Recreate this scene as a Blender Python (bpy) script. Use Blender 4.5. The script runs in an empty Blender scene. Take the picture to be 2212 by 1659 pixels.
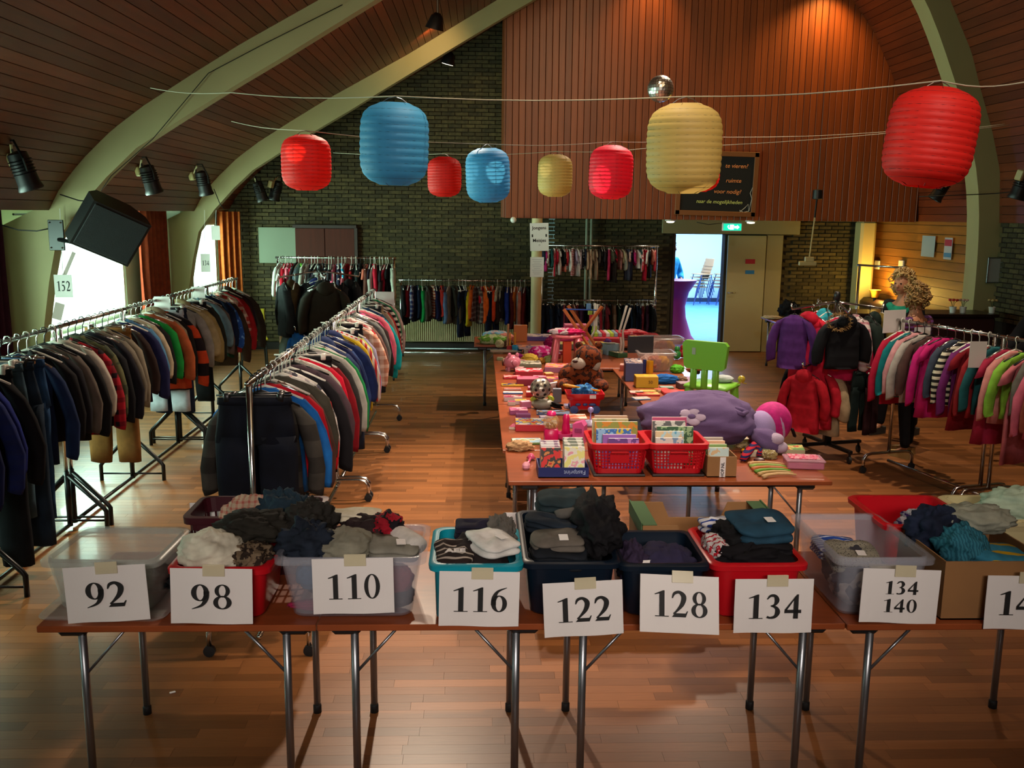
import bpy, bmesh, math, random
from mathutils import Vector, Matrix, noise
random.seed(7)
SC = bpy.context.scene
COL = SC.collection
# ------------------------------------------------------------------ camera
EYE = Vector((0, 0, 2.26))
_y, _p, _r = (math.radians(a) for a in (2.1, 10.3, 0.6))
FWD = Vector((math.sin(_y)*math.cos(_p), math.cos(_y)*math.cos(_p), -math.sin(_p)))
_rt = Vector((math.cos(_y), -math.sin(_y), 0)); _up = _rt.cross(FWD)
RT = _rt*math.cos(_r) + _up*math.sin(_r); UP = _up*math.cos(_r) - _rt*math.sin(_r)
cam = bpy.data.cameras.new('camera'); cam.sensor_width = 36; cam.lens = 2030/2212*36; cam.clip_end = 100
co = bpy.data.objects.new('camera', cam); COL.objects.link(co); SC.camera = co
m = Matrix((RT, UP, -FWD)).transposed().to_4x4(); m.translation = EYE; co.matrix_world = m
# ------------------------------------------------------------------ light
SC.view_settings.view_transform = 'Standard'; SC.view_settings.look = 'None'
SC.view_settings.gamma = 1; SC.view_settings.use_curve_mapping = False
SC.view_settings.exposure = 0.24
W = bpy.data.worlds.new('world'); SC.world = W; W.use_nodes = True
W.node_tree.nodes['Background'].inputs[0].default_value = (.72, 1, .86, 1)
W.node_tree.nodes['Background'].inputs[1].default_value = 3.0
def lamp(kind, loc, to, power, col, size=.1, size_y=None, spot=60, blend=.6, spread=180):
    l = bpy.data.lights.new('light', kind); l.energy = power; l.color = col
    if kind == 'AREA':
        l.size = size; l.spread = math.radians(spread)
        if size_y: l.shape = 'RECTANGLE'; l.size_y = size_y
    elif kind == 'SPOT':
        l.spot_size = math.radians(spot); l.spot_blend = blend; l.shadow_soft_size = size
    else: l.shadow_soft_size = size
    o = bpy.data.objects.new(kind.lower()+'_light', l); COL.objects.link(o); o.location = loc
    if to is not None: o.rotation_euler = (Vector(to)-Vector(loc)).to_track_quat('-Z', 'Y').to_euler()
    return o
WARM = (1, .66, .36); NEUT = (1, .80, .60); DAY = (.62, 1, .80); PINK = (1, .78, .66)
# daylight just outside the left windows
lamp('AREA', (-5.0, 10.9, 1.5), (0, 10.9, 1.0), 330, DAY, 2.8, 1.3)
lamp('AREA', (-4.5, 14.7, 1.5), (0, 14.4, 1.0), 50, DAY, 1.0, 1.1)
lamp('AREA', (-5.0, 6.4, 1.5), (0, 6.4, 1.0), 230, DAY, 3, 1.3)
# hall spots under the roof, plus added fill lights
SPOTS = [((.6, 4.75, 5.2), (.2, 5.4, 0), 430, NEUT, 54), ((2.2, 9.3, 5.9), (1.0, 7.6, .7), 1600, PINK, 52),
         ((3.2, 12.5, 6.2), (1.6, 10.0, .5), 900, NEUT, 70), ((3.6, 7.0, 6.2), (3.8, 7.6, .5), 700, NEUT, 80),
         ((-.6, 9.0, 4.5), (-.9, 6.8, .8), 700, NEUT, 75), ((1.6, 7.5, 5.7), (3.0, 14, 3.6), 260, WARM, 62)]  # last one added to brighten the loft front
for a in SPOTS: lamp('SPOT', a[0], a[1], a[2], a[3], .06, spot=a[4], blend=.8)
lamp('SPOT', (5.0, 13.62, 5.55), (4.75, 13.85, 3.5), 190, (1, .56, .14), .05, spot=110, blend=1)
lamp('SPOT', (2.5, 13.62, 5.95), (2.25, 13.85, 4.0), 120, (1, .56, .16), .05, spot=80, blend=1)
lamp('SPOT', (1.3, 1.1, 4.6), (1.1, 4.7, 2.8), 330, (1, .88, .78), .12, spot=72, blend=.8)  # added spot to brighten the hanging lanterns
lamp('AREA', (.3, -1.7, 3.1), (.3, 3.4, 1.0), 14, (1, .86, .78), 3.6, .5, spread=42)  # added soft fill from behind the camera for the paper signs
lamp('SPOT', (-.6, 12.9, 4.55), (-.9, 14.6, 4.3), 20, (1, .6, .25), .04, spot=100, blend=.8)
lamp('SPOT', (-.9, 9.6, 4.3), (-1.2, 10.6, 4.35), 26, (1, .6, .25), .04, spot=110, blend=.8)
lamp('SPOT', (2.0, 14.2, 4.0), (2.2, 14.9, 1.2), 0.1, NEUT, .05, spot=60)
lamp('POINT', (6.25, 14.7, 1.12), None, 40, (1, .62, .12), .06)
lamp('AREA', (1.5, 3.0, 6.2), (1.5, 6.5, 0), 32, WARM, 4, 3, spread=120)  # added ambient fill, stands for no fixture
# room beyond the doorway
lamp('AREA', (5.2, 20.5, 2.7), (5.2, 20.5, 0), 800, (.62, .84, 1), 4, 6)

# ------------------------------------------------------------------ helpers
def P(x, y, z=None, Y=None, X=None):
    d = FWD + RT*((x-1106)/2030) - UP*((y-829.5)/2030)
    if z is not None: t = (z-EYE.z)/d.z
    elif Y is not None: t = Y/d.y
    else: t = X/d.x
    return EYE + d*t
def lin(h):
    h = h.lstrip('#'); h = h if len(h) == 6 else 'ffffff'; r = [int(h[i:i+2], 16)/255 for i in (0, 2, 4)]
    return tuple((c/12.92 if c <= .04045 else ((c+.055)/1.055)**2.4) for c in r)
_mc = {}
def mat(name, col, rough=.6, metal=0, var=0, vscale=8, bump=0, bscale=60, spec=.5, emit=0, sheen=0, stretch=None, alpha=None, rand=0, attr=None, coord='Object', trans=0, coat=0):
    key = (name, str(col), rough, metal, var, vscale, bump, bscale, spec, emit, sheen, str(stretch), alpha, rand, attr, trans)
    if key in _mc: return _mc[key]
    if isinstance(col, str): col = lin(col)
    M = bpy.data.materials.new(name); M.use_nodes = True
    N, L = M.node_tree.nodes, M.node_tree.links; b = N['Principled BSDF']
    b.inputs['Base Color'].default_value = (*col, 1); b.inputs['Roughness'].default_value = rough
    b.inputs['Metallic'].default_value = metal; b.inputs['Specular IOR Level'].default_value = spec
    b.inputs['Sheen Weight'].default_value = sheen; b.inputs['Coat Weight'].default_value = coat
    b.inputs['Transmission Weight'].default_value = trans
    if emit: b.inputs['Emission Color'].default_value = (*col, 1); b.inputs['Emission Strength'].default_value = emit
    vec = None
    if var or bump:
        tc = N.new('ShaderNodeTexCoord'); mp = N.new('ShaderNodeMapping'); L.new(tc.outputs[coord], mp.inputs[0])
        if stretch: mp.inputs['Scale'].default_value = stretch
        vec = mp.outputs[0]
    last = None
    if var or rand or attr:
        mul = N.new('ShaderNodeMix'); mul.data_type = 'RGBA'; mul.blend_type = 'MULTIPLY'; mul.inputs[0].default_value = 1
        mul.inputs[6].default_value = (*col, 1)
        f = None
        if var:
            n = N.new('ShaderNodeTexNoise'); n.inputs['Scale'].default_value = vscale; n.inputs['Detail'].default_value = 5
            L.new(vec, n.inputs['Vector'])
            mr = N.new('ShaderNodeMapRange'); mr.inputs[1].default_value = .3; mr.inputs[2].default_value = .7
            mr.inputs[3].default_value = 1-var; mr.inputs[4].default_value = 1+var*.6; L.new(n.outputs[0], mr.inputs[0]); f = mr.outputs[0]
        if rand or attr:
            if attr:
                s = N.new('ShaderNodeAttribute'); s.attribute_name = attr; so = s.outputs['Fac']
            else:
                s = N.new('ShaderNodeObjectInfo'); so = s.outputs['Random']
            mr2 = N.new('ShaderNodeMapRange'); mr2.inputs[3].default_value = 1-(rand or .3); mr2.inputs[4].default_value = 1+(rand or .3)*.7
            L.new(so, mr2.inputs[0])
            if f:
                mm = N.new('ShaderNodeMath'); mm.operation = 'MULTIPLY'; L.new(f, mm.inputs[0]); L.new(mr2.outputs[0], mm.inputs[1]); f = mm.outputs[0]
            else: f = mr2.outputs[0]
        cc = N.new('ShaderNodeCombineColor')
        for i in range(3): L.new(f, cc.inputs[i])
        L.new(cc.outputs[0], mul.inputs[7]); L.new(mul.outputs[2], b.inputs['Base Color'])
    if bump:
        n2 = N.new('ShaderNodeTexNoise'); n2.inputs['Scale'].default_value = bscale; n2.inputs['Detail'].default_value = 4
        L.new(vec, n2.inputs['Vector'])
        bp = N.new('ShaderNodeBump'); bp.inputs['Strength'].default_value = bump; bp.inputs['Distance'].default_value = .01
        L.new(n2.outputs[0], bp.inputs['Height']); L.new(bp.outputs[0], b.inputs['Normal'])
    if alpha is not None:
        tr = N.new('ShaderNodeBsdfTransparent'); mx = N.new('ShaderNodeMixShader'); mx.inputs[0].default_value = alpha
        out = N['Material Output']; L.new(tr.outputs[0], mx.inputs[1]); L.new(b.outputs[0], mx.inputs[2]); L.new(mx.outputs[0], out.inputs[0])
    _mc[key] = M; return M
_fc = {}
def fab(c1, pat='plain', c2='#ffffff', k=1.0):
    """cloth: plain, stripe, vstripe, plaid, dots, camo, denim"""
    key = (c1, pat, c2, k)
    if key in _fc: return _fc[key]
    M = bpy.data.materials.new('cloth'); M.use_nodes = True
    N, L = M.node_tree.nodes, M.node_tree.links; b = N['Principled BSDF']
    b.inputs['Roughness'].default_value = .85; b.inputs['Specular IOR Level'].default_value = .2
    a, c = lin(c1), lin(c2)
    tc = N.new('ShaderNodeTexCoord'); n = N.new('ShaderNodeTexNoise'); L.new(tc.outputs['Object'], n.inputs[0])
    n.inputs['Scale'].default_value = 14 if pat != 'denim' else 9; n.inputs['Detail'].default_value = 4
    mr = N.new('ShaderNodeMapRange'); mr.inputs[1].default_value = .3; mr.inputs[2].default_value = .7
    mr.inputs[3].default_value = .72 if pat != 'denim' else .5; mr.inputs[4].default_value = 1.15 if pat != 'denim' else 1.5
    L.new(n.outputs[0], mr.inputs[0])
    mul = N.new('ShaderNodeMix'); mul.data_type = 'RGBA'; mul.blend_type = 'MULTIPLY'; mul.inputs[0].default_value = 1
    mul.inputs[6].default_value = (*a, 1)
    cc = N.new('ShaderNodeCombineColor')
    for i in range(3): L.new(mr.outputs[0], cc.inputs[i])
    L.new(cc.outputs[0], mul.inputs[7]); L.new(mul.outputs[2], b.inputs['Base Color'])
    if pat not in ('plain', 'denim'):
        mix = N.new('ShaderNodeMix'); mix.data_type = 'RGBA'; mix.inputs[6].default_value = (*a, 1); mix.inputs[7].default_value = (*c, 1)
        def wave(axis, sc, thr):
            sx = N.new('ShaderNodeSeparateXYZ'); L.new(tc.outputs['Object'], sx.inputs[0])
            m1 = N.new('ShaderNodeMath'); m1.operation = 'MULTIPLY'; m1.inputs[1].default_value = sc; L.new(sx.outputs[axis], m1.inputs[0])
            m2 = N.new('ShaderNodeMath'); m2.operation = 'FRACT'; L.new(m1.outputs[0], m2.inputs[0])
            m3 = N.new('ShaderNodeMath'); m3.operation = 'GREATER_THAN'; m3.inputs[1].default_value = thr; L.new(m2.outputs[0], m3.inputs[0]); return m3.outputs[0]
        if pat == 'stripe': f = wave(2, 22*k, .5)
        elif pat == 'vstripe': f = wave(0, 30*k, .5)
        elif pat == 'ystripe': f = wave(1, 22*k, .7)
        elif pat == 'plaid':
            ad = N.new('ShaderNodeMath'); ad.operation = 'ADD'; L.new(wave(2, 14*k, .6), ad.inputs[0]); L.new(wave(0, 14*k, .6), ad.inputs[1])
            hf = N.new('ShaderNodeMath'); hf.operation = 'MULTIPLY'; hf.inputs[1].default_value = .5; L.new(ad.outputs[0], hf.inputs[0]); f = hf.outputs[0]
        else:
            v = N.new('ShaderNodeTexVoronoi' if pat == 'dots' else 'ShaderNodeTexNoise'); v.inputs['Scale'].default_value = (28 if pat == 'dots' else 12)*k
            L.new(tc.outputs['Object'], v.inputs['Vector'])
            g = N.new('ShaderNodeMath'); g.operation = 'LESS_THAN'; g.inputs[1].default_value = .3 if pat == 'dots' else .48; L.new(v.outputs[0], g.inputs[0]); f = g.outputs[0]
        L.new(f, mix.inputs[0]); L.new(mix.outputs[2], mul.inputs[6])
    _fc[key] = M; return M
def print_mat(cols, scale=14):
    """printed cover: patches of several flat colours"""
    key = ('print', tuple(cols), scale)
    if key in _fc: return _fc[key]
    M = bpy.data.materials.new('printed_card'); M.use_nodes = True
    N, L = M.node_tree.nodes, M.node_tree.links; b = N['Principled BSDF']; b.inputs['Roughness'].default_value = .35
    tc = N.new('ShaderNodeTexCoord'); v = N.new('ShaderNodeTexNoise'); v.inputs['Scale'].default_value = scale; v.inputs['Detail'].default_value = 2
    L.new(tc.outputs['Object'], v.inputs[0]); r = N.new('ShaderNodeValToRGB'); r.color_ramp.interpolation = 'CONSTANT'; L.new(v.outputs[0], r.inputs[0])
    e = r.color_ramp.elements; n = len(cols)
    while len(e) < n: e.new(.5)
    for i, c in enumerate(cols):
        e[i].position = 0 if i == 0 else .36+.28*(i-1)/max(1, n-1); e[i].color = (*lin(c), 1)
    L.new(r.outputs[0], b.inputs[0]); _fc[key] = M; return M

def link(name, me, parent=None, loc=None, rot=None, mats=None):
    o = bpy.data.objects.new(name, me); COL.objects.link(o)
    if loc is not None: o.location = loc
    if rot is not None: o.rotation_euler = rot
    if parent is not None: o.parent = parent
    return o
def tag(o, label=None, cat=None, group=None, kind=None):
    for k, v in (('label', label), ('category', cat), ('group', group), ('kind', kind)):
        if v: o[k] = v
    return o
def thing(name, label, cat, loc=(0, 0, 0), rz=0, group=None):
    o = link(name, None, loc=loc, rot=(0, 0, rz)); o.empty_display_size = .05
    return tag(o, label, cat, group)
class MB:
    def __init__(s): s.v = []; s.f = []; s.mi = []; s.cm = 0
    def add(s, vs, fs):
        n = len(s.v); s.v += [tuple(v) for v in vs]; s.f += [tuple(n+i for i in f) for f in fs]; s.mi += [s.cm]*len(fs); return s
    def box(s, c, d, R=None):
        x, y, z = (a/2 for a in d); c = Vector(c)
        vs = [Vector((sx*x, sy*y, sz*z)) for sz in (-1, 1) for sy in (-1, 1) for sx in (-1, 1)]
        if R is not None: vs = [R @ v for v in vs]
        return s.add([v+c for v in vs], [(0, 2, 3, 1), (4, 5, 7, 6), (0, 1, 5, 4), (2, 6, 7, 3), (0, 4, 6, 2), (1, 3, 7, 5)])
    def rbox(s, c, d, r=.01, R=None):
        x, y, z = (a/2 for a in d); r = min(r, x*.9, y*.9, z*.9); vs = []; ix = {}
        for sx in (-1, 1):
            for sy in (-1, 1):
                for sz in (-1, 1):
                    for k, (a, b_, c_) in enumerate(((0, r, r), (r, 0, r), (r, r, 0))):
                        ix[sx, sy, sz, k] = len(vs); vs.append(Vector((sx*(x-a), sy*(y-b_), sz*(z-c_))))
        fs = []
        for k in range(3):
            o = [i for i in range(3) if i != k]
            for sg in (-1, 1):
                f = []
                for a, b_ in ((-1, -1), (1, -1), (1, 1), (-1, 1)):
                    q = [0, 0, 0]; q[k] = sg; q[o[0]] = a; q[o[1]] = b_; f.append(ix[(*q, k)])
                fs.append(tuple(f))
            for a in (-1, 1):
                for b_ in (-1, 1):
                    q = [0, 0, 0]; q[o[0]] = a; q[o[1]] = b_
                    q0 = list(q); q1 = list(q); q0[k] = -1; q1[k] = 1
                    fs.append((ix[(*q0, o[0])], ix[(*q1, o[0])], ix[(*q1, o[1])], ix[(*q0, o[1])]))
        for sx in (-1, 1):
            for sy in (-1, 1):
                for sz in (-1, 1): fs.append(tuple(ix[sx, sy, sz, k] for k in range(3)))
        if R is not None: vs = [R @ v for v in vs]
        c = Vector(c); return s.add([v+c for v in vs], fs)
    def rings(s, rings, cap=True, closed=True):
        n = len(rings[0]); b = len(s.v); s.v += [tuple(p) for r in rings for p in r]; k0 = len(s.f)
        for i in range(len(rings)-1):
            for j in range(n if closed else n-1):
                s.f.append((b+i*n+j, b+i*n+(j+1) % n, b+(i+1)*n+(j+1) % n, b+(i+1)*n+j))
        if cap: s.f.append(tuple(b+j for j in reversed(range(n)))); s.f.append(tuple(b+(len(rings)-1)*n+j for j in range(n)))
        s.mi += [s.cm]*(len(s.f)-k0); return s
    def path(s, pts, r, n=8, cap=True, ry=None):
        pts = [Vector(p) for p in pts]; rs = []; k = len(pts)
        d0 = (pts[1]-pts[0]).normalized(); up = Vector((0, 0, 1)) if abs(d0.z) < .9 else Vector((0, 1, 0))
        u = d0.cross(up).normalized()
        for i, p in enumerate(pts):
            d = (pts[min(i+1, k-1)]-pts[max(i-1, 0)]).normalized(); u = (u-d*u.dot(d)).normalized(); w = d.cross(u)
            rr = r[i] if isinstance(r, (list, tuple)) else r; r2 = rr if ry is None else (ry[i] if isinstance(ry, (list, tuple)) else ry)
            rs.append([p+u*math.cos(2*math.pi*j/n)*rr+w*math.sin(2*math.pi*j/n)*r2 for j in range(n)])
        return s.rings(rs, cap)
    def lathe(s, prof, n=20, c=(0, 0, 0), R=None, cap=True, sy=1):
        c = Vector(c); rs = []
        for r, z in prof:
            ring = [Vector((r*math.cos(2*math.pi*j/n), sy*r*math.sin(2*math.pi*j/n), z)) for j in range(n)]
            rs.append([(R @ q if R is not None else q)+c for q in ring])
        return s.rings(rs, cap)
    def prism(s, poly, axis, a, b_):
        n = len(poly); vs = []
        for t in (a, b_):
            for u, w in poly:
                vs.append({'x': (t, u, w), 'y': (u, t, w), 'z': (u, w, t)}[axis])
        fs = [tuple(range(n)), tuple(range(2*n-1, n-1, -1))]+[(i, n+i, n+(i+1) % n, (i+1) % n) for i in range(n)]
        return s.add(vs, fs)
    def ball(s, c, r, nu=16, nv=10, fn=None, R=None):
        """ellipsoid; r = (rx, ry, rz)"""
        if not isinstance(r, (tuple, list)): r = (r, r, r)
        c = Vector(c); rs = []
        for i in range(nv+1):
            t = math.pi*(i/nv); t = min(max(t, .02), math.pi-.02); ring = []
            for j in range(nu):
                a = 2*math.pi*j/nu; q = Vector((math.sin(t)*math.cos(a), math.sin(t)*math.sin(a), -math.cos(t)))
                if fn: q = q*fn(q)
                q = Vector((q.x*r[0], q.y*r[1], q.z*r[2])); ring.append((R @ q if R is not None else q)+c)
            rs.append(ring)
        return s.rings(rs)
    def mesh(s, name='mesh', mats=(), smooth=False, recalc=True):
        me = bpy.data.meshes.new(name); me.from_pydata(s.v, [], s.f)
        for m_ in (mats if isinstance(mats, (list, tuple)) else [mats]): me.materials.append(m_)
        if any(s.mi): me.polygons.foreach_set('material_index', s.mi)
        if recalc:
            bm = bmesh.new(); bm.from_mesh(me); bmesh.ops.recalc_face_normals(bm, faces=bm.faces); bm.to_mesh(me); bm.free()
        if smooth: me.polygons.foreach_set('use_smooth', [True]*len(me.polygons)); me.set_sharp_from_angle(angle=math.radians(50)) if smooth == 'auto' else None
        me.update(); return me
    def build(s, name, mats, parent=None, loc=None, rot=None, smooth=False):
        return link(name, s.mesh(name, mats, smooth), parent, loc, rot)
def struct(o): o['kind'] = 'structure'; return o
def txt(body, size, m_, parent, loc, rot, name='lettering', bold=0, align='CENTER', shear=0):
    cu = bpy.data.curves.new('text', 'FONT'); cu.body = body; cu.size = size; cu.align_x = align; cu.align_y = 'CENTER'; cu.offset = bold; cu.extrude = .0006; cu.shear = shear; cu.resolution_u = 3
    o = bpy.data.objects.new('text', cu); me = bpy.data.meshes.new_from_object(o); me.materials.clear(); me.materials.append(m_)
    bpy.data.objects.remove(o); return link(name, me, parent, loc, rot)
M_CHROME = mat('chrome', '#c8c8c4', .18, 1); M_STEEL = mat('steel', '#8e9296', .35, .9); M_BLACK = mat('black_plastic', '#0c0c0e', .45)
M_BLACKMETAL = mat('black_metal', '#121413', .35, .3); M_WHITE = mat('white_plastic', '#dcdad2', .4); M_PAPER = mat('paper', '#dad6d2', .8)
M_INK = mat('ink', '#0a0a0a', .7); M_RUBBER = mat('rubber', '#08080a', .7); M_TAPE = mat('tape', '#d8cfae', .25, alpha=.6)
M_TOP = mat('table_top_veneer', '#8a4422', .32, var=.18, vscale=5, stretch=(1, 6, 1), coat=.2)
M_CREAM = mat('cream_paint', '#b9ac80', .6, var=.05, vscale=3)
# ------------------------------------------------------------------ the hall
BY = 15.6; FY = 14.0; RX = 6.56; LX = -4.05; LW = -4.62
# floor: slab, strips of wood (the nearest 300 each an object, the rest one mesh)
flo = struct(MB().box((1.5, 6.6, -.06), (13, 18.4, .08)).build('floor', mat('floor_base', '#3a2010', .7)))
m_pl = mat('plank_wood', '#86542d', .36, var=.16, vscale=6, stretch=(1.2, 22, 1), rand=.36, coat=.1, coord='Object')
m_pl2 = mat('plank_wood_far', '#86542d', .36, var=.16, vscale=6, stretch=(1.2, 22, 1), rand=.36, attr='tone', coat=.1)
PW = .072; pls = []
y = -2.4; row = 0
while y < BY:
    x = LW - random.random()*.6
    while x < RX+.05:
        l = random.choice((.42, .55, .7))
        if y > 2 or (row % 1 == 0): pls.append((x+l/2, y+PW/2, l))
        x += l
    y += PW; row += 1
vis = sorted([p for p in pls if p[1] > 2.72 and abs(p[0]-.15) < p[1]*.58], key=lambda p: p[1])[:300]; vs_ = set(vis)
pm = {l: MB().box((0, 0, -.01), (l-.001, PW-.001, .02)).mesh('plank', m_pl) for l in (.42, .55, .7)}
for p in vis: link('plank', pm[p[2]], flo, (p[0], p[1], 0))
b = MB(); tone = []
for p in pls:
    if p in vs_: continue
    x0, x1, y0, y1 = p[0]-p[2]/2+0.0005, p[0]+p[2]/2-0.0005, p[1]-PW/2+0.0005, p[1]+PW/2-.0008
    b.add([(x0, y0, 0), (x1, y0, 0), (x1, y1, 0), (x0, y1, 0), (x0, y0, -.02), (x1, y0, -.02), (x0, y1, -.02), (x1, y1, -.02)], [(0, 1, 2, 3), (4, 5, 1, 0), (4, 0, 3, 6)])
    tone += [random.random()]*3
me = b.mesh('planks', m_pl2, recalc=False); at = me.attributes.new('tone', 'FLOAT', 'FACE'); at.data.foreach_set('value', tone)
o = link('plank', me, flo); o['kind'] = 'stuff'
# roof: outer shell plus every board
PROF_L = [(-4.05, 2.24), (-3.93, 2.45), (-3.72, 2.7), (-3.42, 2.98), (-3.12, 3.2), (-2.64, 3.5), (-2.19, 3.77), (-1.0, 4.42), (.29, 5.19), (3.3, 6.93)]
PROF_R = [(6.56, 2.2), (6.5, 2.85), (6.35, 3.33), (6.14, 3.86), (6.0, 4.25), (5.66, 4.88), (5.2, 5.45), (3.3, 6.93)]
def resample(pts, step):
    pts = [Vector(p) for p in pts]; out = [pts[0]]; acc = 0
    for a, c in zip(pts, pts[1:]):
        L_ = (c-a).length; t = step-acc
        while t <= L_: out.append(a.lerp(c, t/L_)); t += step
        acc = (acc+L_) % step
    out.append(pts[-1]); return out
shell = PROF_L+PROF_R[::-1][1:]
n_ = len(shell); b = MB()
off = [(x+(.06 if x > 3.3 else -.06), z+.06) for x, z in shell]
b.rings([[(x, -2.4, z) for x, z in off], [(x, BY+.3, z) for x, z in off]], cap=False, closed=False)
cei = struct(b.build('ceiling', mat('roof_lining', '#1c0a05', .8)))
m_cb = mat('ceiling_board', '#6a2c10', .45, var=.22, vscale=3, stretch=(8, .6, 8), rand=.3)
for prof, sg in ((PROF_L, 1), (PROF_R, -1)):
    ps = resample(prof, .105)
    for a, c in zip(ps, ps[1:]):
        d = (c-a); nrm = Vector((-d.y, d.x)).normalized()*sg
        if d.length < .02: continue
        a2, c2 = a+d*.03, c-d*.03
        poly = [tuple(a2), tuple(c2), tuple(c2+nrm*.02), tuple(a2+nrm*.02)]
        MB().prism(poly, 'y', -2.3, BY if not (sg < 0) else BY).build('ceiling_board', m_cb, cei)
# arched beams
def smooth_curve(pts, n=4):
    out = []
    P4 = [pts[0]]+list(pts)+[pts[-1]]
    for i in range(1, len(P4)-2):
        p0, p1, p2, p3 = (Vector(P4[j]) for j in (i-1, i, i+1, i+2))
        for k in range(n):
            t = k/n; out.append(.5*((2*p1)+(p2-p0)*t+(2*p0-5*p1+4*p2-p3)*t*t+(3*p1-p0-3*p2+p3)*t**3))
    out.append(Vector(pts[-1])); return out
def arch(name, outer, inner, Y, m_, th=.16):
    o_ = smooth_curve(outer); i_ = smooth_curve(inner); n = max(len(o_), len(i_))
    def rs(c, n):
        L_ = [0]
        for a, d in zip(c, c[1:]): L_.append(L_[-1]+(d-a).length)
        out = []
        for k in range(n):
            t = L_[-1]*k/(n-1); j = max(i for i, l in enumerate(L_) if l <= t+1e-9); j = min(j, len(c)-2)
            out.append(c[j].lerp(c[j+1], (t-L_[j])/max(1e-9, L_[j+1]-L_[j])))
        return out
    o_, i_ = rs(o_, 28), rs(i_, 28); rings = []
    for a, c in zip(o_, i_): rings.append([(a.x, Y, a.y), (c.x, Y, c.y), (c.x, Y+th, c.y), (a.x, Y+th, a.y)])
    return struct(MB().rings(rings).build(name, m_, smooth='auto'))
m_beam = mat('beam_paint', '#a3996a', .6, var=.06, vscale=2)
IN_L = [(-4.32, 0), (-4.2, 1.0), (-4.02, 1.9), (-3.86, 2.15), (-3.62, 2.42), (-3.27, 2.77), (-2.92, 3.0), (-2.33, 3.36), (-1.88, 3.62), (-1.28, 3.98), (-.2, 4.62), (.62, 5.1), (3.3, 6.62)]
OUT_L = [(-4.75, 0), (-4.72, 1.0), (-4.6, 2.0), (-4.15, 2.26)]+[(x, z+.01) for x, z in PROF_L[1:]]
arch('trim_1', OUT_L, IN_L, 9.15, m_beam); arch('trim_2', OUT_L, IN_L, 13.75, m_beam)
OUT_R = [(6.75, 0), (6.7, 1.2), (6.6, 2.2)]+PROF_R[1:]
IN_R = [(6.3, 0), (6.33, 1.2), (6.3, 2.2), (6.2, 2.85), (6.02, 3.4), (5.83, 3.9), (5.36, 4.86), (4.85, 5.4), (3.3, 6.62)]
arch('trim_3', OUT_R, IN_R, 11.8, m_beam, .3); arch('trim_4', OUT_R, IN_R, 7.0, m_beam, .3)
m_plaster = mat('pale_plaster', '#a9b39a', .8, var=.05, vscale=2)
# wall_left: recessed window wall with deep bays
wl = struct(MB().box((LW-.08, 5.7, .45), (.12, 16.4, .9)).box((LW-.08, 5.7, 2.2), (.12, 16.4, .3)).box((LW-.08, 3.3, 1.5), (.12, 1.6, 1.2)).box((LW-.08, 8.7, 1.5), (.12, 1.2, 1.2)).box((LW-.08, 13.2, 1.5), (.12, 1.2, 1.2)).box((-4.24, 14.75, .45), (.1, 1.7, .9)).box((-4.24, 14.75, 2.2), (.1, 1.7, .3)).box((-4.24, 13.98, 1.5), (.1, .12, 1.2)).box((-4.24, 15.5, 1.5), (.1, .2, 1.2)).box((-4.5, 14.0, 1.2), (.55, .07, 2.42)).box((LW-.08, -.5, 1.5), (.12, 4, 1.2))  # return across the far bay end added to block leaking daylight
    .box((-4.36, 5.7, 2.29), (.6, 16.4, .05)).box((-4.16, 14.7, 2.29), (.26, 1.8, .05)).build('wall_left', m_plaster))
m_glass = mat('window_glass', '#f4fff8', .05, alpha=.08, spec=.5)
m_frame = mat('window_frame_paint', '#cfd2c0', .5)
for i, (y0, y1) in enumerate(((4.1, 8.1), (9.3, 12.6), (14.04, 15.4))):
    w = thing('window_%d' % (i+1), None, None, (LW-.06 if i < 2 else -4.24, (y0+y1)/2, 1.48)); w['kind'] = 'structure'
    l = y1-y0; f = MB()
    for zz in (-.58, .58): f.box((0, 0, zz), (.06, l, .06))
    for yy in (-l/2+.03, l/2-.03): f.box((0, yy, 0), (.06, .06, 1.2))
    f.build('window_frame', m_frame, w)
    MB().box((-.02, 0, 0), (.008, l-.06, 1.14)).build('pane', m_glass, w)
    MB().rbox((.14 if i < 2 else .08, 0, -.62), (.26 if i < 2 else .12, l, .04), .01).build('window_sill', m_frame, w)
# curtains
def curtain(loc, length, h, c, label, rz=math.pi/2, folds=6, gather=0):
    b = MB(); n = folds*8; rings = []
    for k in range(9):
        z = -h*k/8; ring = []
        for side in (1, -1):
            rng = range(n+1) if side == 1 else range(n, -1, -1)
            for j in rng:
                t = j/n; g = 1-gather*math.sin(math.pi*min(1, k/6)); xx = (t-.5)*length*g
                yy = (.045+.01*k/8)*math.sin(t*folds*2*math.pi+.3*math.sin(k*.7))+side*.004
                ring.append((xx, yy, z))
        rings.append(ring)
    o = b.rings(rings, cap=False).build('curtain', fab(c), loc=loc, rot=(0, 0, rz), smooth=True)
    return tag(o, label, 'curtain')
curtain((-4.42, 13.1, 2.24), .95, 2.1, '#7a2c14', 'rust red curtain gathered beside the large bright window')
curtain((-3.98, 15.36, 2.24), .36, 2.1, '#a8501c', 'orange brown curtain in the far left corner by the narrow window', rz=.5, folds=4)
curtain((-4.5, 8.75, 2.24), .7, 2.1, '#3a1024', 'dark purple curtain at the left edge of the photo')
cr = MB().path([(-4.5, 9.4, 2.2), (-4.5, 13.6, 2.2)], .012, 6).build('curtain_rail', M_BLACKMETAL); tag(cr, 'dark curtain rail above the large left window', 'rail')
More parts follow.
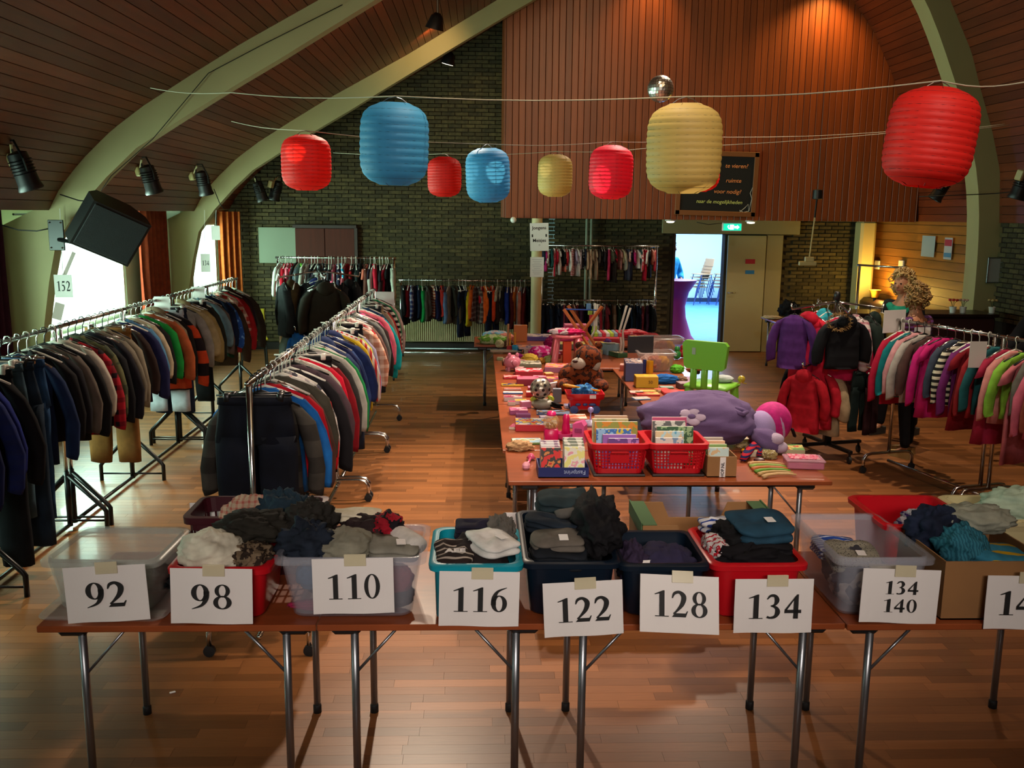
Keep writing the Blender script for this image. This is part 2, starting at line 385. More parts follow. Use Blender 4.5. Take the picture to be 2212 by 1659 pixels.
# wall_back: bricks with an opening for the doorway
DX0, DX1, DZ = P(1455, 600, Y=BY).x, P(1563, 600, Y=BY).x, P(1510, 506, Y=BY).z
DXR = P(1686, 600, Y=BY).x
wb = MB()
for x0, x1, z0, z1 in ((-4.25, DX0, 0, 3), (DX1, 7, 0, 3), (DX0, DX1, DZ, 3), (-4.25, 7, 3, 7.2)): wb.box(((x0+x1)/2, BY+.12, (z0+z1)/2), (x1-x0, .2, z1-z0))
wbk = struct(wb.build('wall_back', mat('mortar', '#39321f', .9, var=.2, vscale=10)))
m_brick = mat('brick_clay', '#4a4024', .9, var=.4, vscale=20, rand=.45, bump=.3)
m_brick2 = mat('brick_clay_far', '#4a4024', .9, var=.4, vscale=20, rand=.45, attr='tone', bump=.3)
BWd, BH = .215, .062; cells = []
def prof_z(x): # ceiling height at x
    pr_ = PROF_L if x < 3.3 else PROF_R[::-1]
    for (a, za), (c, zc) in zip(pr_, pr_[1:]):
        if a <= x <= c: return za+(zc-za)*(x-a)/(c-a)
    return 2.2
r_ = 0; z = 0.0
while z < 5.2:
    x = -4.15 - (BWd/2 if r_ % 2 else 0)
    while x < RX:
        cx = x+BWd/2
        if not (cx > DX0-.1 and cx < DXR+.1 and z < 2.42) and z < prof_z(cx)+.05 and not (cx > .6 and z > 2.35): cells.append((cx, z+BH/2))
        x += BWd
    z += BH; r_ += 1
key = lambda c: (0 if ((c[0] > DXR and 1.0 < c[1] < 2.3) or (.9 < c[0] < DX0 and 1.0 < c[1] < 2.3)) else 1, abs(c[0]+.3)+abs(c[1]-2.2)*.8)
cells.sort(key=key)
bmesh_ = MB().rbox((0, 0, 0), (BWd-.012, .04, BH-.012), .004).mesh('brick', m_brick)
for c in cells[:300]: link('brick', bmesh_, wbk, (c[0], BY+.012-random.random()*.008, c[1]))
b = MB(); tone = []
for cx, cz in cells[300:]:
    d = random.random()*.008; x0, x1, z0, z1 = cx-BWd/2+.006, cx+BWd/2-.006, cz-BH/2+.006, cz+BH/2-.006; y0 = BY-.008-d; y1 = BY+.02
    b.add([(x0, y0, z0), (x1, y0, z0), (x1, y0, z1), (x0, y0, z1), (x0, y1, z0), (x1, y1, z0), (x1, y1, z1), (x0, y1, z1)], [(0, 1, 2, 3), (4, 0, 3, 7), (1, 5, 6, 2), (3, 2, 6, 7), (0, 4, 5, 1)]); tone += [random.random()]*5
me = b.mesh('brickwork', m_brick2, recalc=False); at = me.attributes.new('tone', 'FLOAT', 'FACE'); at.data.foreach_set('value', tone)
o = link('brick', me, wbk); o['kind'] = 'stuff'
# wall_front (behind the camera) and stage
struct(MB().box((1.2, -2.45, 3.5), (12.5, .1, 7.2)).build('wall_front', mat('front_wall', '#5a3a22', .9)))
# wall_right: slatted boards, brick pier beyond the beam
wr = struct(MB().box((RX+.12, 6.6, 1.1), (.14, 18.2, 2.3)).build('wall_right', mat('right_wall_backing', '#241208', .9)))
m_slat = mat('slat_wood', '#9a6428', .45, var=.18, vscale=3, stretch=(6, .7, 6), rand=.22)
z = .03
while z < 2.25:
    MB().prism([(RX, z), (RX+.012, z+.118), (RX+.05, z+.118), (RX+.05, z)], 'y', 12.1, BY).build('slat', m_slat, wr); z += .125
m_bk3 = MB().rbox((0, 0, 0), (.04, BWd-.012, BH-.012), .004).mesh('brick', m_brick)
z = 1.0; r_ = 0
while z < 2.2:
    y = 9.9+(BWd/2 if r_ % 2 else 0)
    while y < 11.75: link('brick', m_bk3, wr, (RX+.04, y, z)); y += BWd
    z += BH; r_ += 1
# panelled loft front above the doorway: a box on the back wall
tp = []
FX0 = .385
sh_ = [(FX0, 2.2)]+[(FX0, prof_z(FX0)-.02)]+[(x, z-.02) for x, z in PROF_L if x > FX0]+[(x, z-.0) for x, z in PROF_R[::-1][1:]]
def ov(pts): return pts
loft = struct(MB().prism(sh_, 'y', FY+.03, BY-.01).build('wall_loft', mat('loft_lining', '#2a120a', .8)))
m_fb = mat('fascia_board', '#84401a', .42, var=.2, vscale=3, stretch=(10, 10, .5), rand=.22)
x = FX0; bw = .094
while x < 6.5:
    x1 = min(x+bw, 6.52); zt = max(prof_z(x), prof_z(x1))+.02
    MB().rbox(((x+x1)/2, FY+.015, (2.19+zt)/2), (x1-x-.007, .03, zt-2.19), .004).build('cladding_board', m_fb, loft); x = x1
y = FY+.06
while y < BY-.1:
    MB().rbox((FX0-.012, y+.045, (2.19+5.2)/2), (.03, .087, 3.0), .004).build('cladding_board', m_fb, loft); y += .094
# column under the loft, heating pipes, corner pier
c_ = P(1160, 560, Y=13.75)
o = MB().lathe([(.078, 0), (.078, 2.19)], 24, (c_.x, 13.85, 0)).build('trim_5', M_CREAM, smooth='auto'); struct(o); colX = c_.x
for k, px_ in enumerate((1266, 1276)):
    o = MB().path([(P(px_, 560, Y=15.45).x, 15.45, .1), (P(px_, 560, Y=15.45).x, 15.45, 2.19)], .022, 10).build('heating_pipe', mat('pipe_paint', '#a4a894', .4), smooth=True)
    tag(o, 'pale vertical heating pipe on the brick wall, %s of the pair behind the baby clothes' % ('left' if k == 0 else 'right'), 'pipe', 'heating pipes on the back wall')
struct(MB().rbox((6.32, 15.35, 1.1), (.26, .3, 2.2), .04).build('trim_6', mat('pier_paint', '#c9bb82', .7)))
# doorway: jambs, header, open cream door leaf with notices, room beyond
dr = thing('door_1', None, None, (DX1, BY, 0)); dr['kind'] = 'structure'
m_dc = mat('door_paint', '#a39a70', .5, var=.04, vscale=3)
m_dc2 = mat('door_frame_paint', '#958c66', .5)
dw = DXR-DX1
MB().rbox((dw*.36, -.06, DZ/2), (dw*.66, .05, DZ-.02), .006).build('door_leaf', m_dc, dr)
MB().rbox((dw*.85, -.03, DZ/2), (dw*.28, .06, DZ), .006).build('door_panel', m_dc2, dr)
MB().path([(.06, -.09, 1.0), (.06, -.14, 1.0), (.17, -.14, 1.0)], .01, 8).build('door_handle', M_CHROME, dr, smooth=True)
x0_, x1_ = P(1430, 480, Y=BY).x, P(1727, 480, Y=BY).x
struct(MB().rbox(((x0_+x1_)/2, BY-.03, (DZ+2.19)/2+.01), (x1_-x0_, .06, 2.19-DZ), .005).build('trim_7', m_dc2))
struct(MB().box((DX0-.02, BY-.02, DZ/2), (.04, .1, DZ)).build('trim_8', mat('dark_jamb', '#2a180e', .5)))
for k, (px_, py_, c, w, h) in enumerate(((1621, 565, '#a01830', .16, .075), (1620, 588, '#1d6ea8', .15, .06))):
    q = P(px_, py_, Y=BY-.1); o = MB().box((0, 0, 0), (w, .006, h)).build('notice', mat('notice_card', c, .5), loc=(q.x, BY-.09, q.z))
    tag(o, ('red' if k == 0 else 'blue')+' notice fixed to the cream door', 'notice')
# exit sign and downlights under the loft
q = P(1583, 490, Y=14.2)
ex = thing('exit_sign', 'green lit emergency exit sign hanging above the doorway', 'sign', (q.x, 14.25, q.z))
MB().rbox((0, 0, 0), (.3, .05, .13), .01).build('housing', M_WHITE, ex)
MB().box((0, -.03, -.005), (.27, .006, .1)).build('lit_panel', mat('exit_green', '#10b08a', .4, emit=1.6), ex)
b = MB().box((-.01, -.036, -.005), (.055, .004, .07)).prism([(.03, -.02), (.07, -.02), (.07, -.035), (.105, -.005), (.07, .025), (.07, .01), (.03, .01)], 'y', -.038, -.034)
b.path([(-.05, -.036, -.03), (-.07, -.036, 0), (-.06, -.036, .022)], .006, 5); b.build('pictogram', mat('exit_white', '#e8fff4', .4, emit=4), ex)
for k, (px_, n) in enumerate(((1448, 'left'), (1622, 'right'))):
    q = P(px_, 478, Y=14.6); t = thing('downlight', 'small round white downlight under the loft, %s of the exit sign' % n, 'lamp', (q.x, 14.6, 2.19), group='downlights by the exit sign')
    MB().lathe([(.085, 0), (.085, -.02), (.06, -.03)], 20).build('housing', M_WHITE, t)
    MB().lathe([(.06, -.02), (.055, -.045), (.02, -.05)], 20).build('bulb', mat('lit_bulb', '#fff0d0', .4, emit=8), t)
    lamp('SPOT', (q.x, 14.6, 2.1), (q.x, 14.6, 0), 12, NEUT, .04, spot=120)
# room beyond
RB = struct(MB().box((5.0, 20.2, -.03), (9, 9.2, .06)).build('floor_beyond', mat('blue_carpet', '#4a86c8', .75, var=.35, vscale=4, stretch=(1, 6, 1))))
m_w2 = mat('white_wall', '#b8d6e4', .7)
struct(MB().box((5, 24.85, 1.4), (9, .1, 2.9)).build('wall_beyond', m_w2)); struct(MB().box((9.3, 20.2, 1.4), (.1, 9.2, 2.9)).build('wall_beyond_side', m_w2)); struct(MB().box((1.2, 20.2, 1.4), (.1, 9.2, 2.9)).build('wall_beyond_left', m_w2))
struct(MB().box((5, 20.2, 2.85), (9, 9.2, .1)).build('ceiling_beyond', mat('blue_ceiling', '#6080c8', .7)))
struct(MB().box((5, 24.75, .05), (9, .06, .1)).build('baseboard_beyond', mat('dark_base', '#203048', .6)))
# cupboard on the far left of the back wall
cx0, cx1, cx2 = P(560, 520, Y=BY).x, P(640, 520, Y=BY).x, P(768, 520, Y=BY).x; cz = P(700, 492, Y=BY).z
t = thing('wall_cupboard', 'brown wooden double door cupboard on the back wall behind the dark coats', 'cupboard', ((cx1+cx2)/2, BY-.06, 0))
m_cup = mat('cupboard_wood', '#4a1a0c', .85, var=.2, vscale=3, stretch=(8, 8, .6))
w = cx2-cx1
b = MB().box((0, -.01, cz+.02), (w+.06, .1, .05)).box((w/2+.02, -.01, cz/2), (.05, .1, cz)); b.build('frame', mat('cupboard_dark', '#2a120a', .5), t)
for s in (-1, 1):
    d = MB().rbox((s*w/4, -.03, cz/2), (w/2-.01, .04, cz-.02), .005).build('door', m_cup, t)
    MB().ball((s*.05, -.07, 1.1), .015, 8, 6).build('knob', M_CHROME, d)
o = MB().rbox(((cx0+cx1)/2, BY-.03, (cz+1.42)/2), (cx1-cx0, .03, cz-1.42), .004).build('notice_board', mat('pale_board', '#7e8a76', .7)); tag(o, 'blank pale green board on the wall left of the brown cupboard', 'board')
# radiator
rx0, rx1 = P(872, 700, Y=15.4).x, P(1150, 700, Y=15.4).x
t = thing('radiator', 'long cream ribbed panel radiator below the clothes on the brick wall', 'radiator', ((rx0+rx1)/2, 15.45, .14))
l = rx1-rx0; m_rad = mat('radiator_enamel', '#b0a880', .5)
MB().rbox((0, 0, .3), (l, .05, .56), .01).build('panel', m_rad, t)
b = MB(); x = -l/2+.02
while x < l/2-.02: b.rbox((x, -.035, .3), (.016, .03, .52), .006); x += .034
o = b.build('rib', m_rad, t); o['kind'] = 'stuff'
MB().path([(-l/2-.05, 0, -.1), (l/2+1.2, 0, -.1)], .02, 8).build('feed_pipe', M_STEEL, t, smooth=True)
struct(MB().box((-1.0, BY-.03, .06), (6.5, .03, .12)).build('baseboard_back', mat('dark_base2', '#160c08', .6)))
# ------------------------------------------------------------------ racks and garments
def nz(p, s=6, a=.01): return noise.noise(Vector(p)*s)*a
def ell(cx, cy, z, hw, ht, n=14, seed=0, fold=0, nf=5):
    out = []
    for j in range(n):
        a = 2*math.pi*j/n; c, s = math.cos(a), math.sin(a)
        x = hw*abs(c)**.8*(1 if c > 0 else -1); y = ht*abs(s)**.9*(1 if s > 0 else -1)
        y += fold*math.sin(x*nf*12+seed); q = Vector((cx+x, cy+y, z))
        out.append(q+Vector((nz(q+Vector((seed, 0, 0)), 9, .008), nz(q+Vector((0, seed, 5)), 7, .014), nz(q+Vector((0, 9, seed)), 6, .006)*(1 if z < -.3 else 0))))
    return out
def sleeve(b, s, pts, rx, ry, seed):
    rs = []
    for k, (x, z) in enumerate(pts):
        r = rx[k]; ring = []
        for j in range(10):
            a = 2*math.pi*j/10; q = Vector((s*x+r*math.cos(a), ry[k]*math.sin(a)+nz((seed, k*.4, s), 1.3, .03), z+r*.35*math.cos(a)*(-s)))
            ring.append(q+Vector((nz(q+Vector((seed, 1, 0)), 14, .008), nz(q+Vector((seed, 0, 3)), 14, .008), 0)))
        rs.append(ring)
    b.rings(rs)
def garment_mesh(kind, seed):
    b = MB(); rnd = random.Random(seed); L = rnd.uniform(.94, 1.08)
    if kind in ('sweater', 'shirt', 'jacket', 'coat', 'tee', 'dress', 'vest', 'romper'):
        puff = kind in ('jacket', 'coat'); T = {'jacket': .058, 'coat': .075}.get(kind, .032)
        body = {'coat': .78, 'dress': .80, 'jacket': .62, 'vest': .56, 'tee': .56, 'romper': .5}.get(kind, .60)*L
        flare = {'dress': .25, 'coat': .23, 'romper': .16}.get(kind, .195)
        prof = [(-.085, .055, .028), (-.10, .075, .034), (-.12, .13, T*.8), (-.15, .195, T*.9), (-.20, .19, T), (-.30, .175, T*1.05), (-.42, .18*.6+flare*.4, T*1.1), (-.52 if body > .58 else -body*.88, .18*.3+flare*.7, T*1.15), (-body, flare, T*1.2), (-body+.004, flare*.93, T*.9)]
        rs = []
        for i, (z, hw, ht) in enumerate(prof):
            rs.append(ell(0, 0, z, hw, ht, 18, seed, .010*(i/8) if kind != 'dress' else .022*(i/8)))
        if puff:
            rs2 = []
            for i in range(len(rs)-1):
                for k in range(3):
                    t = k/3; sc = 1+.12*math.sin(math.pi*t*1.0)*(i > 2)
                    rs2.append([Vector((a.x*(1-t)+c.x*t, (a.y*(1-t)+c.y*t)*sc, a.z*(1-t)+c.z*t)) for a, c in zip(rs[i], rs[i+1])])
            rs = rs2+[rs[-1]]
        b.rings(rs)
        lean = rnd.uniform(.0, .05)
        if kind in ('tee', 'dress'):
            for s in (-1, 1): sleeve(b, s, [(.165, -.145), (.21, -.20), (.235, -.27), (.228, -.27)], [.045, .055, .06, .05], [T*.8]*3+[T*.5], seed)
        elif kind != 'vest':
            l = {'coat': .60, 'jacket': .56, 'romper': .4}.get(kind, .57)*L; rr = 1.45 if puff else 1
            for s in (-1, 1):
                pts = [(.16, -.14), (.205, -.2), (.228+lean*.4, -.3), (.236+lean, -.42), (.232+lean, -l+.03), (.23+lean, -l), (.23+lean, -l+.006)]
                sleeve(b, s, pts, [.04*rr, .052*rr, .05*rr, .044*rr, .04*rr, .034*rr, .026], [T*.9, T, T, T*.95, T*.9, T*.7, T*.5], seed+s)
        if kind in ('jacket', 'coat') and seed % 2:   # hood
            b.ball((0, .05, -.12), (.11, .06, .08), 12, 7)
        if kind == 'shirt':   # collar
            for s in (-1, 1): b.box((s*.045, -.035, -.10), (.06, .012, .03), Matrix.Rotation(s*.6, 3, 'Y'))
    elif kind in ('trousers', 'jeans', 'shorts'):
        ln = {'shorts': .45}.get(kind, .86)*L
        b.rings([ell(0, 0, -.085, .16, .02, 16, seed), ell(0, 0, -.12, .162, .03, 16, seed), ell(0, 0, -.2, .175, .038, 16, seed), ell(0, 0, -.30, .185, .04, 16, seed), ell(0, 0, -.315, .15, .03, 16, seed)])
        b.rings([ell(0, 0, -.084, .165, .024, 16, seed), ell(0, 0, -.118, .168, .034, 16, seed)])
        for s in (-1, 1):
            rs = []
            for t in (0, .15, .35, .6, .85, 1, 1.0):
                z = -.27-(ln-.27)*t+(.004 if len(rs) == 6 else 0); rs.append(ell(s*(.09+.012*t), nz((seed, s, t), 2, .03), z, (.093-.012*t)*(1 if len(rs) < 6 else .85), .036*(1 if len(rs) < 6 else .7), 12, seed+s, .004))
            b.rings(rs)
    else:  # skirt
        b.rings([ell(0, 0, -.085, .13, .02, 18, seed), ell(0, 0, -.12, .135, .03, 18, seed), ell(0, 0, -.28, .19, .04, 18, seed, .012), ell(0, 0, -.45, .235, .05, 18, seed, .02)])
    return b.mesh(kind, [None], smooth=True)
GM = {}
def gmesh(kind, seed):
    k = (kind, seed)
    if k not in GM: GM[k] = garment_mesh(kind, seed)
    return GM[k]
def hanger_mesh(clip=False):
    b = MB()
    b.path([(-.003, 0, -.012), (-.018, 0, .004), (-.012, 0, .018), (.004, 0, .021), (.018, 0, .008), (.014, 0, -.008), (.002, 0, -.025), (0, 0, -.075)], .0035, 6)
    if clip:
        b.path([(-.17, 0, -.075), (.17, 0, -.075)], .005, 6)
        for s in (-1, 1): b.rbox((s*.12, 0, -.085), (.028, .05, .04), .004)
    else: b.path([(-.185, 0, -.148), (-.09, 0, -.105), (0, 0, -.075), (.09, 0, -.105), (.185, 0, -.148)], .008, 6)
    return b.mesh('hanger', [None], smooth=True)
HM = {False: hanger_mesh(), True: hanger_mesh(True)}
M_HW = mat('white_hanger', '#d8d4c8', .35); M_HB = mat('black_hanger', '#101010', .35); M_HC = M_CHROME; M_HR = mat('red_hanger', '#b01424', .3)
SPEC = {}
def cm(s):
    """ 'name:#hex[:pattern:#hex2[:k]]' -> material """
    p = s.split(':'); return p[0], fab(*([p[1]]+([p[2], p[3]] if len(p) > 3 else [p[2]] if len(p) > 2 else [])+([float(p[4])] if len(p) > 4 else [])))
ORD = lambda n: {1: 'first', 2: 'second', 3: 'third'}.get(n, '%d%s' % (n, 'th' if 10 <= n % 100 <= 20 else {1: 'st', 2: 'nd', 3: 'rd'}.get(n % 10, 'th')))
NICE = {'tee': 'short-sleeved top', 'sweater': 'long-sleeved top', 'romper': 'baby romper', 'vest': 'sleeveless top'}
def garment(kind, cs, loc, rz, scale, rack, idx, end, group, hang=None, seed=None, tilt=0, extra=None):
    cname, m_ = cm(cs); seed = random.randrange(4) if seed is None else seed
    o = link(kind if kind not in ('tee', 'vest') else {'tee': 'short_sleeved_top', 'vest': 'sleeveless_top'}[kind], gmesh(kind, seed))
    o.material_slots[0].link = 'OBJECT'; o.material_slots[0].material = m_
    o.location = loc; o.rotation_euler = (tilt, random.uniform(-.02, .02), rz); o.scale = (scale*random.uniform(.9, 1.08), scale, scale*random.uniform(.94, 1.16))
    tag(o, extra or ' '.join(('%s %s on the %s, %s from %s' % (cname, NICE.get(kind, kind), rack, ORD(idx), end)).split()[:16]), {'tee': 'top', 'sweater': 'top', 'vest': 'top', 'romper': 'baby clothes', 'jeans': 'trousers', 'shorts': 'trousers'}.get(kind, kind), group)
    h = link('hanger', HM[kind in ('trousers', 'jeans', 'shorts', 'skirt')], o); h.scale = (1, 1/1, 1)
    h.material_slots[0].link = 'OBJECT'; h.material_slots[0].material = hang or random.choice((M_HW, M_HB, M_HC, M_HW))
    return o
def caster(b, p, r=.03):
    b.lathe([(r*.3, -.014), (r, -.012), (r, .012), (r*.3, .014)], 14, p, Matrix.Rotation(math.pi/2, 3, 'Y'))
def bar_rack(name, label, p0, p1, zt, foot=.26, black=False, group=None, casters=True, low=None, mid=()):
    """rail from p0 to p1 (x, y); two uprights with U shaped feet"""
    p0, p1 = Vector((*p0, 0)), Vector((*p1, 0)); d = (p1-p0); l = d.length; d.normalize(); ang = math.atan2(d.y, d.x)
    t = thing(name, label, 'clothes rack', p0, ang, group); n = (0, 1)
    mm = M_CHROME; mf = M_BLACKMETAL if black else M_CHROME
    MB().path([(-.03, 0, zt), (l+.03, 0, zt)], .0145, 10).build('rail', mm, t, smooth=True)
    for x in (0.0, l)+tuple(mid):
        if x in mid: 
            pass
        MB().path([(x, 0, .34 if black else .17), (x, 0, zt)], .0135 if black else .016, 10).build('upright', mf if (black and False) else mm, t, smooth=True)
        b = MB()
        if black:
            b.path([(x, 0, .02), (x, 0, .42)], .02, 8)
            for s in (-1, 1): b.path([(x, 0, .40), (x, s*foot*.92, .16), (x, s*foot, .13), (x, s*foot, .0)], .017, 8)
            b.path([(x, -foot, .06), (x, foot, .06)], .008, 6)
        else:
            b.path([(x, -foot, .06), (x, -foot, .13), (x, -foot+.03, .165), (x, -foot+.08, .175), (x, foot-.08, .175), (x, foot-.03, .165), (x, foot, .13), (x, foot, .06)], .014, 8)
        ft = b.build('foot', mf, t, smooth=True)
        if not black:
            for s in (-1, 1): c = MB(); caster(c, (x, s*foot, .03)); c.path([(x, s*foot, .03), (x, s*foot, .07)], .008, 6); c.build('caster', M_RUBBER, ft, smooth='auto')
    MB().path([(0, 0, .03 if black else .10), (l, 0, .03 if black else .10)], .014, 8).build('base_tube', mf, t, smooth=True)
    if low: MB().path([(-.03, 0, low), (l+.03, 0, low)], .012, 10).build('lower_rail', mm, t, smooth=True)
    return t
def fill(items, p0, p1, zt, scale, rack, end, group, jit=.01, rz0=None, hang=None, reps=0, spread=.06, z0=0):
    """hang items evenly from p0 (end named) to p1"""
    p0, p1 = Vector((*p0, 0)), Vector((*p1, 0)); n = len(items); d = p1-p0; ang = math.atan2(d.y, d.x)-math.pi/2
    for i, it in enumerate(items):
        kind, cs = it[0], it[1]; q = p0+d*((i+.5)/n)+d.normalized()*random.uniform(-jit, jit)
        sc = (it[2] if len(it) > 2 else 1)*scale*random.uniform(.95, 1.05)
        garment(kind, cs, (q.x, q.y, zt+z0), ang+random.uniform(-spread, spread), sc, rack, i+1, end, group, hang)
S_ = 'sweater'; J_ = 'jacket'; T_ = 'tee'; H_ = 'shirt'; P_ = 'trousers'; D_ = 'jeans'; R_ = 'dress'
# --- long left row: black-footed racks end to end against the windows
LXR = -2.92; ZT = 1.45
segs = ((4.1, 6.56, (1.24,)), (6.64, 9.02, (1.16,)), (9.1, 11.5, (1.15,)))
for i, (a, c, md) in enumerate(segs):
    bar_rack('clothes_rack', 'black-footed clothes rack in the left row, %s' % ('nearest to the camera', 'middle one by the bright window', 'farthest one towards the back wall')[i], (LXR, a), (LXR, c), ZT, .26, True, 'black-footed racks in the left row', mid=md)
left = [(J_, 'black:#101214'), (S_, 'charcoal:#1a1e24'), (J_, 'black:#0d0f12'), (S_, 'dark navy:#10182c'), (S_, 'navy blue:#16305c'), (S_, 'steel blue with orange edge:#1c4f80'), (S_, 'bright orange:#c8441c'), (S_, 'grey brown:#3c3634'), (S_, 'navy:#1a2450'), (S_, 'navy with white stripes:#1c2a66:stripe:#202c60'), (S_, 'royal blue:#1e2c7c'), (H_, 'black:#121216'),
 (D_, 'black denim:#14181c:denim', 1.1), (D_, 'faded blue denim:#3c5664:denim', 1.15), (D_, 'dark denim:#1c2c3c:denim', 1.1), (D_, 'blue denim:#24466c:denim', 1.05), (S_, 'dark blue:#16284c'), (H_, 'black:#121012'), (S_, 'black:#16141a'), (S_, 'taupe grey:#5a5048'), (S_, 'black:#100e10'), (S_, 'cream sleeved:#b4aa9a'), (H_, 'red checked:#a01424:plaid:#1a0a10'), (S_, 'olive patterned:#5c5c3c:camo:#3e4430'), (S_, 'black:#0e0e12'), (S_, 'black:#14121a'), (S_, 'stone grey:#6c6456'), (H_, 'beige grey:#7a705e'), (P_, 'tan:#7a5226'), (S_, 'dark brown:#2a1c18'),
 (S_, 'navy:#1c1e44'), (H_, 'pale blue denim:#4c7ca0'), (S_, 'cream:#b4a488'), (S_, 'black:#121214'), (S_, 'bright green:#148434'), (S_, 'orange edged grey:#a4522c'), (J_, 'beige:#8c7a60'), (S_, 'black:#12100e'), (S_, 'black and orange:#1a1216:stripe:#c0401c:.25'), (P_, 'white and navy:#b8bcc4'), (D_, 'dark blue denim:#1a2438:denim'), (S_, 'light grey:#8c8880'), (J_, 'khaki beige:#a09068'), (J_, 'sand coloured:#94804e'), (S_, 'black:#121210'), (P_, 'black:#0e0e10'), (S_, 'dark olive:#24241a'), (H_, 'pale denim blue:#64808a'), (S_, 'grey brown:#5c4e48'), (S_, 'dark green:#123424'), (S_, 'navy:#101c38'), (H_, 'blue flowered:#24509c:dots:#6ca0dc'), (S_, 'brown:#3a2818'), (H_, 'red and white checked:#b0342c:plaid:#d8c8b4'), (S_, 'dark grey:#222226'), (S_, 'red:#a81c20'), (J_, 'brown:#3c2820'), (S_, 'purple brown:#2c1c28'), (S_, 'dark brown:#30241a'), (S_, 'green and white striped:#1c8448:stripe:#d8d4bc:.5')]
fill(left, (LXR, 4.0), (LXR, 11.35), ZT, 1.16, 'long left row', 'the near end', 'garments on the long left row')
# --- middle row of chrome racks
MXR = -1.12; ZM = 1.43
for i, (a, c) in enumerate(((4.56, 7.2), (7.28, 8.74), (8.82, 10.15))):
    bar_rack('clothes_rack', 'chrome clothes rack in the middle row, %s' % ('nearest to the boxes', 'second one with the two-caster foot', 'farthest one behind the teal top')[i], (MXR, a), (MXR, c), ZM, .255, False, 'chrome racks in the middle row', mid=())
mid = [(S_, 'grey brown and black:#2c2824:stripe:#3c3832:.3', 1.1), (S_, 'bright blue:#1860a8'), (S_, 'red:#c01424'), (H_, 'taupe:#5c3e34', 1.05), (S_, 'olive grey with yellow number:#4a463a'), (S_, 'bright red:#cc1020', 1.05), (H_, 'blue and white checked:#c8c4c0:plaid:#3c3c48', 1), (S_, 'black:#141216'), (S_, 'aubergine grey:#4c3a40', 1.05), (H_, 'grey and white:#a49c90'), (S_, 'crimson:#c40c2c'), (P_, 'black:#121214'), (S_, 'dark red:#7c0c18'), (S_, 'charcoal:#2c2a28'), (S_, 'light grey:#a09c92'), (S_, 'forest green:#147a3c'), (S_, 'brown:#4c382c'), (J_, 'denim blue:#2c3c64:denim'), (S_, 'navy:#1c2450'), (H_, 'blue denim:#30487c:denim'), (J_, 'navy blue:#1c2c5c'), (S_, 'mustard yellow:#c0a41c'), (S_, 'mustard yellow:#b89c18', 1.05), (H_, 'white and red:#c8bcb0:vstripe:#b02c30'), (D_, 'dark denim:#182030:denim'), (S_, 'lime yellow:#a8b43c'), (S_, 'lilac grey:#8c88a0', 1.05), (P_, 'black:#0c0c10'), (H_, 'peach checked:#b87c60:plaid:#e0c4ac'), (H_, 'red plaid:#b81c28:plaid:#e8dcd4', 1.05), (H_, 'red plaid with white lines:#a41824:plaid:#d8b8b0'), (S_, 'taupe:#6c4e44'), (S_, 'black:#161418'), (S_, 'grey with white cuffs:#6c706c'), (S_, 'pale green:#8ca48c'), (S_, 'dark brown:#2a1e1c'), (S_, 'bright pink:#d83c80'), (S_, 'salmon pink:#d06878'), (S_, 'turquoise:#10a4a8', 1.1), (S_, 'teal with lime patch:#0c9496'), (S_, 'dark blue:#1c3c5c'), (P_, 'dark grey:#2c3438'), (P_, 'beige:#a89474'), (S_, 'beige:#b09c84'), (S_, 'red:#a81c20'), (S_, 'brown:#4c3428'), (S_, 'black and white striped:#d4c8b8:stripe:#1c1c20:.8'), (S_, 'cream striped:#c4b8a4:stripe:#4c4c44:1.2'), (S_, 'emerald green:#1c7c4c'), (S_, 'pale pink:#b89c94')]
fill(mid, (MXR, 4.75), (MXR, 10.2), ZM, 1.04, 'chrome middle row', 'the near end', 'garments on the chrome middle row')
garment('jeans', 'very dark blue denim:#090d18:denim', (MXR, 4.66, ZM), .0, 1.08, '', 0, '', 'garments on the chrome middle row', M_HB, 1, extra='dark blue clipped jeans facing the camera at the near end of the middle row')
garment('jeans', 'dark denim:#0a0f1c:denim', (MXR, 4.73, ZM), .03, 1.1, '', 0, '', 'garments on the chrome middle row', M_HB, 2, extra='second pair of dark jeans right behind the front pair on the middle row')
# white size cards hanging between the clothes
LATE = []
def card(px_, py_, Y, w, h, label, rz=0, text=None, ts=.1):
    q = P(px_, py_, Y=Y); t = link('size_card', MB().box((0, 0, 0), (w, .003, h)).mesh('size_card', M_PAPER), loc=q, rot=(0, 0, rz)); tag(t, label, 'card')
    if q.x < -3: MB().path([(0, 0, h/2-.01), (.02, 0, max(h/2+.02, 2.26-q.z))], .003, 5).build('hanging_string', M_PAPER, t)
    if text: LATE.append((text, ts, t))
    return t
card(672, 782, 6.2, .15, .13, 'blank white size card tucked by the green top in the near middle row')
card(748, 737, 7.9, .18, .15, 'blank white size card in front of the peach shirts in the middle row')
card(700, 738, 7.5, .11, .1, 'small white size card left of the rail in the middle row')
card(826, 650, 10.3, .26, .2, 'large white card at the far end of the middle row')
card(428, 632, 9.8, .14, .12, 'pale size card among the denim shirts of the left row')
card(350, 655, 8.6, .14, .12, 'pale card hanging above the beige jackets in the left row')
card(137, 618, 9.1, .165, .215, 'white card reading 152 hanging by the bright left window', .05, '152', .095)
card(444, 568, 13.7, .13, .26, 'white card hanging by the far left window with a faint number', .05, '134', .07)
card(466, 503, 13.65, .12, .2, 'small blank grey card hanging highest beside the far left window', .05)
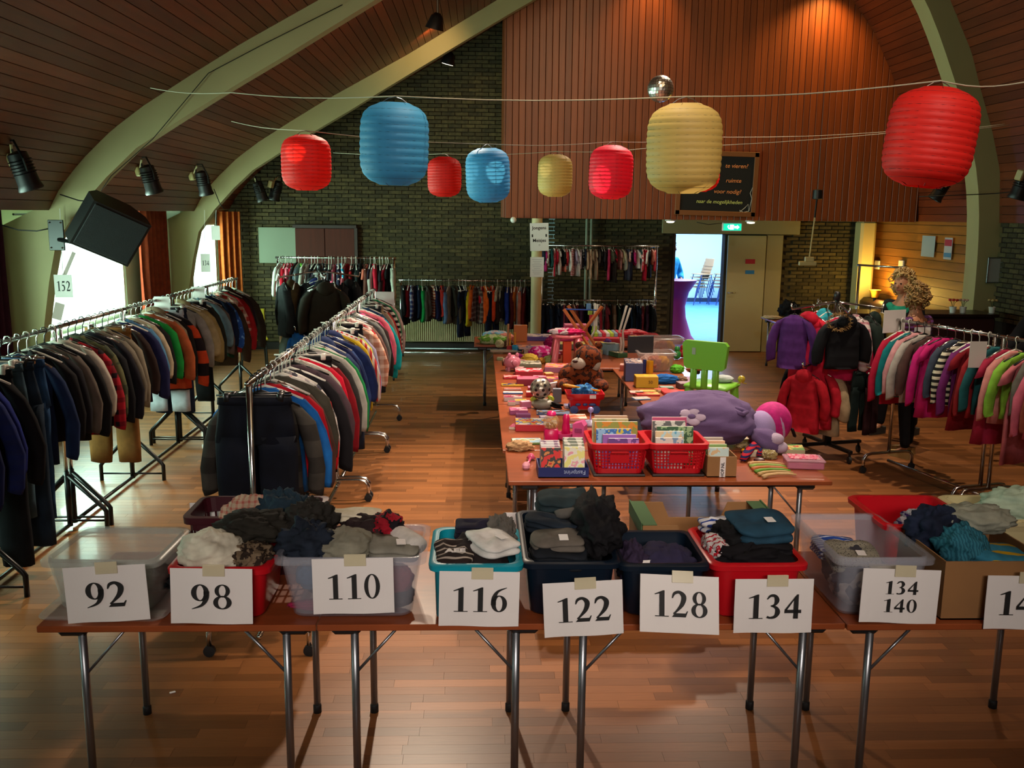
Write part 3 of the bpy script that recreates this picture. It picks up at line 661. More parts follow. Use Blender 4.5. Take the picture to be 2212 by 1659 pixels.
for a, c, w, lb in (((160, 545), (137, 600), .035, 'brown paper strip holding the 152 card'), ((130, 655), (122, 690), .09, 'grey paper strip hanging below the 152 card')):
    q0, q1 = P(*a, Y=9.12), P(*c, Y=9.12); v = q1-q0
    o = MB().box((0, 0, -v.length/2), (w, .003, v.length)).build('paper_strip', mat('strip_paper', '#b0a098', .8), loc=q0, rot=(0, math.atan2(-v.x, -v.z), 0)); tag(o, lb, 'strip')
# --- far racks (rails run across the room)
def xrack(label, xa, xb, Y, zt, n, cols, scale, rname, kinds, group, foot=.25, low=None, n2=0, cols2=None, sc2=1, kinds2=None, hang=None):
    bar_rack('clothes_rack', label, (xa, Y), (xb, Y), zt, foot, False, None, low=low)
    items = [(kinds[i % len(kinds)] if not isinstance(kinds, str) else kinds, cols[i % len(cols)]) for i in range(n)]
    fill(items, (xa, Y), (xb, Y), zt, scale, rname, 'its left end', group, spread=.25, jit=.015, hang=hang)
    if n2:
        items = [(kinds2[i % len(kinds2)], cols2[i % len(cols2)]) for i in range(n2)]
        fill(items, (xa, Y), (xb, Y), low, sc2, 'lower baby rack', 'its left end', group+', lower rail', spread=.25, jit=.015)
q0, q1 = P(600, 556, Y=12.9), P(851, 556, Y=12.9)
xrack('chrome rack of small dresses and tops in front of the brown cupboard', q0.x, q1.x, 12.9, q0.z, 36,
 ['white:#c4c8c0', 'white:#d0d0c8', 'red:#b01428', 'pink:#d06878', 'pink red:#c81c40', 'black:#141216', 'pale blue:#8cb0c4', 'lime green:#5ca034', 'grey:#8c8880', 'white:#ccc8c0', 'dark purple:#28142c', 'black:#101014', 'dark grey:#2a2c30', 'navy:#1c2438', 'black and white dotted:#1c1c20:dots:#c0b8b0', 'charcoal:#26262a', 'slate:#343c48', 'rose pink:#c45870', 'navy with hearts:#1a1c30:dots:#d0b0b4', 'turquoise dotted:#1c8cb0:dots:#dce0e0', 'soft pink:#b85c68', 'dark red:#8c1420', 'red plaid:#a81c24:plaid:#2a0c10', 'black:#121014', 'dark green:#141c1c', 'black:#0e0e12', 'brown:#5c342c', 'salmon:#d0705c', 'plum black:#1c1020', 'red:#b81c34', 'grey white:#a8a098', 'black:#16121a', 'dark brown:#2c1c1c', 'crimson:#94142c', 'black:#121214', 'pale grey:#b4b8a8'], .92, 'far rack by the cupboard', [S_, R_, S_, T_, R_, S_], 'small clothes on the far rack by the cupboard')
q0, q1 = P(866, 605, Y=14.6), P(1150, 607, Y=14.6)
xrack('low chrome rack of boys clothes in front of the radiator', q0.x, q1.x, 14.6, q0.z, 40,
 ['black:#0e0e10', 'black:#141216', 'dark red:#7c1420', 'blue plaid:#2c3464:plaid:#a0a0b0', 'navy:#1c2440', 'dark blue:#101c34', 'bright green:#189048', 'grey:#4c4a44', 'olive grey:#44423a', 'striped red:#a4503c:stripe:#c4a890', 'navy:#16183c', 'dark navy:#10142c', 'red:#b02c24', 'pale blue:#5878a0', 'beige:#8c8270', 'dark olive:#2c2c24', 'brown grey:#4c4438', 'black:#0c0e12', 'black with white line:#10141c', 'denim blue:#1c2c44', 'yellow:#c4b41c', 'orange:#c85c1c', 'brown checked:#4c2c2c:plaid:#8c7c74', 'grey checked:#4c4444:plaid:#a09890', 'red:#b01c2c', 'orange:#d0601c', 'orange:#d86424', 'red orange:#c8401c', 'dark brown:#241818', 'grey cream:#a09c88', 'pale grey:#8c8c80', 'black:#161416', 'royal blue:#1c348c', 'maroon:#4c1820', 'amber:#b06020', 'salmon:#b87060', 'pale grey:#8c98a0', 'maroon:#5c1c20', 'black:#101012', 'black:#0c0c0e'], .98, 'low rack by the radiator', [S_, H_, S_, S_, T_], 'boys clothes on the low rack by the radiator')
for px_, s in ((1003, 1.05), (1064, 1.1)): q = P(px_, 620, Y=14.5); garment('jeans', 'dark denim:#10182c:denim', (q.x, 14.45, 1.15), .9, s*.8, '', 0, '', 'boys clothes on the low rack by the radiator', extra='dark jeans hanging low over the radiator, %s pair' % ('left' if px_ < 1020 else 'right'))
q0, q1 = P(1172, 530, Y=14.5), P(1419, 532, Y=14.5); zl = P(1300, 649, Y=14.5).z
baby = ['navy:#1c2034', 'magenta:#b02468', 'white:#d8d0cc', 'dark teal:#1c4c4c', 'white and red:#c81c3c:vstripe:#e0d8d4', 'red:#b01430', 'white:#e0dcd8', 'black:#161418', 'salmon:#c86c5c', 'red:#b42034', 'white:#e4e0dc', 'white and red striped:#e0d8d4:stripe:#b02c40', 'lavender:#a094b0', 'white:#d8d4d4', 'lilac white:#c8c0cc', 'black dotted:#1c1a20:dots:#a8a0a0', 'navy:#242c44', 'beige:#b8a088', 'cream:#c8b49c', 'taupe:#8c7864', 'cream brown:#a8927c', 'grey:#4c4440', 'black:#1a1618', 'dark grey:#2c2830', 'black:#141216', 'pink:#c83c6c', 'olive grey:#4c4c3c', 'dark brown:#2a201c', 'crimson:#a8142c', 'dusty pink:#a46c68', 'cream:#b0a080', 'grey:#8c8478', 'slate:#3c3c4c', 'pale pink:#c89c94']
xrack('tall two-rail chrome rack of baby clothes under the loft', q0.x, q1.x, 14.5, q0.z, 44, baby, .56, 'baby rack upper rail', ['romper', T_, 'romper', S_, P_, 'romper', R_], 'baby clothes on the upper rail', low=zl, n2=34,
 cols2=['dark blue denim:#141c30:denim', 'navy:#141a2c', 'dark blue denim:#1c2c44:denim', 'black:#101014', 'dark denim:#1a2840:denim', 'navy:#1c2034', 'rose:#8c3c4c', 'plum:#3c2034', 'black:#121014', 'brown pink:#7c4c44', 'dark red:#5c1c24', 'black:#141418', 'purple:#3c2444', 'black:#101012', 'navy:#141a34', 'blue with white hem:#1c3464', 'grey patterned:#54504c:camo:#a09c94', 'red:#8c2030', 'black and grey striped:#1a1a1e:vstripe:#8c8c8c', 'dark red:#70202c', 'black:#121212', 'cream brown:#7c6454', 'dark green:#14241c', 'black:#0e1012'], sc2=.72, kinds2=[P_, D_, S_, P_, R_])
for i in range(4): q = P(1196+i*16, 526, Y=14.45)
# --- two four-armed coat towers
def tower(label, base, H, arms, R=.33, black=True, tiers=None):
    t = thing('coat_stand', label, 'coat rack', base)
    b = MB()
    for k in range(4):
        a = k*math.pi/2+.25; b.rbox((math.cos(a)*.19, math.sin(a)*.19, .11), (.38, .045, .03), .006, Matrix.Rotation(a, 3, 'Z'))
    b.rbox((0, 0, .16), (.07, .07, .14), .01); f = b.build('base', M_BLACKMETAL, t)
    for k in range(4):
        a = k*math.pi/2+.25; c = MB(); caster(c, (math.cos(a)*.36, math.sin(a)*.36, .035), .035); c.path([(math.cos(a)*.36, math.sin(a)*.36, .04), (math.cos(a)*.36, math.sin(a)*.36, .11)], .012, 8); c.build('caster', M_RUBBER, f, smooth='auto')
    MB().path([(0, 0, .1), (0, 0, H)], .022, 12).build('pole', M_CHROME, t, smooth=True)
    MB().lathe([(.028, H-.03), (.03, H+.02), (.022, H+.05)], 14).build('cap', M_BLACK, t, smooth=True)
    for a, z in arms:
        u = Vector((math.cos(a), math.sin(a), 0))
        MB().path([(0, 0, z+.03), tuple(u*.1+Vector((0, 0, z+.02))), tuple(u*(R+.12)+Vector((0, 0, z-.03))), tuple(u*(R+.13)+Vector((0, 0, z+.02)))], .011, 8).build('arm', M_CHROME, t, smooth=True)
    return t
bl = P(690, 790, z=0); BL = Vector((-1.82, 10.9, 0))
armsL = [(a, 1.55) for a in (.3, 1.87, 3.44, 5.01)]
tower('four-armed chrome coat stand crowded with dark coats at the back left', BL, 1.62, armsL+[(a, .98) for a in (.9, 2.6, 4.2, 5.6)])
dk = [('coat', 'black green:#12181a'), ('coat', 'black:#0c0e10'), ('jacket', 'black:#101214'), ('coat', 'navy:#141c4c'), ('jacket', 'dark green black:#16201e'), ('coat', 'dark grey:#24282a'), ('jacket', 'black with white bands:#101014:stripe:#101014'), ('jacket', 'olive brown:#3c2c14'), ('jacket', 'charcoal:#1c1e20'), ('coat', 'black:#0a0a0c'), ('jacket', 'black:#141414'), ('coat', 'dark brown:#221a10')]
k = 0
for a, z in armsL:
    for r in (.16, .28, .4):
        kd, cs = dk[k % 12]; garment(kd, cs, (BL.x+math.cos(a)*r, BL.y+math.sin(a)*r, z-.01), a-math.pi/2+random.uniform(-.3, .3), .98, 'back left stand', k+1, 'the front', 'coats on the back left stand', seed=k % 4); k += 1
lowc = [('jacket', 'bright blue:#1c64b0'), ('coat', 'navy:#10204c'), ('jacket', 'red and grey:#a01c28'), ('jacket', 'pale aqua:#8cb8a8'), ('jacket', 'dark navy:#0e1834'), ('coat', 'bright blue:#1858a0'), ('jacket', 'black:#0c0c10'), ('jacket', 'dark blue:#141e44')]
k = 0
for a in (.9, 2.6, 4.2, 5.6):
    for r in (.2, .36):
        kd, cs = lowc[k]; garment(kd, cs, (BL.x+math.cos(a)*r, BL.y+math.sin(a)*r, .97), a-math.pi/2+random.uniform(-.3, .3), .82, 'back left stand lower arms', k+1, 'the front', 'coats on the back left stand', seed=k % 4); k += 1
BR = Vector((3.36, 8.7, 0)); armsR = [(a, 1.44) for a in (.05, 1.6, 3.3, 4.6)]
tower('four-armed chrome coat stand with red puffer coats and a black cross base', BR, 1.52, armsR+[(a, .92) for a in (2.2, 3.75, 5.4)])
up = [(3.3, .42, 'jacket', 'purple quilted:#4c2464', .8, .8), (3.3, .24, 'coat', 'bright red:#c01830', .98, .4), (4.6, .16, 'jacket', 'magenta red:#b01440', .9, 0), (4.6, .30, 'jacket', 'black with fur trimmed hood:#0e1014', .95, .3), (.05, .2, 'coat', 'white and pink checked:#c4b8b4:plaid:#a06470', .8, 0), (.05, .33, 'jacket', 'dark green:#16241f', .95, 0), (.05, .45, 'jacket', 'olive gold:#7c6a30', .75, 0), (1.6, .2, 'jacket', 'turquoise:#2c9cac', .9, .5), (1.6, .4, 'jacket', 'red:#a01424', .9, 0)]
for k, (a, r, kd, cs, sc, tw) in enumerate(up):
    garment(kd, cs, (BR.x+math.cos(a)*r, BR.y+math.sin(a)*r, 1.43), a-math.pi/2+tw, sc, 'right coat stand', k+1, 'the left', 'coats on the right stand', seed=k % 4)
lo = [(3.75, .22, 'coat', 'red:#b0182a', .95), (3.75, .40, 'coat', 'red puffer:#a81424', .92), (2.2, .4, 'jacket', 'black:#0c0e14', .8), (5.4, .3, 'trousers', 'dark green:#12201e', .8), (5.4, .42, 'trousers', 'maroon black:#2a1014', .85), (3.75, .1, 'coat', 'beige:#a08c6c', 1.05), (2.2, .2, 'jacket', 'dark red:#6c1020', .8)]
for k, (a, r, kd, cs, sc) in enumerate(lo):
    garment(kd, cs, (BR.x+math.cos(a)*r, BR.y+math.sin(a)*r, .91), a-math.pi/2+random.uniform(-.2, .2), sc*.82, 'right coat stand lower arms', k+1, 'the left', 'coats on the right stand', seed=k % 4)
fur = MB(); fc = Vector((BR.x-.12, BR.y-.38, 1.33))
for i in range(240):
    a = random.random()*6.28; p = fc+Vector((math.cos(a)*.10, -.02, math.sin(a)*.075)); d = Vector((random.uniform(-1, 1), random.uniform(-1, .3), random.uniform(-1, 1))).normalized()*.035; w = d.orthogonal().normalized()*.004
    fur.add([p+w, p-w, p+d], [(0, 1, 2)])
o = fur.build('fur_trim', mat('fur', '#8a6a3c', .9)); tag(o, 'tan fur hood trim on the black jacket of the right coat stand', 'fur trim')
# --- right row
ZR = 1.37; ra, rb, rc, rd = (3.70, 8.1), (3.98, 7.05), (4.0, 6.97), (4.4, 5.4)
bar_rack('clothes_rack', 'chrome clothes rack of girls tops at the right, the far one', ra, rb, ZR, .26, False, 'chrome racks at the right')
bar_rack('clothes_rack', 'chrome clothes rack of girls clothes at the right edge, the near one', rc, rd, ZR, .26, False, 'chrome racks at the right')
right = [(S_, 'crimson:#b01838'), (S_, 'teal:#0c6c70', 1.05), (S_, 'pale pink:#c88c90'), (S_, 'off-white:#a8a098'), (S_, 'brown:#4c3430'), (S_, 'magenta:#b81c6c'), (R_, 'magenta:#b81c64'), (S_, 'slate blue:#3c4454'), (S_, 'black and white striped:#c8c0a8:stripe:#1c1c1c'), (S_, 'purple:#6c2464'), (R_, 'dark red:#7c1420'), (S_, 'brick red:#8c2024'), (S_, 'teal green:#1c5458'), (R_, 'red pink:#9c2440'), (S_, 'light pink:#c8807c'), (S_, 'lime green:#7cb038', 1.05), (R_, 'salmon pink:#b8646c'), (S_, 'grey:#5c5850'), (S_, 'rose pink:#b8586c'), (S_, 'rust brown:#8c4434'), (S_, 'navy dotted:#14141c:dots:#b0a8a8'), (S_, 'dark blue:#1c2444'), (S_, 'pink checked:#b8606c:plaid:#6c6470'), (S_, 'coral pink:#b85c58'), (S_, 'black:#101014'), (R_, 'bright red:#c0141c', 1.05), (S_, 'scarlet:#b8141c', 1.15), (D_, 'grey blue denim:#3c4c54:denim'), (S_, 'black:#141214'), (S_, 'wine red:#6c1420'), (S_, 'pink:#b85c74')]
fill(right, ra, rd, ZR, .98, 'right row', 'the far end', 'girls clothes on the right row')
card(1932, 694, 8.15, .26, .2, 'large white card leaning at the far end of the right row', .4)
card(2112, 766, 6.9, .13, .2, 'white card beside the pale pink top on the right row')
card(1992, 722, 7.9, .14, .12, 'pink tinted card behind the magenta top on the right row')
# ------------------------------------------------------------------ folding tables
def table(label, x0, x1, y0, y1, group='folding tables', legs=None, rz=0, zt=.74, lx=.13, along='x'):
    w, d = x1-x0, y1-y0; t = thing('folding_table', label, 'table', ((x0+x1)/2, (y0+y1)/2, 0), rz, group)
    MB().rbox((0, 0, zt-.0125), (w-.004, d-.004, .025), .003).build('table_top', M_TOP, t)
    b = MB()
    for s in (-1, 1): b.box((0, s*(d/2-.09), zt-.04), (w-.24, .02, .03)) if along == 'x' else b.box((s*(w/2-.09), 0, zt-.04), (.02, d-.24, .03))
    b.build('rail', M_BLACKMETAL, t)
    for sx in (-1, 1):
        for sy in (-1, 1):
            X, Y = (sx*(w/2-lx), sy*(d/2-.09)) if along == 'x' else (sx*(w/2-.09), sy*(d/2-lx))
            k = MB(); k.path([(X, Y, .02), (X, Y, zt-.03)], .0155, 12); lg = k.build('leg', M_STEEL, t, smooth=True)
            MB().lathe([(.019, 0), (.019, .035), (.016, .04)], 12, (X, Y, 0)).build('foot_cap', M_RUBBER, lg, smooth=True)
            MB().rbox((X+(sx*.03 if along == 'x' else 0), Y, zt-.05), (.11, .05, .045), .012).build('hinge_bracket', M_BLACK, lg)
        for sy in (-1, 1):
            a = (sx*(w/2-lx), sy*(d/2-.09)) if along == 'x' else (sy*(w/2-.09), sx*(d/2-lx))
            c = (sx*(w/2-lx-.17), sy*(d/2-.09)) if along == 'x' else (sy*(w/2-.09), sx*(d/2-lx-.17))
            MB().path([(*a, zt-.24), (*c, zt-.045)], .006, 6).build('brace', M_STEEL, t, smooth=True)
    return t
FT = 'folding tables under the size boxes'
table('folding table at the left end under the 92 and 98 boxes', -1.63, -.60, 3.31, 4.09, FT)
table('folding table under the 110 and 116 boxes', -.60, .28, 3.31, 4.09, FT)
table('folding table under the 122, 128 and red 134 boxes', .28, 1.40, 3.30, 4.09, FT)
table('folding table at the right edge under the 134 140 box', 1.40, 2.55, 3.29, 4.08, FT)
TT = 'folding tables of toys'
table('front toy table with the red book crates on it', .175, 2.07, 5.22, 5.93, TT, lx=.16)
for i, (a, c) in enumerate(((5.95, 7.44), (7.46, 8.95), (8.97, 10.5))):
    table('toy table in the left column, %s' % ('nearest one under the perforated ball', 'middle one', 'farthest one with the pink stool')[i], .16, .94, a, c, TT, along='y')
for i, (a, c) in enumerate(((5.95, 7.6), (7.62, 9.25))):
    table('toy table in the right column, %s' % ('near one under the green chair', 'far one with the yellow box')[i], 1.34, 2.08, a, c, TT, along='y')
table('toy table across the far end of the gap under the toy bins', .96, 2.3, 9.27, 10.5, TT)
table('farthest toy table with the folded bedding', -.05, 1.9, 10.9, 11.65, TT)
table('small table by the cream door with dark bags on it', 4.32, 5.3, 12.6, 14.2, 'side tables', along='y')
# ------------------------------------------------------------------ serif figures
def ring_(b, cx, cy, rx, ry, ix, iy, n=28):
    o = [(cx+rx*math.cos(2*math.pi*k/n), 0, cy+ry*math.sin(2*math.pi*k/n)) for k in range(n)]
    i_ = [(cx+ix*math.cos(2*math.pi*k/n), 0, cy+iy*math.sin(2*math.pi*k/n)) for k in range(n)]
    b.add(o+i_, [(k, (k+1) % n, n+(k+1) % n, n+k) for k in range(n)])
def rib_(b, pts, n=5):
    c = smooth_curve([Vector(p) for p in pts], n) if len(pts) > 2 else [Vector(p) for p in pts]
    vs = []
    for i, p in enumerate(c):
        d = (c[min(i+1, len(c)-1)]-c[max(i-1, 0)]); d = Vector((d.x, d.y)).normalized(); nn = Vector((-d.y, d.x))*p.z/2
        vs += [(p.x+nn.x, 0, p.y+nn.y), (p.x-nn.x, 0, p.y-nn.y)]
    b.add(vs, [(2*i, 2*i+1, 2*i+3, 2*i+2) for i in range(len(c)-1)])
def poly_(b, pts): b.add([(x, 0, y) for x, y in pts], [tuple(range(len(pts)))])
def digit(b, ch):
    q = MB()
    if ch == '1': poly_(q, [(.3, .03), (.5, .03), (.5, 1), (.44, 1), (.3, .9)]); poly_(q, [(.13, 0), (.67, 0), (.67, .035), (.13, .035)]); poly_(q, [(.44, 1), (.1, .86), (.12, .83), (.3, .875)])
    elif ch == '0': ring_(q, .36, .5, .32, .5, .155, .455)
    elif ch == '8': ring_(q, .36, .74, .265, .26, .12, .215); ring_(q, .36, .275, .32, .275, .15, .225)
    elif ch == '9': ring_(q, .35, .66, .31, .34, .13, .29); rib_(q, [(.57, .72, .2), (.55, .42, .18), (.4, .16, .10), (.06, .01, .025)])
    elif ch == '6': ring_(q, .37, .34, .31, .34, .13, .29); rib_(q, [(.15, .28, .2), (.17, .58, .18), (.32, .84, .10), (.66, .99, .025)])
    elif ch == '2': rib_(q, [(.05, .72, .04), (.13, .9, .11), (.33, .95, .12), (.5, .78, .2), (.44, .5, .17), (.24, .25, .09), (.1, .12, .07)]); poly_(q, [(.03, 0), (.58, 0), (.67, .24), (.63, .24), (.57, .15), (.16, .15)])
    elif ch == '3': rib_(q, [(.07, .8, .04), (.2, .94, .10), (.38, .93, .13), (.46, .76, .19), (.38, .58, .1), (.22, .52, .04)]); rib_(q, [(.22, .53, .04), (.42, .46, .12), (.5, .28, .2), (.4, .09, .13), (.2, .04, .09), (.08, .08, .1)])
    elif ch == '4': poly_(q, [(.38, 0), (.56, 0), (.56, 1), (.5, 1), (.38, .85)]); poly_(q, [(.02, .23), (.68, .23), (.68, .37), (.02, .37)]); poly_(q, [(.02, .37), (.02, .3), (.1, .34), (.5, .94), (.5, 1)])
    elif ch == '5': poly_(q, [(.17, .97), (.2, 1), (.6, 1), (.54, .84), (.2, .84)]); poly_(q, [(.17, .97), (.1, .52), (.14, .54), (.21, .87)]); rib_(q, [(.12, .56, .07), (.36, .56, .16), (.5, .33, .2), (.4, .1, .13), (.2, .04, .08), (.07, .08, .1)])
    return q
def figures(body, h, parent, cx, cz, wide=1.0, name='number', y=-.0025, m_=None):
    b = MB(); adv = .76*h*wide; x = -adv*len(body)/2
    for ch in body:
        q = digit(b, ch); b.add([(x+.03*h+v[0]*h*wide, 0, v[2]*h-h/2) for v in q.v], q.f); x += adv
    o = link(name, b.mesh(name, m_ or M_INK, recalc=False), parent, (cx, y, cz)); return o
for _t, _s, _o in LATE: figures(_t, _s, _o, 0, 0, .62)
def sign(lines, px_, py_, Y, roll, label, pitch=0, w=.297, h=.21, fh=.095, wide=1.0, taped=True, yaw=0):
    q = P(px_, py_, Y=3.285 if lines[0] != '128' else 3.27); b = MB(); n = 8
    vs = []
    for i in range(n+1):
        for k in range(5): vs.append(((i/n-.5)*w, .004*math.sin(i*.9+k*.5)*(1-k/4), (k/4-.5)*h))
    fs = [(i*5+k, (i+1)*5+k, (i+1)*5+k+1, i*5+k+1) for i in range(n) for k in range(4)]
    b.add([(v[0], v[1]-.001, v[2]) for v in vs], fs); b.add([(v[0], v[1]+.001, v[2]) for v in vs], [f[::-1] for f in fs])
    t = link('paper_sign', b.mesh('paper_sign', M_PAPER, recalc=False)); t.location = q; t.rotation_euler = (pitch, math.radians(roll), yaw)
    tag(t, label, 'sign')
    for i, ln in enumerate(lines):
        figures(ln, fh, t, 0, (0 if len(lines) == 1 else (.5-i)*fh*1.35), wide, y=-.007)
    if taped: MB().rbox((.01, -.006, h/2-.005), (.08, .003, .045), .001).build('tape', M_TAPE, t)
    return t
# ------------------------------------------------------------------ containers
def bin_(name, label, cx, y0, w, d, h, m_, z=.74, taper=.05, th=.006, rim=.025, rz=0, holes=None, cat='box', lid=None, handle=False, group=None):
    """open tapered container, front bottom edge at y0"""
    t = thing(name, label, cat, (cx, y0+d/2, z), rz, group)
    def ring(k, ins, zz):
        f = 1-taper*(1-k); a, c = w/2*f-ins, d/2*f-ins; r = min(.04, a*.4); o = []
        for sx, sy, a0 in ((1, 1, 0), (-1, 1, 90), (-1, -1, 180), (1, -1, 270)):
            for q in range(4):
                an = math.radians(a0+q*30); o.append((sx*(a-r)+r*math.cos(an), sy*(c-r)+r*math.sin(an), zz))
        return o
    b = MB()
    if not holes:
        b.rings([ring(0, .01, 0), ring(0, 0, .012), ring(1, 0, h-.02), ring(1, -.002, h), ring(1, th, h), ring(1, th, h-.02), ring(0, th, .014), ring(0, .02, .01)])
        b.build('tub', m_, t, smooth='auto')
        MB().rings([ring(1, -.003, h-rim), ring(1, -.02, h-rim), ring(1, -.022, h-.005), ring(1, -.012, h+.003), ring(1, .002, h+.001), ring(1, -.003, h-rim)], cap=False).build('rim', m_, t, smooth='auto')
    else:
        nx, nz_ = holes; bd = min(.075, h*.24); b.rings([ring(0, 0, 0), ring(0, 0, .012)]); 
        for z0_, z1_ in ((.0, .03), (h-bd, h)): b.rings([ring(z0_/h, 0, z0_), ring(z1_/h, 0, z1_), ring(z1_/h, th, z1_), ring(z0_/h, th, z0_), ring(z0_/h, 0, z0_)], cap=False)
        k0, k1 = .03/h, (h-bd)/h
        for i in range(1, nz_):
            zz = .03+(h-bd-.03)*i/nz_; b.rings([ring(zz/h, .001, zz-.004), ring(zz/h, .001, zz+.004), ring(zz/h, th-.001, zz+.004), ring(zz/h, th-.001, zz-.004), ring(zz/h, .001, zz-.004)], cap=False)
        for s in (-1, 1):
            for i in range(nx+1):
                u = -1+2*i/nx; f0, f1 = 1-taper*(1-k0), 1-taper*(1-k1)
                a = Vector((u*w/2*f0*.97, s*(d/2*f0-th/2), .03)); c = Vector((u*w/2*f1*.97, s*(d/2*f1-th/2), h-bd))
                b.path([a, c], .0045, 4)
            ny = max(3, int(nx*d/w))
            for i in range(ny+1):
                u = -1+2*i/ny; f0, f1 = 1-taper*(1-k0), 1-taper*(1-k1)
                b.path([(s*(w/2*f0-th/2), u*d/2*f0*.97, .03), (s*(w/2*f1-th/2), u*d/2*f1*.97, h-bd)], .0045, 4)
        b.build('basket', m_, t)
        MB().rings([ring(1, -.001, h-.03), ring(1, -.016, h-.03), ring(1, -.018, h), ring(1, .004, h+.002), ring(1, -.001, h-.03)], cap=False).build('rim', m_, t, smooth='auto')
        if handle: MB().rbox((0, -d/2*(1-taper*.4)-.002, h*.5), (w*.36, .006, h*.28), .002).rbox((0, -d/2-.004, h-.05), (w*.34, .02, .012), .004).build('front_plate', m_, t)
    if lid: MB().rings([ring(0, -.06, -.012), ring(0, -.065, -.004), ring(0, -.06, .004)]).build('lid', m_, t, smooth='auto')
    return t
def carton(name, label, cx, y0, w, d, h, m_, z=.74, rz=0, cut=False, cat='box', band=None):
    t = thing(name, label, cat, (cx, y0+d/2, z), rz); th = .006; b = MB()
    b.box((0, 0, th/2), (w, d, th))
    for s in (-1, 1):
        b.box((s*(w/2-th/2), 0, h/2), (th, d, h))
        if not cut: b.box((0, s*(d/2-th/2), h/2), (w-2*th, th, h))
        else: b.prism([(-w/2+th, 0), (w/2-th, 0), (w/2-th, h), (w/4, h), (w/5, h*.7), (-w/5, h*.7), (-w/4, h), (-w/2+th, h)], 'y', s*(d/2)-(th if s > 0 else 0), s*(d/2)+(0 if s > 0 else th))
    b.build('carton_wall', m_, t)
    if band:
        for s in (-1, 1): MB().box((s*(w/2+.001), 0, h-.02), (.006, d, .06)).box((s*(w/2-.03), 0, h+.002), (.065, d, .003)).build('printed_band', band, t)
    return t
M_FROST = mat('frosted_plastic', '#b4bab4', .3, alpha=.34, spec=.6); M_CLEAR = mat('clear_plastic', '#b8bcc8', .15, alpha=.22, spec=.7)
M_RED = mat('red_plastic', '#b8101c', .3); M_TEAL = mat('teal_plastic', '#0c8a9c', .35); M_NAVY = mat('navy_plastic', '#0a1826', .35)
M_MAROON = mat('maroon_plastic', '#3a0c18', .4); M_CARD = mat('cardboard', '#8a6238', .85, var=.08); M_CREAMP = mat('cream_plastic', '#cdc290', .4); M_GREENB = mat('green_print', '#3c5a34', .8)
def X_(px_, py_, z): return P(px_, py_, z=z)
def front(pxl, pxr, py_, z): a, c = P(pxl, py_, z=z), P(pxr, py_, z=z); return (a.x+c.x)/2, max(a.y, 3.335), c.x-a.x
cx, y0, w = front(95, 335, 1216, .96); B92 = bin_('storage_box', 'frosted clear box at the left end holding the 92 sign, standing on its lid', cx, y0+.01, w, .36, .215, M_FROST, z=.752, lid=True, rz=-.03, taper=.14)
cx, y0, w = front(372, 572, 1228, .95); bin_('storage_box', 'red crate under heaped clothes holding the 98 sign', cx, y0, w, .38, .215, M_RED, taper=.12); C98 = (cx, y0, w)
a, c = P(440, 1077, z=1.0), P(702, 1077, z=1.0); bin_('crate', 'dark maroon slotted crate behind the white 98 clothes', (a.x+c.x)/2, 3.80, c.x-a.x, .28, .26, M_MAROON, taper=.08, holes=(16, 4), cat='crate')
cx, y0, w = front(602, 908, 1205, .99); bin_('storage_box', 'clear plastic box with the 110 sign filled with clothes', cx, y0, w, .37, .25, M_CLEAR, taper=.14); C110 = (cx, y0, w)
cx, y0, w = front(937, 1120, 1225, .97); bin_('storage_box', 'narrow teal box with the 116 sign', cx, y0, w, .40, .23, M_TEAL, taper=.03); C116 = (cx, y0, w)
cx, y0, w = front(1142, 1340, 1243, .96); bin_('storage_box', 'long navy crate with the 122 sign heaped with jeans', cx, 3.36, w, .60, .23, M_NAVY, taper=.10); C122 = (cx, 3.36, w)
cx, y0, w = front(1358, 1543, 1243, .96); bin_('storage_box', 'navy crate with the 128 sign behind the brightest paper', cx, 3.36, w, .36, .22, M_NAVY, taper=.10); C128 = (cx, 3.36, w)
cx, y0, w = front(1562, 1758, 1240, .97); bin_('storage_box', 'red crate with the single 134 sign', cx, y0, w, .40, .23, M_RED, taper=.12); C134 = (cx, y0, w)
cx, y0, w = front(1842, 2045, 1230, .99); bin_('storage_box', 'tall clear box with the 134 140 sign', cx, y0, w, .52, .25, M_CLEAR, taper=.14); C140 = (cx, y0, w)
a, c = P(1862, 1088, z=1.0), P(2012, 1088, z=1.0); bin_('storage_box', 'red box behind the clear 134 140 box', (a.x+c.x)/2+.04, 3.72, c.x-a.x+.06, .40, .25, M_RED, taper=.1); CR2 = ((a.x+c.x)/2+.04, 3.72)
a = P(2070, 1098, z=1.0); bin_('storage_box', 'cream box at the right edge behind the brown carton', a.x+.28, 3.78, .5, .34, .25, M_CREAMP, taper=.1); CCR = (a.x+.28, 3.78)
a, c = P(2095, 1242, z=.97), P(2300, 1242, z=.97); carton('carton', 'brown cardboard box at the right edge with the 14 sign', (a.x+c.x)/2, max(a.y, 3.33), c.x-a.x+.06, .44, .235, M_CARD); CCB = ((a.x+c.x)/2, max(a.y, 3.33))
a, c = P(1368, 1088, z=1.0), P(1655, 1088, z=1.0); carton('carton', 'open brown cardboard fruit box with green edges and cut-out sides', (a.x+c.x)/2, 3.74, c.x-a.x, .33, .24, M_CARD, cut=True, band=M_GREENB)
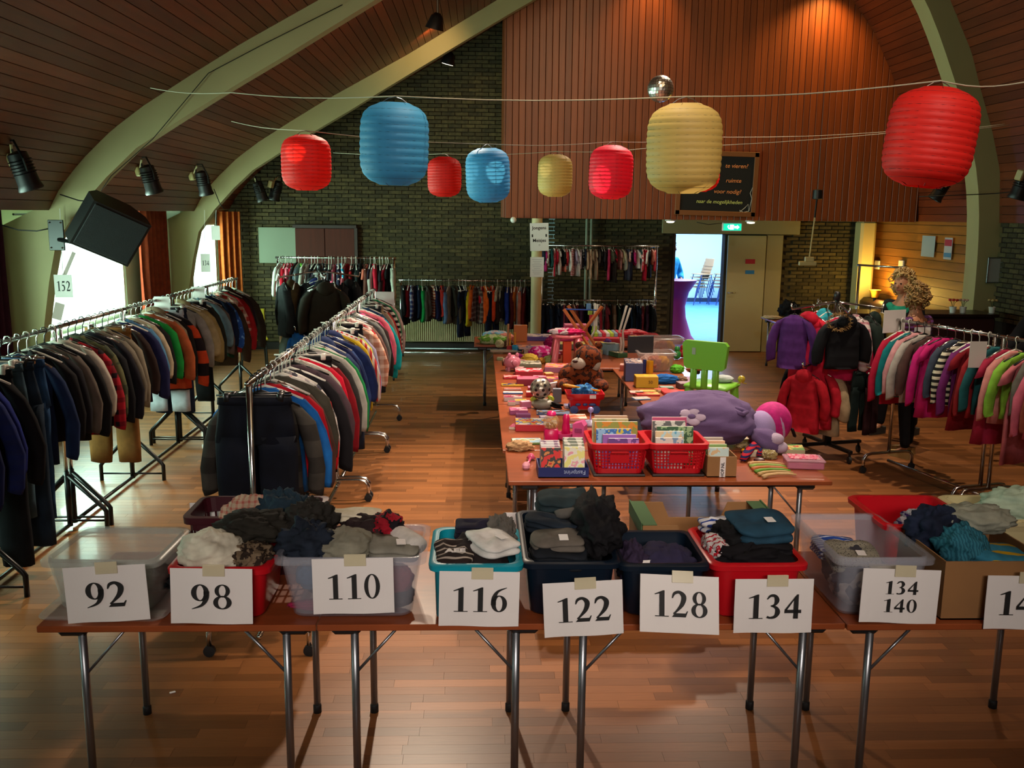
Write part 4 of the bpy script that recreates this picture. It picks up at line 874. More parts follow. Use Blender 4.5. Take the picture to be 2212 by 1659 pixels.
sg = [(('92',), 230, 1283, 3.27, -3, 'white paper sign reading 92 taped to the frosted box', 1.1), (('98',), 457, 1288, 3.28, 1, 'white paper sign reading 98 taped to the red crate', 1.1),
      (('110',), 763, 1266, 3.28, -1, 'white paper sign reading 110 taped to the clear box', .95), (('116',), 1035, 1294, 3.275, 1, 'white paper sign reading 116 taped to the teal box', 1),
      (('122',), 1260, 1315, 3.26, -3, 'white paper sign reading 122 hanging over the table edge', 1), (('128',), 1468, 1305, 3.25, 3, 'brightly lit white paper sign reading 128', 1),
      (('134',), 1671, 1309, 3.255, 0, 'white paper sign reading only 134 taped to the red crate', 1), (('134', '140'), 1944, 1288, 3.23, 2, 'white paper sign with 134 above 140 on the clear box', 1.05), (('140',), 2212, 1302, 3.22, 1, 'white paper sign starting with 14 cut off by the right photo edge', 1)]
for ln, px_, py_, Y, roll, lb, wd in sg: sign(ln, px_, py_, Y, roll, lb, pitch=(-.42 if ln == ('128',) else -.05), fh=.095 if len(ln) == 1 else .052, wide=wd if len(ln) == 1 else 1.15)
def backcard(px_, py_, Y, lb): q = P(px_, py_, Y=Y); o = MB().box((0, 0, 0), (.24, .002, .19)).build('paper_sign', M_PAPER, loc=q); tag(o, lb, 'sign')
backcard(470, 1130, 4.11, 'blank back of a paper sign behind the maroon crate'); backcard(1145, 1150, 4.12, 'blank back of a paper sign at the left rear of the 122 crate'); backcard(1280, 1150, 4.12, 'blank back of a paper sign at the right rear of the 122 crate')
# ------------------------------------------------------------------ folded and crumpled clothes
def fold(label, loc, d, col, rz=0, tilt=(0, 0), seed=0, layers=3, wr=1, name='folded_garment', group=None, tagged=False):
    """soft folded stack of cloth: rounded slab with layer grooves and wrinkles, bottom centre at loc"""
    w, dp, h = d; b = MB(); n = 36; rs = []; L_ = layers*4
    for k in range(L_+1):
        t = k/L_; g = abs(math.sin(math.pi*layers*t)); ins = (1-g**.5)*.014+(.02 if k in (0, L_) else 0); ring = []
        for j in range(n):
            a = 2*math.pi*j/n; c, s = math.cos(a), math.sin(a); x = (w/2-ins)*abs(c)**.42*(1 if c > 0 else -1); y = (dp/2-ins)*abs(s)**.42*(1 if s > 0 else -1)
            v = Vector((x, y, h*t)); q = v*1.0+Vector((seed*3.1, seed, 0)); x += noise.noise(q*9)*.02*wr; y += noise.noise(q*9+Vector((7, 0, 0)))*.02*wr
            z = h*t*(1+.25*wr*noise.noise(Vector((x*5+seed, y*5, 1))))+.012*wr*noise.noise(Vector((x*16+seed, y*16, t)))*t
            ring.append((x, y, z))
        rs.append(ring)
    for f in (.75, .5, .25, .05):
        ring = []
        for (x, y, z) in rs[L_]: ring.append((x*f, y*f, h*(1+.25*wr*noise.noise(Vector((x*f*5+seed, y*f*5, 1))))+.02*wr*noise.noise(Vector((x*f*15+seed, y*f*15, 2)))))
        rs.append(ring)
    b.rings(rs); R = Matrix.Rotation(rz, 4, 'Z') @ Matrix.Rotation(tilt[0], 4, 'X') @ Matrix.Rotation(tilt[1], 4, 'Y')
    o = b.build(name, fab(*col) if isinstance(col, tuple) else fab(col), loc=loc, rot=R.to_euler(), smooth=True)
    tag(o, label, 'clothes', group)
    if tagged: MB().rbox((w*.12, -dp*.15, h*1.08+.006), (.035, .045, .002), .0005).build('price_tag', M_PAPER, o)
    return o
def heap(label, loc, r, col, seed=0, rz=0, name='crumpled_garment', group=None, amp=.28, cat='clothes'):
    """crumpled cloth lying in a lump, base at loc"""
    def fn(q): return 1+amp*noise.noise(q*2.2+Vector((seed*5, 0, 0)))+amp*.55*(abs(noise.noise(q*4.5+Vector((0, seed*3, 0))))*2-.5)+amp*.16*noise.noise(q*11+Vector((seed, 0, 0)))-amp*.42*max(0, 1-abs(noise.noise(Vector((q.x*2.6+q.z, q.y*2.6, q.z*1.2+seed))))*9)
    b = MB().ball((0, 0, r[2]*.75), r, 56, 36, fn); b.v = [(x, y, max(z, 0)) for x, y, z in b.v]
    o = b.build(name, fab(*col) if isinstance(col, tuple) else fab(col), loc=loc, rot=(0, 0, rz), smooth=True); return tag(o, label, cat, group)
def roll_(label, a, c, r, col, seed=0, ends=None):
    a, c = Vector(a), Vector(c); b = MB(); d = (c-a).normalized(); pts = [a.lerp(c, t/6) for t in range(7)]
    b.path(pts, [r*.8]+[r*(1+.12*noise.noise(Vector((t, seed, 0)))) for t in range(5)]+[r*.85], 16, ry=[r*.7*.9]+[r*.8]*5+[r*.7])
    o = b.build('rolled_garment', fab(*col) if isinstance(col, tuple) else fab(col), smooth=True); return tag(o, label, 'clothes')
G = lambda s: 'clothes in the %s box' % s
# 92
cx, y0 = B92.location.x, B92.location.y-.17
heap('small dark navy garment at the bottom of the frosted 92 box', (cx+.06, y0+.17, .775), (.13, .1, .05), '#10161c', 3); heap('dark grey garment on the right in the 92 box', (cx+.12, y0+.2, .775), (.08, .09, .045), '#1c2022', 4)
# 98
cx, y0, w = C98
heap('dark filling garments deep in the red 98 crate', (cx, y0+.19, .77), (w*.42, .15, .13), '#2a2420', 31, amp=.12)
heap('puffy cream white garment on the left of the 98 crate', (cx-.055, y0+.10, .915), (.125, .10, .085), '#c8c4b0', 5, amp=.16); heap('dark olive black garment on top of the 98 crate', (cx+.075, y0+.22, .985), (.15, .1, .065), '#22201a', 6)
heap('tan and brown patterned garment at the right of the 98 crate', (cx+.10, y0+.1, .925), (.08, .09, .05), ('#6c5c48', 'camo', '#2a2018', 3), 7); heap('beige checked shirt rolled behind the 98 crate', (cx+.03, y0+.42, .97), (.13, .06, .075), ('#b09c84', 'plaid', '#a0584c', 3), 8, amp=.2)
heap('dark teal blue garment behind the 98 crate', (cx+.16, y0+.40, .96), (.11, .09, .10), '#1c2e3a', 9)
# 110
cx, y0, w = C110
heap('mixed red and dark garments at the bottom of the clear 110 box', (cx, y0+.17, .757), (w*.38, .13, .10), ('#34101e', 'camo', '#16181e', 1), 10, amp=.1); heap('bright pink garment at the bottom left of the 110 box', (cx-.06, y0+.075, .757), (.19, .04, .022), '#8c1c44', 11, amp=.12); heap('blue garment pressed to the front of the 110 box', (cx-.15, y0+.09, .84), (.07, .05, .06), '#2a5c80', 12, amp=.12)
heap('red garment at the right front of the 110 box', (cx+.17, y0+.08, .83), (.06, .045, .06), '#80202c', 13, amp=.12); heap('dark green garment low at the right of the 110 box', (cx+.16, y0+.11, .76), (.07, .06, .05), '#1c201c', 131, amp=.12)
heap('dark grey green garment heaped on the left of the 110 box', (cx-.19, y0+.26, .955), (.11, .10, .10), '#24221e', 14); heap('crumpled dark blue jeans at the left front of the 110 box', (cx-.175, y0+.12, .94), (.11, .09, .085), ('#18202c', 'denim', '#fff'), 15, amp=.34)
heap('light grey hooded top in the middle of the 110 box', (cx-.03, y0+.13, .935), (.115, .10, .07), '#7c7a6a', 16, amp=.18); fold('grey folded trousers with a tag at the right of the 110 box', (cx+.15, y0+.13, .955), (.2, .17, .055), '#7a786c', .15, (.12, .06), 17, 2, tagged=True)
fold('cream folded top lying at the back of the 110 box', (cx-.03, y0+.32, 1.03), (.22, .09, .04), '#c4bca4', -.05, (.05, .05), 18, 2); heap('dark brown garment under the cream one in the 110 box', (cx+.04, y0+.28, .96), (.13, .07, .06), '#281c1c', 19)
heap('red and black garment at the back right of the 110 box', (cx+.11, y0+.27, .97), (.07, .07, .06), ('#8c1020', 'camo', '#141014', 2), 20); roll_('white rolled garment standing at the right rear of the 110 box', (cx+.15, y0+.25, 1.0), (cx+.25, y0+.12, .99), .045, '#c8c4bc', 21)
# 116
cx, y0, w = C116
heap('dark filling garments in the teal 116 box', (cx, y0+.2, .76), (w*.42, .15, .15), '#241c1c', 22, amp=.1); fold('dark brown striped jumper folded on the left of the 116 box', (cx-.08, y0+.12, .93), (.155, .20, .06), ('#241a18', 'ystripe', '#a89c90', 1.3), .02, (.08, 0), 23, 2); _j = txt('AEE', .045, M_PAPER, None, (0, 0, 0), (0, 0, 0), 'lettering', .002); _j.parent = bpy.data.objects[[o.name for o in bpy.data.objects if o.get('label', '').startswith('dark brown striped jumper')][0]]; _j.location = (0, -.06, .078)
fold('small brown printed garment at the front of the 116 box', (cx-.085, y0+.055, .925), (.14, .07, .045), '#4a3828', 0, (.1, 0), 24, 2); o = fold('white folded garment with a tag on the 116 box', (cx+.06, y0+.14, .975), (.17, .2, .05), '#d0cec8', .6, (.06, .05), 25, 2, tagged=True)
fold('dark navy folded garment at the back of the 116 box', (cx+.0, y0+.33, .96), (.2, .09, .06), '#1c1a2a', .05, (0, 0), 26, 3); heap('grey brown garment at the back right of the 116 box', (cx+.10, y0+.28, .94), (.06, .07, .07), '#54504a', 27)
# 122
cx, y0, w = C122
heap('dark filling garments in the long navy 122 crate', (cx, y0+.3, .76), (w*.42, .24, .14), '#14161a', 28, amp=.1)
fold('grey folded jeans with a tag at the front of the 122 crate', (cx-.05, y0+.1, 1.0), (.20, .15, .035), '#5c564e', .03, (.16, 0), 29, 2, tagged=True); fold('dark blue folded jeans under the grey pair in the 122 crate', (cx-.045, y0+.09, .93), (.21, .17, .07), ('#14181e', 'denim', '#fff'), .02, (.1, 0), 30, 3)
fold('dark denim jeans folded across the middle of the 122 crate', (cx-.06, y0+.24, 1.0), (.22, .12, .06), ('#141e28', 'denim', '#fff'), -.1, (.1, .1), 32, 3); roll_('grey rolled trousers in the middle of the 122 crate', (cx-.04, y0+.28, 1.06), (cx+.08, y0+.30, 1.07), .026, '#4a4844', 33)
fold('dark green blue jeans on top at the back of the 122 crate', (cx+.0, y0+.42, 1.03), (.22, .16, .07), ('#1c2a2e', 'denim', '#fff'), .06, (.15, 0), 34, 3); heap('black garment along the right of the 122 crate', (cx+.12, y0+.24, .95), (.10, .22, .11), '#0e0d10', 35)
# 128
cx, y0, w = C128
heap('dark navy plain garment in the 128 crate', (cx+.03, y0+.16, .80), (.13, .14, .10), '#2a2640', 36, amp=.2); heap('dark purple garment at the left of the 128 crate', (cx-.10, y0+.14, .82), (.06, .12, .10), '#2c2238', 37); heap('small cream garment peeping out in the 128 crate', (cx-.03, y0+.17, .88), (.035, .04, .03), '#a09078', 38)
q = link('price_tag', MB().rbox((0, 0, 0), (.045, .05, .002), .0005).mesh('price_tag', M_PAPER), loc=(cx-.05, y0+.06, .93), rot=(.5, 0, .1)); tag(q, 'small white price tag on the navy clothes in the 128 crate', 'tag')
for k in range(2): tag(MB().path([(-.02, 0, 0), (-.01, 0, .006), (.01, 0, .006), (.02, 0, 0)], [.004, .008, .008, .004], 8).build('toggle_button', mat('toggle_horn', '#a87c48', .4), loc=(cx+.01+k*.05, y0+.12-k*.05, .915), rot=(0, 0, .3), smooth=True), '%s light horn toggle button on the navy garment of the 128 crate' % ('upper' if k == 0 else 'lower'), 'button')
# 134
cx, y0, w = C134
heap('black lace garment along the front of the red 134 crate', (cx+.0, y0+.08, .91), (w*.46, .07, .06), '#0c0a0e', 39, amp=.3); heap('white garment with red stripes at the left of the 134 crate', (cx-.13, y0+.16, .94), (.05, .10, .05), ('#c4bebc', 'ystripe', '#a01c28', 1.6), 40, amp=.2)
fold('black folded garment in the middle of the 134 crate', (cx+.05, y0+.17, .95), (.23, .2, .065), '#0e0d10', .05, (.05, 0), 41, 3); heap('black garment at the left of the 134 crate pile', (cx-.06, y0+.2, .96), (.08, .09, .06), '#0c0c0e', 42)
fold('teal blue folded garment with a tag on top of the 134 crate', (cx+.05, y0+.2, 1.015), (.23, .22, .065), '#1e3e50', .1, (.1, 0), 43, 2, tagged=True); fold('white and blue striped garment at the back left of the 134 crate', (cx-.08, y0+.33, .98), (.15, .10, .05), ('#c8c8cc', 'ystripe', '#243c80', 1.4), .1, (0, 0), 44, 2)
# 134 140
cx, y0, w = C140
heap('dark and white garments in the bottom of the clear 134 140 box', (cx-.02, y0+.14, .757), (w*.36, .1, .09), ('#3c3c48', 'camo', '#98908c', 1), 45, amp=.15); fold('grey leopard patterned garment with a tag in the 134 140 box', (cx-.03, y0+.24, .88), (.2, .25, .05), ('#8c8878', 'dots', '#2a2a2a', 4), -.15, (.08, 0), 46, 2, tagged=True)
fold('blue and white garment under the leopard one in the 134 140 box', (cx-.05, y0+.37, .86), (.18, .16, .06), ('#20408c', 'ystripe', '#c8c8cc', 2), -.1, (0, 0), 47, 3); fold('pale cream folded top at the front of the 134 140 box', (cx+.07, y0+.09, .87), (.14, .12, .05), '#c4bc98', .1, (0, 0), 48, 2); heap('dark garment deep in the 134 140 box', (cx, y0+.3, .757), (w*.34, .14, .1), '#34343c', 49, amp=.1)
heap('purple and white checked shirt in the rear red box', (CR2[0]+.06, CR2[1]+.14, .86), (.15, .10, .09), ('#c8c0c8', 'plaid', '#34205c', 2.2), 50, amp=.2)
# carton right, cream box
cx, y0 = CCB
heap('dark jeans at the back left of the right-hand carton', (cx-.1, y0+.3, .9), (.12, .10, .11), ('#141c30', 'denim', '#fff'), 51); heap('teal ribbed jumper in the right-hand carton', (cx-.06, y0+.17, .90), (.10, .12, .09), ('#1c5060', 'vstripe', '#2c6878', 3), 52, amp=.2)
fold('striped jumper with yellow, blue and maroon bands in the right-hand carton', (cx+.05, y0+.12, .92), (.26, .16, .06), ('#2c7088', 'ystripe', '#b08c14', .6), .1, (.2, .1), 53, 2); heap('light grey green garment on top of the right-hand carton', (cx+.06, y0+.3, 1.0), (.15, .10, .06), '#8a8c7c', 54, amp=.2)
heap('pale mint garment in the cream box', (CCR[0]+.02, CCR[1]+.15, .93), (.2, .12, .09), '#a8bca4', 55, amp=.2)
# ------------------------------------------------------------------ lanterns, strings, mirror ball
def paper(c, tr=.45):
    M = bpy.data.materials.new('lantern_paper'); M.use_nodes = True; N, L = M.node_tree.nodes, M.node_tree.links
    b = N['Principled BSDF']; b.inputs['Base Color'].default_value = (*lin(c), 1); b.inputs['Roughness'].default_value = .6
    t = N.new('ShaderNodeBsdfTranslucent'); t.inputs[0].default_value = (*lin(c), 1); mx = N.new('ShaderNodeMixShader'); mx.inputs[0].default_value = tr
    L.new(b.outputs[0], mx.inputs[1]); L.new(t.outputs[0], mx.inputs[2]); L.new(mx.outputs[0], N['Material Output'].inputs[0]); return M
PB, PR, PY = paper('#4aa2cc'), paper('#ee281e'), paper('#dcc070')
def lantern(label, px_, pyt, pyb, wpx, Wd, m_, c, tilt=(0, 0), ribs=14):
    Y = Wd*2030/wpx*.985; q0, q1 = P(px_, pyt, Y=Y), P(px_, pyb, Y=Y); h = q0.z-q1.z; R = Wd/2
    t = thing('paper_lantern', label, 'lantern', (q0.x, Y, q0.z)); t.rotation_euler = (tilt[0], tilt[1], random.uniform(0, 1))
    rs = []; n = 32; K = ribs*4
    for k in range(K+1):
        u = k/K; s = abs(2*u-1); r = R*(1-s**4.6)**.40 if s < 1 else 0; r = max(r, R*.42)
        r *= 1+.022*abs(math.sin(math.pi*ribs*u))-.011; rs.append([(r*math.cos(2*math.pi*j/n)*(1+.01*noise.noise(Vector((j, k*.2, px_)))), r*math.sin(2*math.pi*j/n), -h*u) for j in range(n)])
    MB().rings(rs, cap=False).build('paper_shade', m_, t, smooth=True)
    b = MB()
    for k in range(1, ribs):
        u = k/ribs; s = abs(2*u-1); r = max(R*(1-s**4.6)**.40, R*.42)*.985
        b.path([(r*math.cos(a), r*math.sin(a), -h*u) for a in [2*math.pi*j/24 for j in range(25)]], .0016, 4, cap=False)
    for j in range(6): a = 2*math.pi*j/6; b.path([(max(R*(1-abs(2*u-1)**4.6)**.40, R*.42)*.97*math.cos(a), max(R*(1-abs(2*u-1)**4.6)**.40, R*.42)*.97*math.sin(a), -h*u) for u in [i/14 for i in range(15)]], .002, 4)
    b.build('wire_rib', mat('rib_wire', c, .6), t)
    MB().path([(-R*.4, 0, -.004), (-R*.2, 0, .02), (0, 0, .03), (R*.2, 0, .02), (R*.4, 0, -.004)], .002, 5).build('hanging_wire', M_STEEL, t)
    return q0
S1 = [lantern('big blue paper lantern, front string, farthest left of the large ones', 853, 222, 400, 141, .35, PB, '#2c6a88', (.05, .02), 11),
      lantern('big yellow paper lantern, largest of the yellow ones', 1481, 224, 418, 155, .35, PY, '#a08a50', (.04, -.02)),
      lantern('big red paper lantern at the far right, largest of all', 2030, 192, 405, 178, .35, PR, '#8c1414', (.03, .10))]
S2 = [lantern('red paper lantern left of the big blue one', 660, 292, 411, 101, .35, PR, '#8c1414', (0, 0)), lantern('blue paper lantern, smaller one hanging near the centre', 1052, 320, 437, 92, .35, PB, '#2c6a88', (0, -.06)),
      lantern('pink red paper lantern just left of the big yellow one', 1323, 315, 430, 91, .35, paper('#ee2440'), '#8c1424', (0, .04)), lantern('red paper lantern mostly hidden behind the big yellow one', 1512, 305, 414, 88, .35, PR, '#8c1414')]
S3 = [lantern('smallest red paper lantern, beside the smaller blue one', 960, 339, 425, 70, .35, PR, '#8c1414'), lantern('small yellow paper lantern in front of the panelled wall', 1200, 334, 425, 72, .35, PY, '#a08a50')]
def string(label, pts, lbl_px=None):
    pts = [Vector(p) for p in pts]; c = []
    for a, d in zip(pts, pts[1:]):
        n = 6
        for k in range(n):
            t = k/n; c.append(a.lerp(d, t)-Vector((0, 0, .02*math.sin(math.pi*t))))
    c.append(pts[-1]); o = MB().path(c, .0032, 5).build('lantern_string', mat('twine', '#a09880', .8), smooth=True); return tag(o, label, 'string')
up_ = Vector((0, 0, .032))
string('front white string holding the three big lanterns', [P(325, 190, Y=7.2), P(500, 200, Y=6.3)]+[s+up_ for s in S1]+[P(2212, 178, Y=3.7), P(2500, 165, Y=3.3)])
string('second string holding the middle-sized red and blue lanterns', [P(500, 262, Y=9.5)]+[s+up_ for s in S2[:3]]+[S2[3]+up_, P(1940, 283, Y=8.6), P(2170, 268, Y=8.9)])
string('rear string holding the two smallest lanterns', [P(720, 330, Y=12.5)]+[s+up_ for s in S3]+[P(1400, 320, Y=9.4), P(1940, 286, Y=8.8), P(2180, 270, Y=9.2)])
q = P(1427, 192, Y=10.5); r = 27/2030*10.7
t = thing('mirror_ball', 'round mirror ball hanging above the big yellow lantern', 'mirror ball', q)
b = MB(); nb = 14
for i in range(nb):
    a0, a1 = math.pi*i/nb-math.pi/2+.01, math.pi*(i+1)/nb-math.pi/2-.01; rc_ = r*math.cos((a0+a1)/2); m_n = max(3, int(2*math.pi*rc_/(r*math.pi/nb)))
    for j in range(m_n):
        b0, b1 = 2*math.pi*j/m_n+.015, 2*math.pi*(j+1)/m_n-.015; k = Vector((random.uniform(-1, 1), random.uniform(-1, 1), random.uniform(-1, 1)))*.0012
        b.add([Vector((r*math.cos(u)*math.cos(v), r*math.cos(u)*math.sin(v), r*math.sin(u)))+k*s for s, (u, v) in zip((1, -1, 1, -1), ((a0, b0), (a0, b1), (a1, b1), (a1, b0)))], [(0, 1, 2, 3)])
o = b.build('mirror_tile', mat('mirror', '#f0f0e8', .3, 1), t); o['kind'] = 'stuff'
MB().ball((0, 0, 0), r*.985, 24, 14).build('core', mat('ball_core', '#4a463c', .5), t, smooth=True); MB().path([(0, 0, r), (0, 0, 3.0)], .003, 5).build('cord', M_BLACK, t)
# ------------------------------------------------------------------ chalkboard on the loft
c0, c1, c2, c3 = P(1465, 326, Y=FY-.05), P(1640, 326, Y=FY-.05), P(1465, 465, Y=FY-.05), P(1640, 465, Y=FY-.05)
w, h = c1.x-c0.x, c0.z-c2.z
t = thing('chalkboard', 'black chalkboard in a wooden frame with chalk writing, above the doorway', 'board', ((c0.x+c1.x)/2, FY-.03, (c0.z+c2.z)/2)); t.rotation_euler = (0, .02, 0)
MB().rbox((0, 0, 0), (w-.06, .02, h-.06), .003).build('board', mat('chalk_black', '#0a0c0c', .8), t)
b = MB()
for s in (-1, 1): b.rbox((s*(w/2-.03), -.008, 0), (.07, .035, h), .004).rbox((0, -.008, s*(h/2-.03)), (w, .035, .07), .004)
b.build('frame', mat('frame_wood', '#7c4a20', .5), t)
CO, CG = mat('orange_chalk', '#f09858', .9), mat('green_chalk', '#d4e080', .9)
for s, x, z, c, sz in (('te vieren?', .27, .26, CO, .085), ('ruimte', .24, .05, CO, .085), ('voor nodig?', .16, -.11, CO, .085), ('naar de mogelijkheden', .05, -.26, CG, .075)):
    txt(s, sz, c, t, (x, -.013, z), (math.pi/2, 0, 0), 'lettering', 0, shear=.2)
MB().path([(.36, -.014, -.40), (.44, -.014, -.33), (.48, -.014, -.28), (.5, -.014, -.38), (.53, -.014, -.2), (.5, -.014, -.12), (.53, -.014, -.04)], .004, 5).path([(.5, -.014, -.38), (.42, -.014, -.4), (.36, -.014, -.37)], .004, 5).build('flourish', mat('white_chalk', '#c8c8c0', .9), t)
q = P(1165, 512, Y=13.74); t = link('paper_sign', MB().box((0, 0, 0), (.27, .004, .40)).mesh('paper_sign', M_PAPER), loc=(q.x, 13.74, q.z), rot=(0, -.03, 0)); tag(t, 'white paper sign reading Jongens and Meisjes on the round column', 'sign')
for s, z in (('Jongens', .13), ('Meisjes', -.05)): txt(s, .066, M_INK, t, (0, -.003, z), (math.pi/2, 0, 0), 'lettering', .001)
b = MB(); b.box((-.10, -.003, .02), (.02, .001, .04)).box((.10, -.003, .02), (.02, .001, .04)).lathe([(.008, 0), (.011, 0)], 10, (0, -.0035, -.115), Matrix.Rotation(math.pi/2, 3, 'X'), cap=False); b.build('printed_mark', M_INK, t)
q = P(1160, 577, Y=13.75); o = MB().box((0, 0, 0), (.20, .004, .29)).build('paper_sheet', M_PAPER, loc=(q.x, 13.75, q.z)); tag(o, 'smaller white sheet taped to the column below the Jongens sign', 'sign')
b = MB()
for k in range(9): b.box((0, -.003, .11-k*.026), (.15-.03*(k % 3), .001, .004))
b.build('printed_line', mat('grey_ink', '#8c8890', .8), o)
# ------------------------------------------------------------------ stage lights, speaker, cans
def stage_light(px_, py_, Y, label, aim=(.4, .3, -1), s=1.0, clamp=True):
    q = P(px_, py_, Y=Y); t = thing('stage_light', label, 'stage light', q); t.rotation_euler = Vector(aim).to_track_quat('-Z', 'Y').to_euler(); t.scale = (s, s, s)
    MB().lathe([(.02, .16), (.075, .14), (.08, .04), (.085, -.10), (.098, -.14), (.092, -.15), (.08, -.11), (.06, -.08)], 18).build('housing', M_BLACK, t, smooth='auto')
    b = MB()
    for k in range(5): b.lathe([(.086, -.02+k*.025), (.092, -.018+k*.025), (.086, -.012+k*.025)], 18)
    b.build('cooling_rib', M_BLACK, t)
    MB().path([(.1, 0, 0), (.12, 0, .1), (.06, 0, .24), (-.06, 0, .24), (-.12, 0, .1), (-.1, 0, 0)], .009, 6).build('yoke', M_BLACKMETAL, t)
    if clamp: MB().rbox((-.19, 0, .1), (.09, .07, .11), .01).path([(-.16, 0, .12), (-.05, 0, .22)], .012, 6).build('junction_box', mat('cream_box', '#b0a070', .5), t)
for i, (a, c, Y, lb, am) in enumerate(((52, 370, 7.7, 'black stage light at the far left under the roof', (.25, .2, -1)), (325, 388, 10.5, 'black stage light between the two left beams, nearer one', (.2, .2, -1)), (440, 396, 12.4, 'black stage light left of the second beam', (.15, .2, -1)), (562, 414, 15.0, 'black stage light right of the second beam, left of a pair', (.3, .1, -1)), (596, 412, 15.2, 'black stage light near the brick wall, right of a pair', (-.3, .1, -1)), (2032, 410, 12.6, 'black stage light under the big red lantern', (-.5, .2, -1)), (2207, 400, 10.0, 'black stage light cut by the right photo edge', (-.2, .2, -1)))):
    stage_light(a, c, Y, lb, am)
for a, c, Y, lb in ((940, 55, 11.4, 'black pendant can lamp high on the left roof slope'), (968, 132, 14.6, 'lit pendant can lamp below the second beam')):
    q = P(a, c, Y=Y); t = thing('can_lamp', lb, 'lamp', q); t.rotation_euler = (.2, .25, 0)
    MB().lathe([(.03, .14), (.07, .1), (.11, -.04), (.10, -.04), (.06, .08)], 18).build('shade', M_BLACK, t, smooth='auto'); MB().path([(0, 0, .13), (-.05, 0, .34)], .012, 6).build('stem', M_BLACK, t)
    if c > 100: MB().lathe([(.09, -.03), (.085, -.045), (.02, -.05)], 16).build('bulb', mat('lit_bulb', '#fff0d0', .4, emit=8), t)
# loudspeaker on the first beam
q = P(232, 492, Y=8.6); t = thing('loudspeaker', 'large black loudspeaker cabinet tilted on the first left beam', 'speaker', q); t.rotation_euler = (.42, .42, .75)
cab = [(-.20, -.17), (.20, -.17), (.30, .05), (.17, .2), (-.17, .2), (-.30, .05)]
MB().prism([(x, y) for x, y in ((-.27, -.15), (.27, -.15), (.27, .06), (.16, .22), (-.16, .22), (-.27, .06))], 'z', -.22, .22).build('cabinet', mat('speaker_black', '#0b0c0c', .55), t)
MB().rbox((0, -.156, 0), (.50, .012, .40), .005).build('grille', mat('speaker_grille', '#131416', .8, bump=.6, bscale=300), t)
br = P(122, 508, Y=8.95); t2 = thing('speaker_bracket', 'black wall bracket plate with four bolts beside the loudspeaker', 'bracket', br)
MB().rbox((0, 0, 0), (.14, .02, .28), .004).build('plate', M_BLACKMETAL, t2); MB().path([(.02, 0, -.04), (.18, -.1, -.06), (.30, -.25, -.03)], .02, 8).build('arm', M_BLACKMETAL, t2, smooth=True)
for sx in (-1, 1):
    for sz in (-1, 1): MB().ball((sx*.05, -.014, sz*.115), .008, 8, 5).build('bolt', M_CHROME, t2)
def cable(label, pts, r=.006): return tag(MB().path([P(*p[:2], Y=p[2]) for p in pts], r, 5).build('cable', M_BLACK, smooth=True), label, 'cable')
cable('black cable sagging from the left edge to the speaker bracket', [(0, 485, 8.9), (40, 497, 8.95), (80, 499, 8.95), (115, 492, 8.95)]); cable('thin black cable from the first beam to the loudspeaker', [(130, 420, 8.95), (170, 433, 8.9), (200, 436, 8.75), (215, 425, 8.65)])
cable('thin cable running down along the first beam', [(740, 10, 9.1), (560, 100, 9.1), (450, 158, 9.1), (330, 300, 9.1), (240, 380, 9.1), (218, 412, 9.0)], .004); cable('dark cable hanging beside the second beam', [(462, 408, 13.6), (475, 440, 13.6), (484, 452, 13.6)]); cable('cable above the exit sign', [(1505, 480, 14.1), (1530, 485, 14.1), (1560, 482, 14.1)], .005)
cable('festoon cable across the right beam', [(1985, 425, 11.7), (2108, 420, 11.6), (2150, 418, 11.6), (2212, 412, 11.0)], .006)
# hoist pole with socket box near the brick pier
t = thing('hanging_pole', 'thin pole hanging from the loft with a white socket bar at its foot', 'pole', (0, 0, 0)); a, c, d = P(1766, 420, Y=13.2), P(1760, 470, Y=13.2), P(1748, 560, Y=13.2)
MB().path([a, c], .012, 6).build('upper_rod', M_BLACKMETAL, t); MB().path([a, (a.x, a.y, 5.6)], .0025, 4).build('cord', M_BLACK, t); MB().path([c, d], .011, 6).build('lower_rod', mat('cream_rod', '#b09a68', .5), t)
MB().lathe([(.03, .07), (.065, .06), (.07, -.06), (.04, -.07)], 14, a).build('motor', M_BLACK, t, smooth='auto'); MB().rbox((d.x, d.y, d.z), (.13, .05, .07), .008).rbox((d.x-.02, d.y, d.z-.06), (.25, .05, .06), .008).build('socket_bar', mat('cream_box', '#b0a070', .5), t)
# ------------------------------------------------------------------ right side: papers, bench, flowers, rack, lamp
def wallpaper_(px_, py_, w, h, X, col, label, name='poster'):
    q = P(px_, py_, X=X); o = MB().box((0, 0, 0), (.004, w, h)).build(name, mat('sheet', col, .7), loc=q); tag(o, label, 'poster'); return o
wallpaper_(2005, 532, .40, .30, 6.53, '#8ca4b4', 'pale blue sheet pinned to the slatted wall'); o = wallpaper_(2048, 537, .22, .30, 6.53, '#a8b0bc', 'narrow printed poster with red top and blue foot on the slatted wall')
MB().box((-.004, 0, .08), (.002, .2, .09)).build('print', mat('print_red', '#a02848', .6), o); MB().box((-.004, 0, -.09), (.002, .2, .06)).build('print', mat('print_blue', '#2c7cb0', .6), o)
q = P(2153, 584, Y=11.7); t = thing('whiteboard', 'small whiteboard in a grey frame on the right beam', 'board', (q.x, 11.72, q.z)); w, h = .22, .31
MB().box((0, 0, 0), (w, .01, h)).build('panel', mat('board_white', '#9ca09a', .4), t); b = MB()
for s in (-1, 1): b.rbox((s*w/2, -.006, 0), (.015, .02, h+.015), .003).rbox((0, -.006, s*h/2), (w+.015, .02, .015), .003)
b.build('frame', M_STEEL, t)
